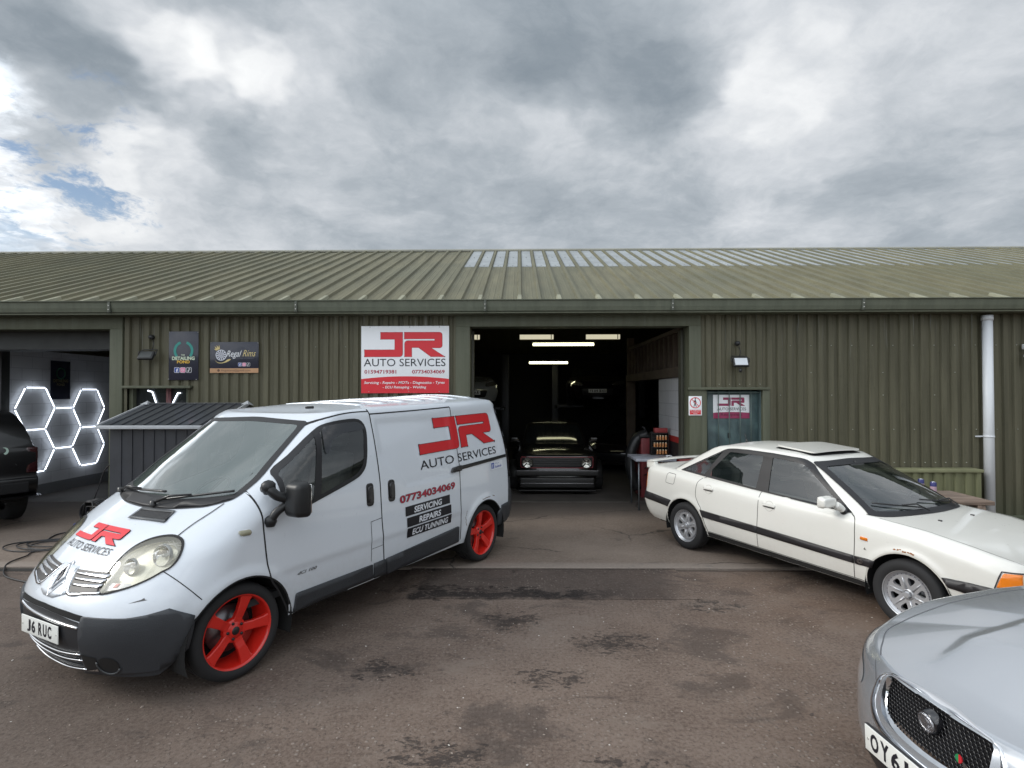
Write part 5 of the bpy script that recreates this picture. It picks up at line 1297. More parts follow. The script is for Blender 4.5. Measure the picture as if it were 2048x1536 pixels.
# --- side marker, bonnet scoop, bonnet emblem
P = round_poly([(.015, 1.000, .02), (.015, 1.035, .02), (-.065, 1.035, .02), (-.065, 1.000, .02)]); o = V.side(poly_bm([P]), 'side_marker', mat('marker_lens', (.30, .29, .20), .2, coat=.6), 1, .010, .03, .012)
V.strip([Vector(q) for q in P], .006, 'marker_rim', M_chrome, closed=True, off=.008, parent=o)
sc = [(.030, 1.133), (.400, 1.140), (.435, 1.092), (.040, 1.088)]
V.front(poly_bm([sc]), 'bonnet_vent', mat('vent_mesh', (.022, .023, .026), .55, bump=(400, .8, 1)), .006, .03, .006)
V.front(band_bm([Vector(q) for q in sc], .010, True), 'vent_frame', mat('vent_frame', (.07, .075, .08), .45), .012, 0, .008)
bx = logo_bm(1.0)
def toB(bm, x0, z0, sx, sz, sh=0.0):   # emblem on the bonnet, drawn in (y, z); y grows to the viewer's right
    for q in bm.verts: q.co = Vector((x0 + q.co.x * sx + q.co.y * sh, z0 + q.co.y * sz, 0))
    return bm
V.front(toB(logo_outline(1.0, .010), -.345, .955, .60, .27), 'bonnet_emblem_edge', M_blk, .0035, .015); V.front(toB(bx, -.345, .955, .60, .27), 'bonnet_emblem', M_red, .0090, .015)
V.front(toB(text_bm('AUTO SERVICES', width=1, height=.12), -.33, .905, .60, .30), 'bonnet_lettering', M_blk, .0045, .02)
# --- side lettering
def sideT(bm, x0, z0, name, m, off=.0022, sx=1, sz=1, sh=0.0, step=.035):
    off += .0022
    for q in bm.verts: q.co = Vector((x0 - q.co.x * sx, z0 + q.co.y * sz + q.co.x * sh, 0))
    return V.side(bm, name, m, 1, off, step)
M_vred = mat('vinyl_red', (.56, .022, .028), .3); M_vblk = mat('vinyl_black', (.010, .010, .014), .3); M_vwh = mat('vinyl_white', (.70, .73, .77), .3)
lw = 1.435; ky = .345 / (lw * 237 / 778)
sideT(logo_outline(lw, .017), -1.975, 1.357, 'emblem_edge', M_vblk, .0020, 1, ky, .012); sideT(logo_bm(lw), -1.975, 1.357, 'emblem', M_vred, .0032, 1, ky, .012)
sideT(text_bm('AUTO SERVICES', width=1.45, height=.088), -1.955, 1.208, 'lettering', M_vblk, sh=.013)
o = sideT(text_bm('07734034069', width=.885, height=.078, weight=.045), -1.615, .932, 'phone_number_edge', M_vblk, .0018, sh=.010); sideT(text_bm('07734034069', width=.875, height=.070, weight=.012), -1.620, .936, 'phone_number', M_maroon, .0030, sh=.010)
for i, (txt, z0, w_, x0, xb) in enumerate((('SERVICING', .800, .44, -1.815, -1.690), ('REPAIRS', .692, .35, -1.885, -1.710), ('ECU TUNNING', .590, .57, -1.790, -1.715))):
    sideT(poly_bm([[(0, 0), (.705, 0), (.705, .090), (0, .090)]]), xb, z0, 'service_bar', M_vblk, .0018, sh=.008)
    sideT(text_bm(txt, width=w_, height=.060, weight=.028, shear=.12), x0, z0 + .014, 'service_lettering', M_vwh, .0030, sh=.008)
f = sideT(poly_bm([round_poly([(0, 0, .01), (.285, 0, .01), (.285, .092, .01), (0, .092, .01)])]), -3.245, 1.040, 'sticker', M_vwh, .0018, sh=.01)
sideT(poly_bm([[(0, 0), (.065, 0), (.065, .070), (0, .070)]]), -3.258, 1.052, 'sticker_square', M_fb, .0028, sh=.01); sideT(text_bm('f', height=.055, weight=.03), -3.278, 1.054, 'sticker_letter', M_vwh, .0036, sh=.01)
sideT(text_bm('facebook', width=.155, height=.034, weight=.02), -3.345, 1.055, 'sticker_text', M_fb, .0028, sh=.01); sideT(text_bm('Find us on', width=.09, height=.018), -3.345, 1.102, 'sticker_text', M_fb, .0028, sh=.01)
sideT(text_bm('dCi 100', width=.185, height=.024, weight=.02, shear=.3), -.455, .600, 'engine_badge', mat('badge_silver', (.20, .21, .22), .3, .6), .004)
# scrapes and rust at the rear arch and bumper
M_scr = mat('scrape', (.10, .10, .10), .7); M_rust = mat('rust_brown', (.12, .07, .045), .85)
for (a, b) in (((-3.02, .735), (-3.20, .742)), ((-3.26, .742), (-3.31, .728)), ((-2.69, .60), (-2.70, .50)), ((-2.72, .66), (-2.70, .60))):
    P = [Vector((a[0] + (b[0] - a[0]) * k / 8 + rng.uniform(-.006, .006), a[1] + (b[1] - a[1]) * k / 8 + rng.uniform(-.004, .004))) for k in range(9)]; V.side(band_bm(P, rng.uniform(.004, .010)), 'rust_patch', M_rust, 1, .0012, 0)
frp = [(.68, .684), (.735, .703), (.745, .712), (.752, .703), (.765, .700), (.742, .695)]; V.front(poly_bm([frp]), 'scrape', M_scr, .0015, .03)
# --- rear corner: lamp and bumper
for sd in (1, -1):
    V.side(poly_bm([[(-3.60, 1.86), (-3.72, 1.78), (-3.88, 1.66), (-3.88, .90), (-3.66, .90), (-3.635, 1.16), (-3.59, 1.5), (-3.53, 1.78)]]), 'rear_lamp', mat('lamp_smoke', (.020, .018, .020), .18, coat=.6), sd, .005, .04)
    V.side(poly_bm([[(-3.43, .345), (-3.40, .50), (-3.46, .585), (-3.64, .60), (-3.66, .90), (-3.90, .90), (-3.92, .36)]]), 'rear_bumper', M_bump, sd, .010, .04, .02)
    V.side(poly_bm([[(-3.66, .90), (-3.66, .97), (-3.675, .97), (-3.68, .90)]]), 'rear_reflector', M_refl, sd, .012, .03)
# --- roof ribs, aerial
for i, x in enumerate((-1.55, -1.85, -2.15, -2.45, -2.75, -3.05, -3.35)):
    V.top(poly_bm([round_poly([(x - .05, -.55, .04), (x + .05, -.55, .04), (x + .05, .55, .04), (x - .05, .55, .04)])]), 'roof_rib', M_van, .007, .05, .012)
mb = MB(); mb.bbox(-1.02, -.94, .45, .475, 1.848, 1.872, .006); mb.build('aerial_base', M_hand, VAN)
# --- cowl, wipers
V.front(poly_bm([[(-.72, 1.226), (-.60, 1.185), (-.30, 1.156), (0, 1.148), (.30, 1.156), (.60, 1.185), (.72, 1.226), (.35, 1.204), (0, 1.198), (-.35, 1.204)]]), 'scuttle_panel', mat('scuttle_black', (.013, .013, .015), .55), .007, .04, .006)
def onws(y, z, off=.03):
    h = vB.ray_cast(Vector((3, y, z)), Vector((-1, 0, 0))); return h[0] + h[1].normalized() * off * (1 if h[1].x > 0 else -1)
for (a, b) in (((-.58, 1.205), (.06, 1.225)), ((.10, 1.178), (.69, 1.262))):
    pts = [onws(a[0] + (b[0] - a[0]) * k / 10, a[1] + (b[1] - a[1]) * k / 10, .022) for k in range(11)]
    mb = MB(); mb.tube(pts, .009, 6); w = mb.build('wiper', M_hand, VAN); pv = onws(a[0] + .02, a[1] - .02, .03)
    mb = MB(); mb.tube([pv, pv.lerp(pts[5], .5) + Vector((.02, 0, .03)), pts[5] + Vector((.006, 0, .012))], [.012, .009, .006], 6); mb.lathe([(.0001, .02), (.02, .015), (.022, -.02)], 12, 'z', pv.to_tuple()); mb.build('wiper_arm', M_hand, w)
# --- door mirrors
def van_mirror(sd):
    g_ = thing('door_mirror', None, None, (0, 0, 0)); g_.parent = VAN
    mb = MB(); bm = bmesh.new(); bmesh.ops.create_cube(bm, size=1)
    for q in bm.verts:
        x, y, z = q.co; q.co = Vector((-.335 + x * (.13 - .02 * z), sd * (1.10 + y * .185), 1.215 + z * .275))
        if x > 0: q.co.z = 1.215 + z * .24; q.co.y = sd * (1.10 + y * .165)
    bmesh.ops.bevel(bm, geom=list(bm.edges), offset=.042, segments=5, affect='EDGES', profile=.5); mb.bm(bm, 0, True)
    mb.build('mirror_shell', mat('mirror_black', (.010, .011, .012), .42), g_)
    mb = MB(); mb.tube(smooth_poly([(-.205, sd * .90, 1.30), (-.20, sd * .965, 1.295), (-.235, sd * 1.0, 1.25), (-.30, sd * 1.03, 1.22)], 5, False), [.035 + .0 * k for k in range(16)], 12)
    mb.tube(smooth_poly([(-.215, sd * .92, 1.075), (-.215, sd * .965, 1.08), (-.245, sd * .99, 1.13), (-.31, sd * 1.02, 1.18)], 5, False), .030, 12)
    mb.lathe([(.0001, -.06), (.03, -.055), (.052, -.02), (.05, .02), (.03, .04), (.0001, .05)], 16, 'z', (-.205, sd * .945, 1.315)); mb.lathe([(.0001, -.05), (.03, -.045), (.045, -.01), (.04, .02), (.0001, .04)], 16, 'z', (-.215, sd * .955, 1.07))
    mb.build('mirror_arm', mat('mirror_black'), g_)
    mb = MB(); mb.bbox(-.408, -.400, sd * 1.10 - .07, sd * 1.10 + .07, 1.11, 1.32, .003); mb.build('mirror_glass', mat('mirror_silver', (.8, .8, .8), .03, 1.0), g_)
van_mirror(1); van_mirror(-1)
for o in list(VAN.children):
    if o.name.startswith('door_mirror') and o.children and o.children[0].data.vertices[0].co.y < 0: o.location = (-.62, -.93 * .5 - .13, 0); o.rotation_euler = (0, 0, R(-28)); o.scale = (.8, .8, 1)
# --- cabin
mb = MB(); mb.bbox(-.55, .10, -.80, .80, .98, 1.10, .04, seg=3); mb.bbox(-.50, -.10, .15, .75, 1.08, 1.15, .03); mb.build('dashboard', M_cabing, VAN)
mb = MB(); mb.box(-1.47, -1.44, -.78, .78, .40, 1.78); mb.box(-1.44, -.1, -.85, .85, .45, .50); mb.build('bulkhead', M_cabin, VAN)
mb = MB(); mb.box(-3.6, .30, -.60, .60, .27, .34); mb.build('underbody', M_well, VAN)
def seat(y, m, w=.24):
    s_ = thing('seat', None, None, (0, 0, 0)); s_.parent = VAN
    mb = MB(); mb.bbox(-1.15, -.68, y - w, y + w, .75, .92, .05, seg=3); mb.build('cushion', m, s_)
    mb = MB(); T = Matrix.Translation((-1.16, y, .86)) @ Matrix.Rotation(R(-14), 4, 'Y'); mb.bbox(-.07, .07, -w, w, 0, .60, .05, seg=3, mat=T); mb.bbox(-.05, .05, -.12, .12, .64, .80, .04, seg=3, mat=T); mb.build('backrest', m, s_)
M_seat = mat('seat_cloth', (.09, .095, .10), .9, var=(9, .2))
seat(-.42, M_seat); seat(.42, M_seat, .22); seat(.02, M_seat, .18)
mb = MB(); T = Matrix.Translation((-.58, -.40, 1.10)) @ Matrix.Rotation(R(35), 4, 'Y'); mb.tube([T @ Vector((.19 * math.cos(a), .19 * math.sin(a), 0)) for a in [q * .2618 for q in range(24)]], .014, 8, closed=True); mb.tube([T @ Vector((-.19, 0, 0)), T @ Vector((.19, 0, 0))], .016, 8); mb.tube([T @ Vector((0, 0, 0)), (-.40, -.40, 1.02)], .03, 8); mb.build('steering_wheel', M_hand, VAN)
mb = MB(); mb.bbox(-.30, -.16, .25, .55, 1.15, 1.17, .004); mb.bbox(-.26, -.14, -.10, .06, 1.15, 1.165, .004); mb.build('papers', mat('paper_white', (.6, .6, .55), .7), VAN)
# --- wheels
M_rimred = mat('rim_red', (.62, .020, .012), .32, coat=.5)
def van_wheel(x, sd, front):
    w = thing('wheel', None, None, (x, sd * .795, .330)); w.parent = VAN; w.rotation_euler = (0, R(-18 if front else 4), R(-2 if front else 0))
    wheel_tyre(w, .330, .254, .235, sd); spoke5(w, .262, .106, sd, M_rimred, caliper=200 if front else None)
    return w
van_wheel(0, 1, True); van_wheel(-3.10, 1, False); van_wheel(0, -1, True); van_wheel(-3.10, -1, False)
set_pose(VAN, (-2.750, 4.400, 0), -119.578, 3.10, AP)
# ================================================================== the cream-white saloon
AUD = thing('saloon_car', 'cream white older four door saloon with tail spoiler and black rub strip', 'car', (3.990, 5.200, 0))
M_aud = mat('saloon_cream', fn=paint_fn((.715, .71, .665), .05))
ab = [(.9, .20), (.40, .20), (.34, .235), (-2.3, .235), (-2.4, .25), (-2.9, .25), (-3.5, .27)]
belt = [(.87, .655), (.71, .722), (.45, .775), (.10, .835), (-.40, .872), (-1.5, .888), (-2.5, .925), (-3.0, .955), (-3.45, .962)]
shf = lambda d: [(x, z - d) for x, z in belt]
ak = [dict(v=.20, z=ab, xf=.80, cf=.45, w=.775, n=3.2, xr=-3.42, cr=-3.20, nr=4.0),
      dict(v=.31, z=.32, xf=.855, cf=.45, w=.805, n=3.4, xr=-3.49, cr=-3.24),
      dict(v=.44, z=.44, xf=.900, cf=.48, w=.832, n=3.4, xr=-3.545, cr=-3.28),
      dict(v=.52, z=.52, xf=.910, cf=.48, w=.840, n=3.4, xr=-3.56, cr=-3.28),
      dict(v=.58, z=[(.9, .545), (.5, .58), (-.2, .62), (-3.5, .63)], xf=.880, cf=.46, w=.838, n=3.6, xr=-3.515, cr=-3.26),
      dict(v=.66, z=shf(.085), xf=.870, cf=.46, w=.826, n=3.6, xr=-3.49, cr=-3.24),
      dict(v=.72, z=shf(.030), xf=.855, cf=.45, w=.795, n=3.6, xr=-3.475, cr=-3.22),
      dict(v=.76, z=shf(.0), xf=.825, cf=.43, w=.755, n=3.6, xr=-3.455, cr=-3.20)]
def aud_disp(X, Z):
    d = np.zeros_like(X)
    for ax in (0.0, -2.62): r = np.hypot(X - ax, Z - .29); d += .014 * np.exp(-((r - .355) / .030) ** 2) * (Z > .15)
    return d
atap = [(-3.6, .965), (-2.9, .99), (-2.2, 1.0), (-.4, 1.0), (.2, .985), (.6, .945), (.92, .93)]
S1 = Shell(ak, nf=26, ns=150, nr=16, nv=60, disp=aud_disp, taper=atap, cap=dict(m=12, spine=(.30, -3.2), z=[(.9, .670), (.75, .722), (.45, .793), (.10, .850), (-.30, .892), (-1, .915), (-2.8, .985), (-3.1, .992), (-3.4, .985)], e=2.4))
gk = [dict(v=.80, z=.80, xf=-.09, cf=-.50, w=.768, n=3.0, xr=-3.28, cr=-2.95, nr=3.2),
      dict(v=.90, z=.90, xf=-.240, cf=-.62, w=.738, n=3.0, xr=-3.17, cr=-2.85),
      dict(v=1.0, z=1.0, xf=-.425, cf=-.78, w=.700, n=3.1, xr=-2.98, cr=-2.70),
      dict(v=1.12, z=1.12, xf=-.668, cf=-.98, w=.655, n=3.2, xr=-2.76, cr=-2.52),
      dict(v=1.22, z=1.22, xf=-.880, cf=-1.14, w=.612, n=3.3, xr=-2.58, cr=-2.36),
      dict(v=1.28, z=[(-.9, 1.27), (-1.3, 1.30), (-1.9, 1.312), (-2.3, 1.29), (-2.5, 1.27)], xf=-1.000, cf=-1.24, w=.578, n=3.3, xr=-2.47, cr=-2.28),
      dict(v=1.31, z=[(-.9, 1.295), (-1.3, 1.328), (-1.9, 1.340), (-2.3, 1.312), (-2.5, 1.285)], xf=-1.055, cf=-1.29, w=.545, n=3.2, xr=-2.40, cr=-2.22)]
S2 = Shell(gk, nf=24, ns=80, nr=16, nv=40, cap=dict(m=10, spine=(-1.35, -2.1), z=[(-1.06, 1.312), (-1.25, 1.348), (-1.5, 1.372), (-1.9, 1.380), (-2.2, 1.360), (-2.42, 1.30)], e=2.2))
bma = S1.bm(); bmg = S2.bm()
aB1 = bvh_of(bma); aB2 = bvh_of(bmg)
bmu = bma.copy(); me_ = bpy.data.meshes.new('t'); bmg.to_mesh(me_); bmu.from_mesh(me_); bpy.data.meshes.remove(me_); aB = bvh_of(bmu); bmu.free()
#CASTSTOP
A = Car(AUD, aB)
# clear the deck inside the cabin
dead = [f for f in bma.faces if (lambda c: c.z > .86 and abs(c.y) < .66 and -2.95 < c.x < -.42)(f.calc_center_median())]
bmesh.ops.delete(bma, geom=dead, context='FACES')
for c in (0.0, -2.62): cut(bma, circ(c, .295, .335, 60), where=lambda q: abs(q.y) > .45)
q_in = round_poly([(-2.730, .975, .02), (-2.195, 1.262, .02), (-2.200, 1.245, .01), (-2.390, .955, .02)]); r_in = round_poly([(-2.300, .955, .02), (-2.290, 1.03, .04), (-2.090, 1.268, .03), (-1.605, 1.270, .02), (-1.600, .915, .02)])
f_in = round_poly([(-1.450, .905, .02), (-1.495, 1.266, .02), (-1.14, 1.252, .06), (-1.045, 1.212, .05), (-.665, .945, .02), (-.675, .885, .02)])
dlo = round_poly([(-2.800, .962, .015), (-2.15, 1.293, .05), (-2.03, 1.306, .05), (-1.85, 1.312), (-1.50, 1.308), (-1.13, 1.292, .06), (-1.03, 1.250, .05), (-.500, .868, .01), (-.86, .872), (-1.71, .903), (-2.35, .935)])
for P in (q_in, r_in, f_in): cut(bmg, P, where=lambda q: abs(q.y) > .4, bvh=aB2)
w_in = round_poly([(-.665, .900, .03), (.665, .900, .03), (.505, 1.232, .04), (0, 1.247, .1), (-.505, 1.232, .04)]); w_out = round_poly([(-.715, .86), (.715, .86), (.545, 1.268, .03), (0, 1.283, .1), (-.545, 1.268, .03)])
cut(bmg, w_in, ax=(1, 2), where=lambda q: q.x > -1.3, bvh=aB2)
b_in = round_poly([(-.60, 1.0, .03), (.60, 1.0, .03), (.50, 1.255, .04), (-.50, 1.255, .04)]); cut(bmg, b_in, ax=(1, 2), where=lambda q: q.x < -2.2)
bmesh.ops.delete(bmg, geom=[f for f in bmg.faces if f.calc_center_median().z < .83], context='FACES')
put(bma, 'body', M_aud, AUD); put(bmg, 'roof', M_aud, AUD)
M_ag = glass_mat('saloon_glass', (.05, .075, .08), .38, f0=.13); M_aw = glass_mat('saloon_windscreen', (.05, .075, .085), .45, f0=.11, pw=3.5)
for sd in (1, -1):
    A.side(loops_bm(dlo, [shrink(q_in), shrink(r_in), shrink(f_in)]), 'window_surround', M_rub, sd, .007, .025)
    for P in (q_in, r_in, f_in): A.side(poly_bm([P]), 'side_window', M_ag, sd, .001, .04)
    A.side(poly_bm([[(-2.270, .945), (-2.305, .945), (-2.31, 1.02), (-2.285, 1.02)]]), 'quarter_trim', mat('trim_brown', (.08, .03, .03), .4), sd, .006, .04)
    A.side(poly_bm([[(-1.575, .905), (-1.475, .903), (-1.525, 1.29), (-1.585, 1.29)]]), 'door_pillar', mat('pillar_black', (.022, .018, .017), .35, coat=.4), sd, .006, .04)
    A.side(poly_bm([[(-.66, .89), (-.52, .872), (-.60, .935), (-.675, .975)]]), 'mirror_base', M_hand, sd, .007, .03, .01)
    for P in ([(-3.62, .608), (-3.3, .598), (-2.86, .566), (-2.925, .478), (-3.3, .500), (-3.62, .512)], [(-2.345, .546), (-1.515, .532), (-1.52, .458), (-2.30, .468)], [(-1.505, .532), (-.445, .508), (-.445, .438), (-1.51, .458)], [(-.430, .508), (-.255, .510), (-.285, .440), (-.430, .438)], [(.272, .522), (.45, .532), (.98, .535), (.98, .432), (.55, .432), (.315, .455)]):
        o = A.side(poly_bm([P]), 'rub_strip', mat('strip_black', (.020, .019, .021), .45, bump=(120, .2)), sd, .012, .06, .016)
        A.side(band_bm([Vector(q) for q in P[:2]], .005), 'strip_bead', mat('bead_grey', (.20, .2, .19), .3, .5), sd, .015, .0, parent=o) if len(P) < 6 else None
    # sill and lower valance
    A.side(poly_bm([[(-2.31, .298), (-.33, .290), (-.31, .19), (-2.33, .19)]]), 'sill_strip', mat('sill_black', (.014, .014, .014), .7), sd, .004, .06)
    for pts in ([(-2.335, .94), (-2.395, .90), (-2.425, .82), (-2.430, .70), (-2.385, .62), (-2.335, .56), (-2.285, .42), (-2.245, .305)], [(-1.525, .895), (-1.505, .81), (-1.51, .53), (-1.525, .30)], [(-.505, .868), (-.450, .83), (-.437, .72), (-.437, .52), (-.455, .30)]): A.strip(smooth_poly(pts, 4, False), .007, 'panel_gap', mat('gap_soft', (.05, .048, .045), .8), sd=sd, off=.0012)
    A.strip([(-2.245, .303), (-.33, .296)], .006, 'panel_gap', M_seam, sd=sd)
    # fuel flap (right side only), handles, lamps, markers
    if sd < 0: A.strip([Vector(q) for q in round_poly([(-2.955, .912, .03), (-2.80, .905, .03), (-2.825, .775, .03), (-2.985, .780, .03)])], .005, 'fuel_flap_gap', mat('gap_soft'), sd=sd, closed=True)
    for x in (-2.222, -1.362):
        z = .822 if x < -2 else .788
        A.strip([Vector(q) for q in circ(x, z - .012, .052, 24)], .004, 'handle_recess', mat('recess_grey', (.45, .44, .40), .4), sd=sd, closed=True)
        h = A.side(poly_bm([round_poly([(x - .075, z - .014, .012), (x + .075, z - .018, .012), (x + .075, z + .014, .012), (x - .075, z + .018, .012)])]), 'door_handle', M_aud, sd, .012, .02, .012)
        A.strip([(x - .07, z - .022), (x + .07, z - .024)], .008, 'handle_shadow_gap', M_seam, sd=sd, parent=h, off=.0125)
    A.side(poly_bm([round_poly([(-.382, .668, .006), (-.318, .664, .006), (-.318, .690, .006), (-.382, .694, .006)])]), 'side_marker', M_amber, sd, .008, .03, .01)
    A.side(poly_bm([round_poly([(-3.55, .66, .01), (-3.40, .655, .02), (-3.375, .85, .02), (-3.55, .85, .01)])]), 'rear_lamp', M_amber, sd, .006, .03, .01)
    hl_ = A.side(poly_bm([round_poly([(.615, .545, .01), (.648, .655, .012), (.735, .660), (.750, .550)])]), 'indicator_lamp', M_amber, sd, .006, .02, .01)
    A.strip([Vector(q) for q in [(.605, .535), (.638, .665), (.80, .670), (.90, .66)]], .008, 'lamp_rim', M_rub, sd=sd, off=.008, parent=hl_)
    A.side(poly_bm([[(.755, .550), (.740, .658), (.90, .655), (.90, .550)]]), 'headlight', mat('clear_glass_lamp', (.55, .57, .58), .08, .7, coat=1), sd, .006, .02, .01)
    for c in (0.0, -2.62): A.strip([(a, b) for a, b in circ(c, .295, .341, 40, 0, 180)], .012, 'arch_lip', mat('lip_cream', (.60, .59, .54), .3), sd=sd, off=.004)
# chips, rust over the front arch, ring badge on the strip
for i in range(9):
    a = R(104 - i * 3.1); P = [(math.cos(a) * .362 + rng.uniform(-.010, .010), .295 + math.sin(a) * .362 + rng.uniform(-.006, .008)) for k in range(5)]
    A.side(poly_bm([smooth_poly([(P[0][0] + .011 * math.cos(q * 1.05) * rng.uniform(.5, 1.3), P[0][1] + .006 * math.sin(q * 1.05) * rng.uniform(.5, 1.4)) for q in range(6)], 2)]), 'rust_patch', mat('rust_orange', (.28, .11, .035), .85), -1, .0025, .03)
A.side(poly_bm([[(-.352, .588), (-.340, .606), (-.334, .590), (-.322, .584), (-.340, .582)]]), 'chip', mat('chip_grey', (.12, .12, .10), .8), -1, .0025, .03)
for k in range(2): A.strip([Vector(q) for q in circ(-.385 + .014 * k, .472, .017, 16)], .0045, 'ring_badge', M_chrome, sd=-1, off=.0150, closed=True)
lay(loops_bm(w_out, [shrink(w_in, .010)]), lambda a, b: (3, a, b), (-1, 0, 0), aB2, .007, .03).build('windscreen_border', M_rub, AUD, fixn=False); lay(poly_bm([w_in]), lambda a, b: (3, a, b), (-1, 0, 0), aB2, .001, .05).build('windscreen', M_aw, AUD, fixn=False)
lay(loops_bm(round_poly([(-.64, .965, .03), (.64, .965, .03), (.53, 1.285, .04), (-.53, 1.285, .04)]), [shrink(b_in)]), lambda a, b: (-6, a, b), (1, 0, 0), aB2, .004, .04).build('rear_window_border', M_rub, AUD, fixn=False)
lay(poly_bm([b_in]), lambda a, b: (-6, a, b), (1, 0, 0), aB2, .001, .05).build('rear_window', M_ag, AUD, fixn=False)
# rear deck wing
mb = MB(); sec = [(-3.575, .985), (-3.57, 1.005), (-3.50, 1.022), (-3.40, 1.018), (-3.385, 1.008), (-3.42, .992)]
ys = [-.70, -.685, -.60, -.3, 0, .3, .60, .685, .70]; vs = []; n = len(sec)
for y in ys:
    e = abs(y) / .70; k = 1 - .35 * max(0, e - .96) / .04; dx_w = -.05 * e ** 2 * -1
    for x, z in sec: vs.append((-3.48 + (x + 3.48) * k + dx_w, y, 1.004 + (z - 1.004) * k + .012 * (1 - e * e)))
fs = [(i * n + j, i * n + (j + 1) % n, (i + 1) * n + (j + 1) % n, (i + 1) * n + j) for i in range(len(ys) - 1) for j in range(n)] + [tuple(range(n)), tuple(range((len(ys) - 1) * n, len(ys) * n))[::-1]]
mb.add(vs, fs, 0, True)
w_ = mb.build('tail_spoiler', M_aud, AUD, auto=40)
for y in (-.655, .655):
    mb = MB(); mb.bbox(-3.52, -3.35, y - .035, y + .035, .90, 1.0, .015); mb.build('spoiler_foot', M_aud, w_)
mb = MB(); mb.bbox(-3.47, -3.40, -.16, .16, .95, 1.0, .01); mb.build('brake_light', mat('dark_red_lens', (.20, .02, .02), .15, coat=.6), w_)
# tilted glass-less sunroof panel
T = Matrix.Translation((-1.125, 0, 1.349)) @ Matrix.Rotation(R(4.6), 4, 'Y')
bm = poly_bm([round_poly([(-.46, -.42, .05), (0, -.42, .05), (0, .42, .05), (-.46, .42, .05)])]); cut_bm(bm, .06)
for q in bm.verts: q.co = T @ Vector((q.co.x, q.co.y, .012 - .055 * q.co.y ** 2 + .004))
r = bmesh.ops.extrude_face_region(bm, geom=list(bm.faces))
for q in [x for x in r['geom'] if isinstance(x, bmesh.types.BMVert)]: q.co.z -= .016
mb = MB(); mb.bm(bm, 0, True); mb.build('sunroof_panel', M_aud, AUD, auto=40)
A.top(poly_bm([round_poly([(-1.60, -.43, .05), (-1.12, -.43, .05), (-1.12, .43, .05), (-1.60, .43, .05)])]), 'sunroof_opening', M_seam, .002, .06)
mb = MB(); mb.tube([(-2.16, -.22, 1.36), (-2.165, -.22, 1.395)], .012, 8); mb.tube([(-2.165, -.22, 1.39), (-2.19, -.22, 1.46)], .004, 6); mb.build('roof_aerial', M_hand, AUD)
# scuttle, wipers, washer jets
lay(poly_bm([smooth_poly([(-.345, -.71), (-.235, -.58), (-.175, -.3), (-.155, 0), (-.175, .3), (-.235, .58), (-.345, .71), (-.45, .66), (-.34, .3), (-.32, 0), (-.34, -.3), (-.45, -.66)], 3)]), lambda a, b: (a, b, 4), (0, 0, -1), aB1, .004, .04).build('scuttle_panel', mat('scuttle_black'), AUD, fixn=False)
for (a, b) in (((-.08, .905), (-.60, .955)), ((.55, .905), (.02, .955))):
    P = []
    for k in range(9):
        y, z = a[0] + (b[0] - a[0]) * k / 8, a[1] + (b[1] - a[1]) * k / 8; h = aB2.ray_cast(Vector((3, y, z)), Vector((-1, 0, 0))); P.append(h[0] + Vector((.016, 0, .016)))
    mb = MB(); mb.tube(P, .007, 6); mb.tube([P[0] + Vector((.05, 0, -.02)), P[0].lerp(P[4], .5) + Vector((.03, 0, .03)), P[4] + Vector((.005, 0, .008))], .007, 6); mb.build('wiper', M_hand, AUD)
for y in (-.28, .28): mb = MB(); h = aB.ray_cast(Vector((.0, y, 3)), Vector((0, 0, -1)))[0]; mb.bbox(h.x - .018, h.x + .012, y - .010, y + .010, h.z - .004, h.z + .010, .003); mb.build('washer_jet', M_hand, AUD)
A.strip([Vector(q) for q in smooth_poly([(-.28, -.715), (.10, -.700), (.45, -.665), (.70, -.62), (.82, -.58)], 4, False)], .006, 'bonnet_gap', mat('gap_soft'), how='top', off=.0012); A.strip([Vector(q) for q in smooth_poly([(-.28, .715), (.10, .700), (.45, .665), (.70, .62), (.82, .58)], 4, False)], .006, 'bonnet_gap', mat('gap_soft'), how='top', off=.0012)
# mirrors
for sd in (-1, 1):
    g_ = thing('door_mirror', None, None, (0, 0, 0)); g_.parent = AUD
    tp = lambda v: Vector((v.x * (1 if v.x < 0 else .85), v.y, v.z * (1.0 if v.x < 0 else .80)))
    mb = MB(); mb.bm(pillow((-.645, sd * .925, .957), (.105, .190, .112), .40, 16, tp), 0, True)
    mb.tube(smooth_poly([(-.60, sd * .86, .935), (-.585, sd * .82, .915), (-.575, sd * .79, .885)], 4, False), [.036] * 4 + [.032] * 4 + [.026], 12)
    mb.build('mirror_shell', M_aud, g_)
    mb = MB(); mb.tube([(-.57, sd * .80, .878), (-.57, sd * .755, .875)], .030, 12); mb.build('mirror_foot', M_hand, g_)
    if sd > 0: g_.location = (-.13, -.10, .0)
    mb = MB(); mb.bbox(-.700, -.694, sd * .925 - .070, sd * .925 + .070, .918, .996, .002); mb.build('mirror_glass', mat('mirror_silver'), g_)
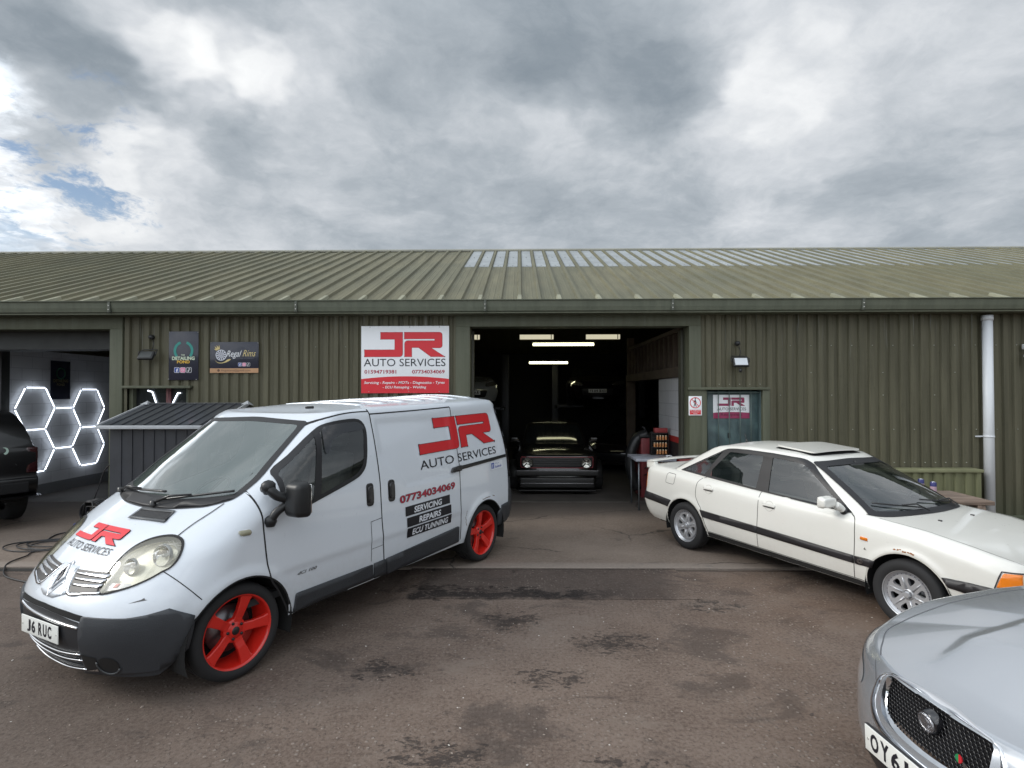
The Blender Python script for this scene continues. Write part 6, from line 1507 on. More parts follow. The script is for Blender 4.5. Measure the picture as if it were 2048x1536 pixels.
# cabin
M_inner = mat('saloon_trim', (.045, .050, .055), .85)
mb = MB(); mb.bbox(-.75, -.30, -.68, .68, .62, .87, .05, seg=3); mb.bbox(-.72, -.52, -.62, -.18, .85, .91, .03); mb.build('dashboard', M_inner, AUD)
mb = MB(); mb.box(-3.0, -.3, -.68, .68, .25, .32); mb.box(-3.05, -2.55, -.62, .62, .84, .90); mb.build('cabin_floor', M_inner, AUD)
for (x, y, w, nm) in ((-1.35, -.36, .24, 'front_seat'), (-1.35, .36, .24, 'front_seat'), (-2.25, 0, .60, 'rear_seat')):
    s_ = thing(nm, None, None, (0, 0, 0)); s_.parent = AUD
    mb = MB(); mb.bbox(x, x + .48, y - w, y + w, .38, .55, .05, seg=3); mb.build('cushion', M_inner, s_)
    mb = MB(); T = Matrix.Translation((x, y, .50)) @ Matrix.Rotation(R(-18), 4, 'Y'); mb.bbox(-.07, .07, -w, w, 0, .52 if w < .5 else .46, .05, seg=3, mat=T)
    if w < .5: mb.bbox(-.04, .04, -.12, .12, .56, .70, .04, seg=3, mat=T)
    mb.build('backrest', M_inner, s_)
mb = MB(); T = Matrix.Translation((-.80, -.36, .86)) @ Matrix.Rotation(R(62), 4, 'Y'); mb.tube([T @ Vector((.18 * math.cos(a), .18 * math.sin(a), 0)) for a in [q * .2618 for q in range(24)]], .013, 8, closed=True); mb.tube([T @ Vector((-.18, 0, 0)), T @ Vector((.18, 0, 0))], .015, 8); mb.build('steering_wheel', M_hand, AUD)
mb = MB(); mb.bbox(-.92, -.90, -.11, .11, 1.185, 1.24, .008); mb.tube([(-.91, 0, 1.23), (-.95, 0, 1.275)], .006, 6); mb.build('rear_view_mirror', M_hand, AUD)
mb = MB(); mb.box(-3.3, .6, -.62, .62, .20, .25); mb.build('underbody', M_well, AUD)
A.front(poly_bm([round_poly([(-.42, .52), (.42, .52), (.44, .64), (-.44, .64)])]), 'grille', mat('grille_black'), .004, .04)
for sd in (1, -1):
    for c in (0.0, -2.62): arch_well(AUD, c, sd * .45, sd * .83, .345, .295)
# wheels: six-hole star with slotted lip
M_al = mat('alloy_silver', (.50, .51, .53), .32, .55, coat=.3)
def aud_wheel(x, sd, rot=0):
    w = thing('wheel', None, None, (x, sd * .735, .290)); w.parent = AUD; w.rotation_euler = (0, R(rot), 0); wheel_tyre(w, .290, .200, .195, sd)
    o = .085; mb = MB(); R0 = .208
    mb.lathe([(R0 - .004, sd * (o - .02)), (R0 + .003, sd * o), (R0 - .003, sd * (o + .004)), (R0 - .014, sd * (o + .002)), (R0 - .022, sd * (o - .022)), (.160, sd * (o - .030)), (.158, sd * (o - .09))], 64, 'y'); mb.build('rim', M_al, w)
    holes = []
    for i in range(6):
        a = R(60 * i + 30)
        tri = round_poly([(.072, 0, .008), (.118, -.030, .012), (.142, -.026, .010), (.142, .026, .010), (.118, .030, .012)], 3)
        holes.append([(p * math.cos(a) - q * math.sin(a), p * math.sin(a) + q * math.cos(a)) for p, q in tri])
    bm = loops_bm([(.164 * math.cos(k * .10472), .164 * math.sin(k * .10472)) for k in range(60)], holes); cut_bm(bm, .03)
    def fy(r): return o - .020 - .012 * (1 - r / .164)
    top = {}; 
    for q in bm.verts: a, b = q.co.x, q.co.y; q.co = Vector((a, sd * fy(math.hypot(a, b)), b))
    be = [e for e in bm.edges if len(e.link_faces) == 1]; r = bmesh.ops.extrude_edge_only(bm, edges=be)
    for q in [x for x in r['geom'] if isinstance(x, bmesh.types.BMVert)]: q.co.y -= sd * .03
    mb = MB(); mb.bm(bm, 0, False)
    for i in range(6):      # raised spine on each spoke
        a = R(60 * i); mb.tube([(.05 * math.cos(a), sd * (o - .026), .05 * math.sin(a)), (.15 * math.cos(a), sd * (o - .019), .15 * math.sin(a))], [.010, .004], 6)
    for i in range(30):
        a = R(12 * i); T = Matrix.Rotation(-a, 4, 'Y'); mb.box(.166, .182, sd * (o - .027) - .001, sd * (o - .027) + .0015, -.0055, .0055, 1, mat=T)
    mb.build('spokes', [M_al, mat('slot_grey', (.10, .09, .11), .6)], w)
    mb = MB(); mb.lathe([(.0001, sd * (o + .004)), (.024, sd * (o + .003)), (.030, sd * (o - .004)), (.034, sd * (o - .03))], 6, 'y', smooth=False); mb.lathe([(.036, sd * (o - .022)), (.044, sd * (o - .022)), (.046, sd * (o - .03))], 24, 'y'); mb.build('hub_cap', M_al, w)
    mb = MB(); mb.lathe([(.0001, sd * (o - .10)), (.125, sd * (o - .10)), (.125, sd * (o - .115)), (.0001, sd * (o - .115))], 32, 'y'); mb.build('brake_disc', M_disc, w)
    mb = MB(); mb.lathe([(.0001, sd * (o - .13)), (.20, sd * (o - .13))], 32, 'y'); mb.build('backplate', M_well, w)
for x, sd, r_ in ((0, -1, 12), (-2.62, -1, 40), (0, 1, 0), (-2.62, 1, 0)): aud_wheel(x, sd, r_)
set_pose(AUD, (3.990, 5.200, 0), -63.491, 2.62, AP, .93, -.068)
# ================================================================== the silver saloon in the corner
JAG = thing('silver_car', 'silver grey car nose with a black mesh grille, cut off by the lower right corner', 'car', (1.632, 2.345, 0))
def silver_fn(G, b, oc):
    f = G.noise(oc, 900, 2, .5); a = G.noise(oc, 2.0, 5, .6)
    base = G.mix(G.mr(f, .35, .65), (.43, .455, .49), (.50, .525, .555)); G.put(b.inputs['Base Color'], base)
    b.inputs['Metallic'].default_value = .65; G.put(b.inputs['Roughness'], G.math('ADD', .22, G.math('MULTIPLY', a, .08))); b.inputs['Coat Weight'].default_value = .8; b.inputs['Coat Roughness'].default_value = .05
M_jag = mat('silver_metallic', fn=silver_fn)
jk = [dict(v=.18, z=.18, xf=-.06, cf=-.85, w=0.842, n=2.2, xr=-4.5, cr=-4.2, nr=2.5),
      dict(v=.32, z=.32, xf=.020, cf=-.85, w=0.885, n=2.2, xr=-4.6, cr=-4.3),
      dict(v=.45, z=.45, xf=.030, cf=-.86, w=0.898, n=2.2, xr=-4.65, cr=-4.3),
      dict(v=.56, z=.56, xf=.015, cf=-.87, w=0.900, n=2.25, xr=-4.65, cr=-4.3),
      dict(v=.63, z=[(.1, .62), (-.4, .64), (-1, .70), (-4.6, .74)], xf=-.010, cf=-.88, w=0.895, n=2.3, xr=-4.65, cr=-4.3),
      dict(v=.70, z=[(.1, .69), (-.42, .71), (-.75, .765), (-1.15, .81), (-4.6, .88)], xf=-.035, cf=-.90, w=0.876, n=2.35, xr=-4.62, cr=-4.3),
      dict(v=.75, z=[(.1, .735), (-.15, .735), (-.42, .755), (-.75, .825), (-1.15, .878), (-2, .93), (-4.6, .98)], xf=-.060, cf=-.92, w=0.828, n=2.35, xr=-4.55, cr=-4.2)]
S3 = Shell(jk, nf=50, ns=110, nr=10, nv=54, taper=None, cap=dict(m=64, spine=(-1.0, -4), z=[(0, .765), (-.10, .790), (-.25, .828), (-.45, .868), (-.8, .915), (-1.2, .955), (-1.7, 1.0), (-4.5, 1.0)], e=2.0))
# power bulge and fluting pressed into the bonnet
def jag_press(rows):
    X, Y, Z = rows[..., 0], rows[..., 1], rows[..., 2]
    top = np.clip((Z - .74) / .03, 0, 1)
    yc = .20 + .135 * np.clip((-X - .12) / .40, 0, 1) + .04 * np.clip((-X - .6) / 1., 0, 1)
    Z += top * .017 * (1 / (1 + np.exp((Y - yc) / .009))) * np.clip((-X - .22) / .35, 0, 1)
    yc2 = .70 + .10 * np.clip((-X - .3) / .8, 0, 1)
jag_press(S3.rows)
bmj = S3.bm(); jB = bvh_of(bmj)
#CASTSTOP
JG = Car(JAG, jB)
g_out = smooth_poly([(-.318, .665), (-.285, .712), (-.235, .731), (-.12, .738), (0, .740), (.12, .738), (.235, .731), (.285, .712), (.318, .665), (.328, .60), (.305, .545), (.255, .505), (.16, .490), (0, .486), (-.16, .490), (-.255, .505), (-.305, .545), (-.328, .60)], 4)
g_in = smooth_poly([(-.262, .690), (-.245, .716), (-.12, .722), (0, .724), (.12, .722), (.245, .716), (.262, .690), (.262, .62), (.235, .575), (.17, .548), (0, .536), (-.17, .548), (-.235, .575), (-.262, .62)], 4)
for c in (-.95, -3.86): cut(bmj, circ(c, .34, .37, 60), where=lambda q: abs(q.y) > .45)
cut(bmj, g_in, ax=(1, 2), where=lambda q: q.x > -.3)
put(bmj, 'body', M_jag, JAG)
def ring_in(outer_P, inner_P, name, m, d_out, d_in):
    """frame sloping from the skin into the grille opening"""
    n = 72; def_ = []; cyz = (0, .615)
    def at(poly, a):
        best = None
        for i in range(len(poly)):
            p, q = Vector(poly[i - 1]) - Vector(cyz), Vector(poly[i]) - Vector(cyz); d = Vector((math.cos(a), math.sin(a))); den_ = d.x * (q.y - p.y) - d.y * (q.x - p.x)
            if abs(den_) < 1e-9: continue
            t = (p.x * (q.y - p.y) - p.y * (q.x - p.x)) / den_; u = (p.x * d.y - p.y * d.x) / den_
            if t > 0 and -1e-6 <= u <= 1 + 1e-6: best = max(best or 0, t)
        return (cyz[0] + math.cos(a) * best, cyz[1] + math.sin(a) * best)
    rows = []
    for k, (f, dd) in enumerate(((0, -.002), (.0, .007), (.22, .010), (.55, -.004), (1.0, d_in))):
        row = []
        for i in range(n):
            a = 2 * math.pi * i / n; o_ = Vector(at(outer_P, a)); i_ = Vector(at(inner_P, a)); p = o_.lerp(i_, f); h = jB.ray_cast(Vector((2, p.x, p.y)), Vector((-1, 0, 0))); x = (h[0].x if h[0] else 0); row.append((x + dd, p.x, p.y))
        rows.append(row)
    mb = MB(); mb.add([q for r in rows for q in r], [(k * n + i, k * n + (i + 1) % n, (k + 1) * n + (i + 1) % n, (k + 1) * n + i) for k in range(len(rows) - 1) for i in range(n)], 0, True)
    return mb.build(name, m, JAG)
gf = ring_in(g_out, g_in, 'grille_frame', M_chrome, 0, -.03)
mb = MB(); bm = poly_bm([g_in]); cut_bm(bm, .04)
def gx(y, z): 
    h = jB.ray_cast(Vector((2, y, z)), Vector((-1, 0, 0))); return (h[0].x if h[0] else 0) - .030
for q in bm.verts: y, z = q.co.x, q.co.y; q.co = Vector((gx(y, z) - .02, y, z))
mb.bm(bm, 0, True); gb = mb.build('grille_back', M_void, JAG)
# woven wire: rows of small rounded cells
mb = MB(); pz, py = .0165, .0195; M_wire = mat('mesh_gloss_black', (.014, .014, .016), .22, coat=.5); r0 = 0; z = .535
while z < .73:
    y = -.27 + (py / 2 if r0 % 2 else 0)
    while y < .27:
        if inside(g_in, y, z):
            x = gx(y, z); P = [(x + .0, y + a * py * .5, z + b * pz * .95) for a, b in ((-1, -.45), (-.92, .05), (-.55, .42), (0, .52), (.55, .42), (.92, .05), (1, -.45))]
            mb.tube(P, .0021, 4, cap=False)
        y += py
    z += pz * .80; r0 += 1
mb.build('grille_mesh', M_wire, gb)
# round medallion and the small green-red badge
x = gx(0.01, .655) + .030; T = Matrix.Translation((x, .005, .655)) @ Matrix.Rotation(R(12), 4, 'Y')
mb = MB(); mb.lathe([(.046, -.035), (.046, -.004), (.043, .0), (.038, .0)], 36, 'x'); mb.v = [T @ Vector(q) for q in mb.v]; bd = mb.build('medallion_surround', mat('gloss_black', (.01, .01, .012), .12, coat=.8), JAG)
mb = MB(); mb.lathe([(.039, .0), (.038, .007), (.033, .008), (.031, .003)], 36, 'x'); mb.lathe([(.031, .003), (.0001, .003)], 36, 'x')
for P in ([(-.018, -.014), (-.022, .006), (-.012, .020), (.008, .022), (.020, .008), (.012, .0), (.018, -.010), (.004, -.006), (.006, -.020), (-.006, -.022)],): 
    bm = poly_bm([smooth_poly(P, 3)]); r = bmesh.ops.extrude_face_region(bm, geom=list(bm.faces))
    for q in [v_ for v_ in r['geom'] if isinstance(v_, bmesh.types.BMVert)]: q.co.z += .005
    for q in bm.verts: q.co = Vector((.004 + q.co.z, q.co.x, q.co.y))
    mb.bm(bm)
mb.v = [T @ Vector(q) for q in mb.v]; mb.build('medallion', mat('medallion_steel', (.5, .5, .52), .18, .95, bump=(160, .5, 3)), bd)
x = gx(.165, .60) + .012
mb = MB(); P = ring(.0155, 90, 270, 14); mb.prism([(.150 + a, .602 + b) for a, b in P], x, x + .004, 'yz'); rb_ = mb.build('badge_green', mat('enamel_green', (.02, .22, .08), .25), JAG)
mb = MB(); P = ring(.0155, -90, 90, 14); mb.prism([(.150 + a, .602 + b) for a, b in P], x, x + .0042, 'yz'); mb.build('badge_red', mat('enamel_red', (.5, .02, .03), .25), JAG)
for k in range(3): mb = MB(); mb.prism([(.168 + .001 * k, .600 - k * .006), (.215, .588 - k * .006), (.215, .585 - k * .006), (.166, .597 - k * .006)], x, x + .004, 'yz'); mb.build('badge_bar', M_chrome, JAG)
plate(JAG, 'OY61 KXB', .052, 0, .447, w=.52, h=.111, tilt=2, col=(.78, .80, .82), tw=.46)
mb = MB(); mb.bbox(-.03, .047, -.27, .27, .385, .395, .004); mb.bbox(.030, .046, -.27, .27, .392, .502, .004); mb.build('plate_holder', mat('holder_black', (.015, .015, .017), .5), JAG)
# shut line round the bonnet front, lower intake
for s_ in (1, -1):
    JG.strip([Vector(q) for q in smooth_poly([(s_ * .330, .655), (s_ * .36, .69), (s_ * .40, .715)], 5, False)], .006, 'bonnet_gap', mat('gap_grey', (.10, .105, .115), .6), how='front', off=.0012)
    JG.strip([Vector(q) for q in smooth_poly([(-.135, s_ * .40), (-.22, s_ * .50), (-.40, s_ * .655), (-.75, s_ * .72), (-1.4, s_ * .76)], 5, False)], .006, 'bonnet_gap', mat('gap_grey'), how='top', off=.0012)
JG.front(poly_bm([round_poly([(-.34, .22, .03), (.34, .22, .03), (.38, .36, .03), (-.38, .36, .03)])]), 'lower_intake', mat('grille_black'), .003, .05)
for s_ in (1, -1):
    pl = smooth_poly([(s_ * .50, .565), (s_ * .46, .60), (s_ * .50, .645), (s_ * .62, .680), (s_ * .74, .705), (s_ * .80, .70), (s_ * .78, .65), (s_ * .66, .590)], 4)
    h_ = JG.front(poly_bm([pl]), 'headlight', mat('pale_lamp', (.50, .53, .56), .12, .5, coat=1), .004, .03)
    for c in (-.95, -3.86):
        arch_well(JAG, c, s_ * .45, s_ * .885, .375, .34)
        w = thing('wheel', None, None, (c, s_ * .79, .335)); w.parent = JAG; wheel_tyre(w, .335, .235, .235, s_); spoke5(w, .243, .10, s_, M_al, n=7)
# upper body of the car, beyond the frame
jg = [dict(v=.90, z=.90, xf=-1.28, cf=-1.7, w=.80, n=3, xr=-4.1, cr=-3.8, nr=3), dict(v=1.1, z=1.1, xf=-1.68, cf=-2.05, w=.73, n=3, xr=-3.8, cr=-3.5), dict(v=1.3, z=1.3, xf=-2.10, cf=-2.4, w=.63, n=3, xr=-3.4, cr=-3.2), dict(v=1.38, z=1.38, xf=-2.30, cf=-2.5, w=.56, n=3, xr=-3.2, cr=-3.0)]
SJ = Shell(jg, nf=14, ns=20, nr=8, nv=14, cap=dict(m=5, spine=(-2.6, -3.0), z=[(-2.3, 1.40), (-2.7, 1.44), (-3.2, 1.42)]))
put(SJ.bm(), 'cabin_glass', mat('black_glass', (.01, .012, .013), .06, coat=.6), JAG)
bm = SJ.bm(); bmesh.ops.delete(bm, geom=[f for f in bm.faces if f.calc_center_median().z < 1.345], context='FACES'); 
for q in bm.verts: q.co += Vector((0, 0, .006))
put(bm, 'roof', M_jag, JAG)
set_pose(JAG, (1.632, 2.345, 0), -174.7, 2.9, 0)
# ================================================================== inside the workshop
M_tl = mat('ceiling_tube', (.9, .9, .8), emit=(1.0, .97, .62), es=4.5); M_tp = mat('lit_panel', (.6, .55, .4), emit=(.86, .80, .58), es=.52)
def tube_light(x, y, z, w, label):
    t = thing('tube_light', label, 'light', (x, y, z)); mb = MB(); mb.tube([(-w / 2 + .03, 0, 0), (w / 2 - .03, 0, 0)], [.030, .030], 10); mb.build('tube', M_tl, t)
    mb = MB(); mb.bbox(-w / 2, w / 2, -.05, .05, .035, .075, .01); mb.bbox(-w / 2, -w / 2 + .035, -.03, .03, -.03, .04, .008); mb.bbox(w / 2 - .035, w / 2, -.03, .03, -.03, .04, .008); mb.build('batten', mat('batten_grey', (.25, .25, .22), .5), t)
tube_light(.97, 12.6, 3.07, 1.42, 'longer glowing tube light, the nearer one under the workshop ceiling'); tube_light(.83, 16.4, 2.86, 1.18, 'shorter looking far tube light glowing deep inside the dark workshop')
for i, (x0, x1, lab) in enumerate(((-.98, -.74, 'pale ceiling light panel half hidden by the left door jamb'), (.0, .62, 'pale ceiling light panel left of the middle, above the tube light'), (1.22, 1.84, 'pale ceiling light panel right of the middle, near the mezzanine'))):
    t = thing('light_panel', lab, 'light', ((x0 + x1) / 2, 10.4, 2.98), group='pale ceiling light panels'); w = (x1 - x0) / 2
    mb = MB(); mb.bbox(-w, w, -.02, .02, 0, .082, .003); mb.build('diffuser', M_tp, t); mb = MB(); mb.box(w - .05, w - .035, -.024, -.02, 0, .082); mb.box(-w, w, .022, .05, -.01, .09); mb.build('frame', mat('panel_frame', (.18, .16, .12), .5), t)
# black hatchback facing out of the door
def hatch():
    t = thing('hatchback_car', 'black square hatchback with round headlamps and red grille trim inside the doorway', 'car', (.90, 11.0, AP))
    P = mat('hatch_black', (.010, .0095, .009), .16, coat=.8)
    lb = [dict(v=.16, z=.16, xf=.02, cf=-.30, w=.74, n=3.6, xr=-3.6, cr=-3.3, nr=3.4), dict(v=.30, z=.30, xf=.05, cf=-.30, w=.79, n=3.6, xr=-3.65, cr=-3.3), dict(v=.50, z=.50, xf=.02, cf=-.30, w=.805, n=3.8, xr=-3.66, cr=-3.3), dict(v=.72, z=.72, xf=0.0, cf=-.30, w=.80, n=4, xr=-3.62, cr=-3.3),
          dict(v=.80, z=[(0, .745), (-1, .83), (-3.6, .88)], xf=-.02, cf=-.30, w=.775, n=4, xr=-3.6, cr=-3.3), dict(v=.83, z=[(0, .765), (-1, .86), (-3.6, .90)], xf=-.05, cf=-.32, w=.73, n=4, xr=-3.58, cr=-3.3)]
    B1 = Shell(lb, nf=24, ns=70, nr=10, nv=30, cap=dict(m=7, spine=(-.4, -3.3), z=[(0, .785), (-.5, .845), (-1.1, .89), (-3.6, .90)])).bm(); b = bvh_of(B1)
    for c in (-.68, -3.08): cut(B1, circ(c, .27, .31, 40), where=lambda q: abs(q.y) > .4)
    put(B1, 'body', P, t)
    gg = [dict(v=.84, z=.84, xf=-1.0, cf=-1.25, w=.70, n=4, xr=-3.6, cr=-3.35, nr=4), dict(v=1.05, z=1.05, xf=-1.28, cf=-1.5, w=.655, n=4, xr=-3.5, cr=-3.3), dict(v=1.25, z=1.25, xf=-1.56, cf=-1.75, w=.585, n=4, xr=-3.35, cr=-3.2), dict(v=1.29, z=1.29, xf=-1.63, cf=-1.8, w=.55, n=4, xr=-3.3, cr=-3.15)]
    B2 = Shell(gg, nf=16, ns=30, nr=8, nv=20, cap=dict(m=5, spine=(-1.9, -3.0), z=[(-1.7, 1.305), (-2.2, 1.335), (-3.2, 1.31)])).bm(); b2 = bvh_of(B2); put(B2, 'cabin', P, t)
    lay(poly_bm([round_poly([(-.62, .90, .04), (.62, .90, .04), (.53, 1.24, .05), (-.53, 1.24, .05)])]), lambda a, c: (3, a, c), (-1, 0, 0), b2, .003, .05).build('windscreen', mat('black_glass', (.006, .007, .008), .05, coat=.5), t, fixn=False)
    for sd in (1, -1): lay(poly_bm([round_poly([(-1.25, .90, .02), (-1.62, 1.22, .04), (-3.2, 1.22, .04), (-3.4, .90, .04)])]), lambda a, c: (a, sd * 3, c), (0, -sd, 0), b2, .003, .06).build('side_window', mat('black_glass'), t, fixn=False)
    F = lambda bm, nm, m, off, thick=0, par=None: lay(bm, lambda a, c: (3, a, c), (-1, 0, 0), b, off, .05, thick).build(nm, m, par or t, fixn=False)
    gr = F(poly_bm([round_poly([(-.70, .505, .02), (.70, .505, .02), (.70, .715, .02), (-.70, .715, .02)])]), 'grille', mat('hatch_grille', (.012, .012, .012), .5), .006, .01)
    Rr = mat('hatch_red_trim', (.28, .05, .06), .4)
    F(loops_bm(round_poly([(-.70, .503, .03), (.70, .503, .03), (.70, .717, .03), (-.70, .717, .03)]), [round_poly([(-.688, .516, .03), (.688, .516, .03), (.688, .705, .03), (-.688, .705, .03)])]), 'grille_trim', Rr, .012, .006, gr)
    for i in range(5): F(poly_bm([[(-.46, .535 + i * .034), (.46, .535 + i * .034), (.46, .545 + i * .034), (-.46, .545 + i * .034)]]), 'grille_slat', mat('slat_dark', (.03, .03, .03), .35), .012, .006, gr)
    for s_ in (1, -1):
        hd = thing('headlight', None, None, (.028, s_ * .568, .612)); hd.parent = t
        mb = MB(); mb.lathe([(.104, -.02), (.106, .012), (.098, .018), (.094, .010)], 40, 'x'); mb.build('lamp_ring', mat('ring_black', (.02, .02, .02), .2, coat=.5), hd)
        mb = MB(); mb.lathe([(.094, .008), (.07, -.002), (.035, -.010), (.0001, -.012)], 40, 'x'); mb.build('lamp_bowl', mat('bowl_chrome', (.55, .55, .50), .15, .85, bump=(30, .9, 2)), hd)
        mb = MB(); 
        for k in range(4): a = R(45 + 90 * k); mb.tube([(.012, .025 * math.cos(a), .025 * math.sin(a)), (.014, .09 * math.cos(a), .09 * math.sin(a))], .009, 6)
        mb.build('lamp_cross', mat('ring_black'), hd)
    bp = mat('hatch_bumper', (.016, .016, .016), .4)
    mb = MB(); mb.bbox(.02, .11, -.80, .80, .36, .475, .03, seg=4); bb = mb.build('front_bumper', bp, t); mb = MB(); mb.bbox(.108, .114, -.79, .79, .462, .474, .003); mb.build('bumper_bead', mat('bead_silver', (.35, .35, .37), .25, .8), bb)
    mb = MB(); mb.bbox(.0, .09, -.72, .72, .13, .33, .03, seg=3); lv = mb.build('front_valance', bp, t)
    mb = MB(); mb.bbox(.088, .094, -.70, .70, .215, .228, .002); mb.build('valance_bead', mat('bead_silver'), lv); mb = MB(); mb.bbox(.03, .13, -.74, .74, .075, .10, .01); mb.build('splitter', bp, t)
    for c in (-.68, -3.08):
        for s_ in (1, -1):
            w = thing('wheel', None, None, (c, s_ * .845, .275)); w.parent = t; wheel_tyre(w, .275, .19, .20, s_); mb = MB(); mb.lathe([(.0001, s_ * .07), (.19, s_ * .085), (.195, s_ * .05)], 32, 'y'); mb.build('rim', mat('rim_dark'), w)
            mb = MB(); mb.lathe([(.32, s_ * -.06), (.325, s_ * .07), (.30, s_ * .09), (.29, s_ * .06)], 24, 'y', o=(c, s_ * .84, .27), a0=R(0), a1=R(180)); mb.build('arch_extension', bp, t)
    for s_ in (1, -1):
        m_ = thing('door_mirror', None, None, (0, 0, 0)); m_.parent = t
        mb = MB(); mb.bbox(-1.32, -1.24, s_ * .86 - .08, s_ * .86 + .08, .90, 1.0, .02, seg=3); mb.tube([(-1.26, s_ * .74, .90), (-1.28, s_ * .82, .93)], .02, 8); mb.build('mirror_shell', P, m_)
    mb = MB(); mb.box(-3.4, -.3, -.6, .6, .14, .2); mb.build('underbody', M_well, t)
    set_pose(t, (.715, 10.98, AP), -91.0, 2.4, 0); return t
hatch()
def plain_car(name, label, o, yaw, m, w=.86, L=4.2, h=1.35, wheels=True, plate_txt=None):
    """simple lower-detail car for the dark end of the workshop"""
    t = thing(name, label, 'car', o)
    k = [dict(v=.2, z=.20, xf=.0, cf=-.6, w=w * .93, n=2.6, xr=-L, cr=-L + .4, nr=3), dict(v=.45, z=.45, xf=.08, cf=-.6, w=w, n=2.6, xr=-L - .05, cr=-L + .4), dict(v=.65, z=[(0, .60), (-.8, .72), (-L, .80)], xf=.0, cf=-.7, w=w * .97, n=2.6, xr=-L, cr=-L + .4), dict(v=.75, z=[(0, .66), (-.8, .82), (-L, .92)], xf=-.10, cf=-.8, w=w * .88, n=2.6, xr=-L + .05, cr=-L + .4)]
    B = Shell(k, nf=16, ns=60, nr=8, nv=20, cap=dict(m=8, spine=(-.8, -L + .5), z=[(0, .70), (-.5, .80), (-1.1, .90), (-L, .95)])).bm(); b = bvh_of(B)
    for c in (-.85, -L + .85): cut(B, circ(c, .31, .35, 36), where=lambda q: abs(q.y) > .4)
    put(B, 'body', m, t)
    gk_ = [dict(v=.85, z=.85, xf=-1.05, cf=-1.4, w=w * .85, n=3, xr=-L + .35, cr=-L + .7, nr=3), dict(v=1.1, z=(h + .85) / 2, xf=-1.5, cf=-1.8, w=w * .76, n=3, xr=-L + .6, cr=-L + .9), dict(v=1.3, z=h - .05, xf=-1.95, cf=-2.1, w=w * .62, n=3, xr=-L + 1.0, cr=-L + 1.2)]
    put(Shell(gk_, nf=12, ns=16, nr=8, nv=10, cap=dict(m=4, spine=(-2.2, -L + 1.3), z=[(-1.9, h - .02), (-2.4, h), (-L + 1, h - .03)])).bm(), 'cabin', mat('black_glass'), t)
    for s_ in (1, -1):
        lay(poly_bm([smooth_poly([(s_ * w * .50, .56), (s_ * w * .55, .66), (s_ * w * .86, .70), (s_ * w * .88, .62)], 4)]), lambda a, c: (3, a, c), (-1, 0, 0), b, .006, .04).build('headlight', mat('dim_lamp', (.45, .45, .43), .12, .7, coat=.8), t, fixn=False)
    lay(poly_bm([round_poly([(-.4, .30, .05), (.4, .30, .05), (.45, .48, .05), (-.45, .48, .05)])]), lambda a, c: (3, a, c), (-1, 0, 0), b, .004, .05).build('grille', mat('grille_black'), t, fixn=False)
    if wheels:
        for c in (-.85, -L + .85):
            for s_ in (1, -1):
                w_ = thing('wheel', None, None, (c, s_ * (w - .12), .315)); w_.parent = t; wheel_tyre(w_, .315, .22, .20, s_); mb = MB(); mb.lathe([(.0001, s_ * .06), (.21, s_ * .08), (.225, s_ * .05)], 24, 'y'); mb.build('rim', mat('rim_grey', (.15, .15, .16), .35, .7), w_)
    if plate_txt: plate(t, plate_txt, .10, 0, .42, col=(.6, .6, .62))
    set_pose(t, o, yaw, 2.5, 0); return t
plain_car('sports_car', 'low dark car with glinting lamps parked behind the square black hatchback', (2.25, 13.9, AP), -118, mat('dark_plum', (.010, .008, .010), .12, coat=.9), h=1.28)
M_post = mat('lift_blue', (.020, .022, .028), .5)
def lift(label, x, y, hgt):
    t = thing('car_lift', label, 'car lift', (x, y, AP)); mb = MB(); mb.bbox(-1.45, -1.25, -.15, .15, 0, 3.0, .01); mb.build('post', M_post, t); mb = MB(); mb.bbox(1.25, 1.45, -.15, .15, 0, 3.0, .01); mb.build('post', M_post, t)
    for s_ in (-1, 1): mb = MB(); mb.bbox(s_ * 1.3 - .05, s_ * 1.3 + .05, -1.0, 1.0, hgt - .12, hgt - .04, .01); mb.bbox(s_ * .95 - .4, s_ * .95 + .4, -.9, -.8, hgt - .10, hgt - .03, .01); mb.bbox(s_ * .95 - .4, s_ * .95 + .4, .8, .9, hgt - .10, hgt - .03, .01); mb.build('arm', M_post, t)
lift('dark two post lift holding a silver car, left side of the workshop', -1.75, 15.6, 1.62); lift('dark two post lift holding a dark car, deep in the workshop', 2.45, 17.8, 1.62)
plain_car('silver_lifted_car', 'pale silver car raised on the left lift behind the van roof', (-1.25, 14.0, 1.58), -72, mat('pale_silver', (.42, .44, .45), .25, .3, coat=.6), plate_txt='V80 CAR')
plain_car('dark_lifted_car', 'dark car raised on the far lift with its number plate showing', (2.15, 15.7, 1.62), -95, mat('dark_plum'), plate_txt='YK09 BNO')
# tyre machine: red cabinet with black hood
t = thing('tyre_machine', 'red and black wheel balancing machine inside the door, right of the hatchback', 'machine', (2.42, 10.9, AP)); mb = MB(); mb.bbox(-.16, .26, -.30, .30, 0, 1.12, .02); mb.build('cabinet', mat('machine_red', (.26, .045, .05), .45, var=(3, .2)), t)
mb = MB(); mb.tube(smooth_poly([(-.20, -.2, .15), (-.34, -.2, .55), (-.32, -.2, .85), (-.20, -.2, 1.10), (-.02, -.2, 1.18)], 5, False), .10, 14); mb.bbox(-.20, .30, -.33, .33, 1.12, 1.17, .01); mb.build('hood', mat('machine_black', (.02, .021, .022), .35), t)
mb = MB(); mb.tube(smooth_poly([(-.10, -.31, .55), (.05, -.315, .66), (.20, -.312, .80), (.27, -.31, .93)], 5, False), .010, 6); mb.tube(smooth_poly([(-.12, -.31, .42), (.08, -.315, .52), (.22, -.312, .70), (.27, -.31, .80)], 5, False), .010, 6); mb.tube([(-.05, -.2, 1.17), (-.08, -.22, 1.30), (-.12, -.2, 1.32)], .02, 8); mb.build('hose', M_hose, t)
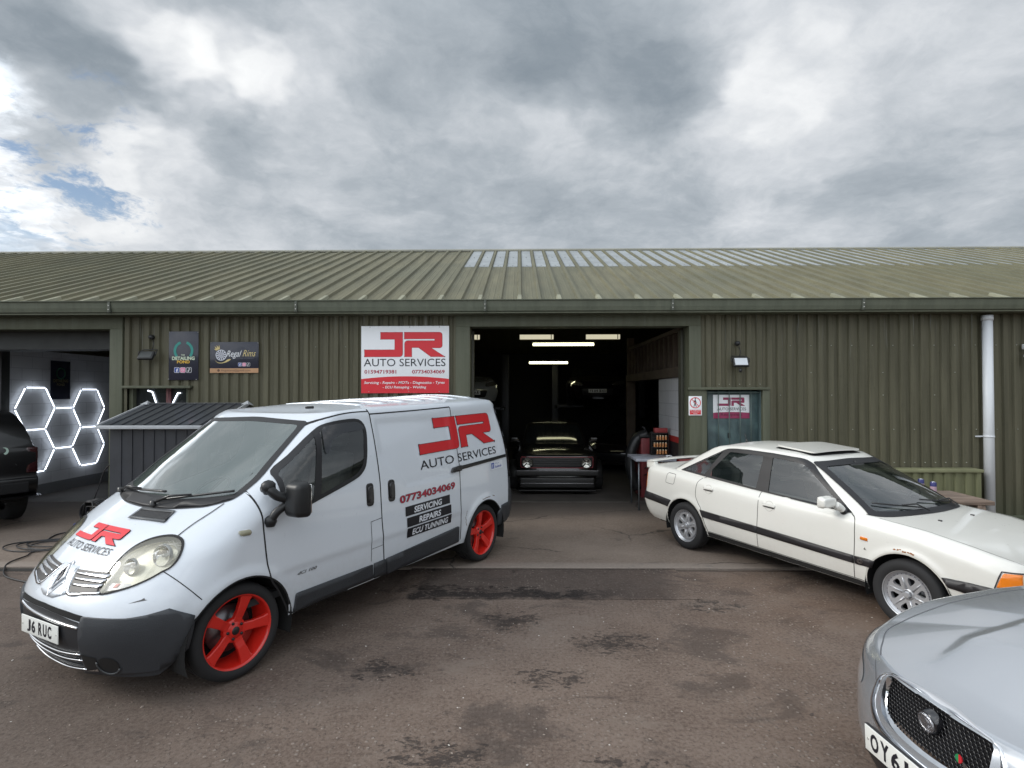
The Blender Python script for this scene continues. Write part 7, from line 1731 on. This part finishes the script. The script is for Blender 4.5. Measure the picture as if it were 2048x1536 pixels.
# pale trestle table
t = thing('trestle_table', 'pale grey topped work table in the doorway behind the cream saloon tail', 'table', (2.28, 9.75, AP)); mb = MB(); mb.bbox(-.36, .36, -.34, .42, .82, .865, .006); mb.build('tabletop', mat('table_top_grey', (.42, .44, .50), .4, var=(5, .3)), t)
for x in (-.30, .30):
    for y in (-.28, .36): mb = MB(); mb.tube([(x, y, 0), (x, y, .82)], .014, 8); mb.build('leg', mat('steel_leg', (.20, .22, .24), .4, .6), t)
t = thing('small_box', 'small white box lying on the work table top', 'box', (2.50, 9.55, AP + .866)); mb = MB(); mb.bbox(-.045, .045, -.03, .03, 0, .045, .004); mb.build('carton', M_white, t); mb = MB(); mb.box(-.02, .02, -.0315, -.0305, .012, .032); mb.build('print', M_blk, t)
# rack with rows of small orange cans
t = thing('can_rack', 'black rack holding three rows of small orange topped cans', 'rack', (2.47, 10.05, AP + .866)); mb = MB()
for z in (0, .125, .25, .375): mb.bbox(-.15, .13, -.08, .08, z, z + .012, .002)
mb.bbox(-.16, -.15, -.08, .08, 0, .40, .002); mb.bbox(.13, .14, -.08, .08, 0, .40, .002); mb.bbox(-.15, .13, .07, .08, 0, .40, .002); mb.build('frame', mat('rack_black', (.02, .016, .016), .5), t)
mb = MB(); mb.bbox(-.10, .13, -.06, .06, .39, .47, .005); mb.build('top_tray', mat('tray_red', (.30, .04, .04), .5), t)
M_or = mat('can_orange', (.62, .27, .10), .35); M_cap = mat('can_cream', (.72, .60, .42), .4)
c0 = None
for r_ in range(3):
    for c_ in range(4 if r_ != 1 else 5):
        x, z = 2.47 + .10 - c_ * .050 - (0 if r_ != 1 else -.0), AP + .866 + .013 + .125 * r_
        nm = ('right', 'second from the right', 'third from the right', 'fourth from the right', 'leftmost')[c_]; rw = ('bottom', 'middle', 'top')[r_]
        if c0 is None:
            c0 = thing('spray_can', 'x', 'can', (x, 10.0, z), group='small cans in the black rack'); mb = MB(); mb.lathe([(.0001, 0), (.017, .001), (.018, .005), (.018, .060), (.014, .066)], 14, 'z'); mb.build('can_body', M_or, c0); mb = MB(); mb.lathe([(.014, .066), (.014, .082), (.0001, .084)], 14, 'z'); mb.build('cap', M_cap, c0); c = c0
        else: c = copy_tree(c0)
        c.location = (x, 10.0, z); c['label'] = f'small orange can in the {rw} row of the black rack, {nm}'
# oil drum-ish black bin against the dado
t = thing('waste_bin', 'dark plastic bin standing against the black wall foot in the doorway', 'bin', (2.52, 9.45, AP)); mb = MB(); mb.lathe([(.0001, 0), (.11, 0), (.13, .60), (.14, .60), (.14, .64), (.12, .64), (.12, .55)], 24, 'z'); mb.build('body', mat('bin_dark', (.015, .014, .022), .4), t); mb = MB(); mb.lathe([(.0001, .72), (.06, .71), (.13, .67), (.145, .64)], 24, 'z'); mb.build('lid', mat('bin_dark'), t)
# ================================================================== picnic bench and cans by the wall
t = thing('picnic_table', 'weathered wooden picnic table behind the bonnet of the cream saloon', 'picnic table', (4.52, 6.90, 0)); rz_ = R(-3)
t.rotation_euler = (0, 0, rz_)
def wood_fn(G, b, oc):
    a = G.noise(G.vmath('MULTIPLY', oc, (1.2, 22, 22)), 1.6, 6, .65); c_ = G.noise(oc, 3, 4, .6)
    base = G.ramp(a, [(.3, (.11, .075, .055)), (.5, (.20, .145, .11)), (.7, (.29, .225, .18))]); G.put(b.inputs['Base Color'], G.mix(G.mr(c_, .4, .7, 0, .5), base, (.10, .085, .07))); b.inputs['Roughness'].default_value = .85
M_wood = mat('weathered_wood', fn=wood_fn)
for i in range(5): y = -.36 + i * .145; mb = MB(); mb.bbox(-.88, .88, y, y + .138, .708 + .001 * (i % 2), .755 + .001 * (i % 2), .006); mb.build('table_plank', M_wood, t)
for s_ in (-1, 1):
    for i in range(2): y = s_ * (.62 + i * .14); mb = MB(); mb.bbox(-.88, .88, y - .065, y + .065, .42, .455, .005); mb.build('seat_plank', M_wood, t)
for x in (-.72, .74):
    for s_ in (-1, 1): mb = MB(); mb.prism([(s_ * .24, .707), (s_ * .34, .707), (s_ * .62, 0), (s_ * .52, 0)], x, x + .045, 'yz'); mb.build('leg', M_wood, t)
    mb = MB(); mb.bbox(x - .045, x - .001, -.76, .76, .33, .42, .004); mb.bbox(x - .045, x - .001, -.36, .36, .62, .707, .004); mb.build('cross_beam', M_wood, t)
def can(label, x, y, c1, c2, lie=False):
    t = thing('drink_can', label, 'drink can', (x, y, .757), group='drink cans on the picnic table'); mb = MB(); mb.lathe([(.0001, .002), (.026, 0), (.033, .008), (.033, .080)], 24, 'z'); mb.build('can_lower', c1, t)
    mb = MB(); mb.lathe([(.0332, .080), (.033, .146), (.027, .158)], 24, 'z'); mb.build('can_upper', c2, t); mb = MB(); mb.lathe([(.027, .158), (.026, .161), (.024, .157), (.0001, .157)], 24, 'z'); mb.build('lid', M_chrome, t)
    mb = MB(); mb.lathe([(.0336, .052), (.0336, .105)], 24, 'z'); mb.build('printed_band', mat('can_print', (.42, .30, .36), .3), t)
    return t
M_cb = mat('can_blue', (.03, .035, .15), .35, .1); M_cs = mat('can_silver', (.55, .54, .58), .25, .5)
can('blue and silver drink can standing alone near the middle of the picnic table', 4.975, 6.89, M_cs, M_cb); can('blue and silver drink can left of the other can, close to the saloon windscreen', 4.99, 7.12, M_cs, M_cb)
for o in list(SC.objects):
    if o.type == 'MESH' and o.parent is None and 'label' not in o and 'kind' not in o: print('UNTAGGED', o.name)
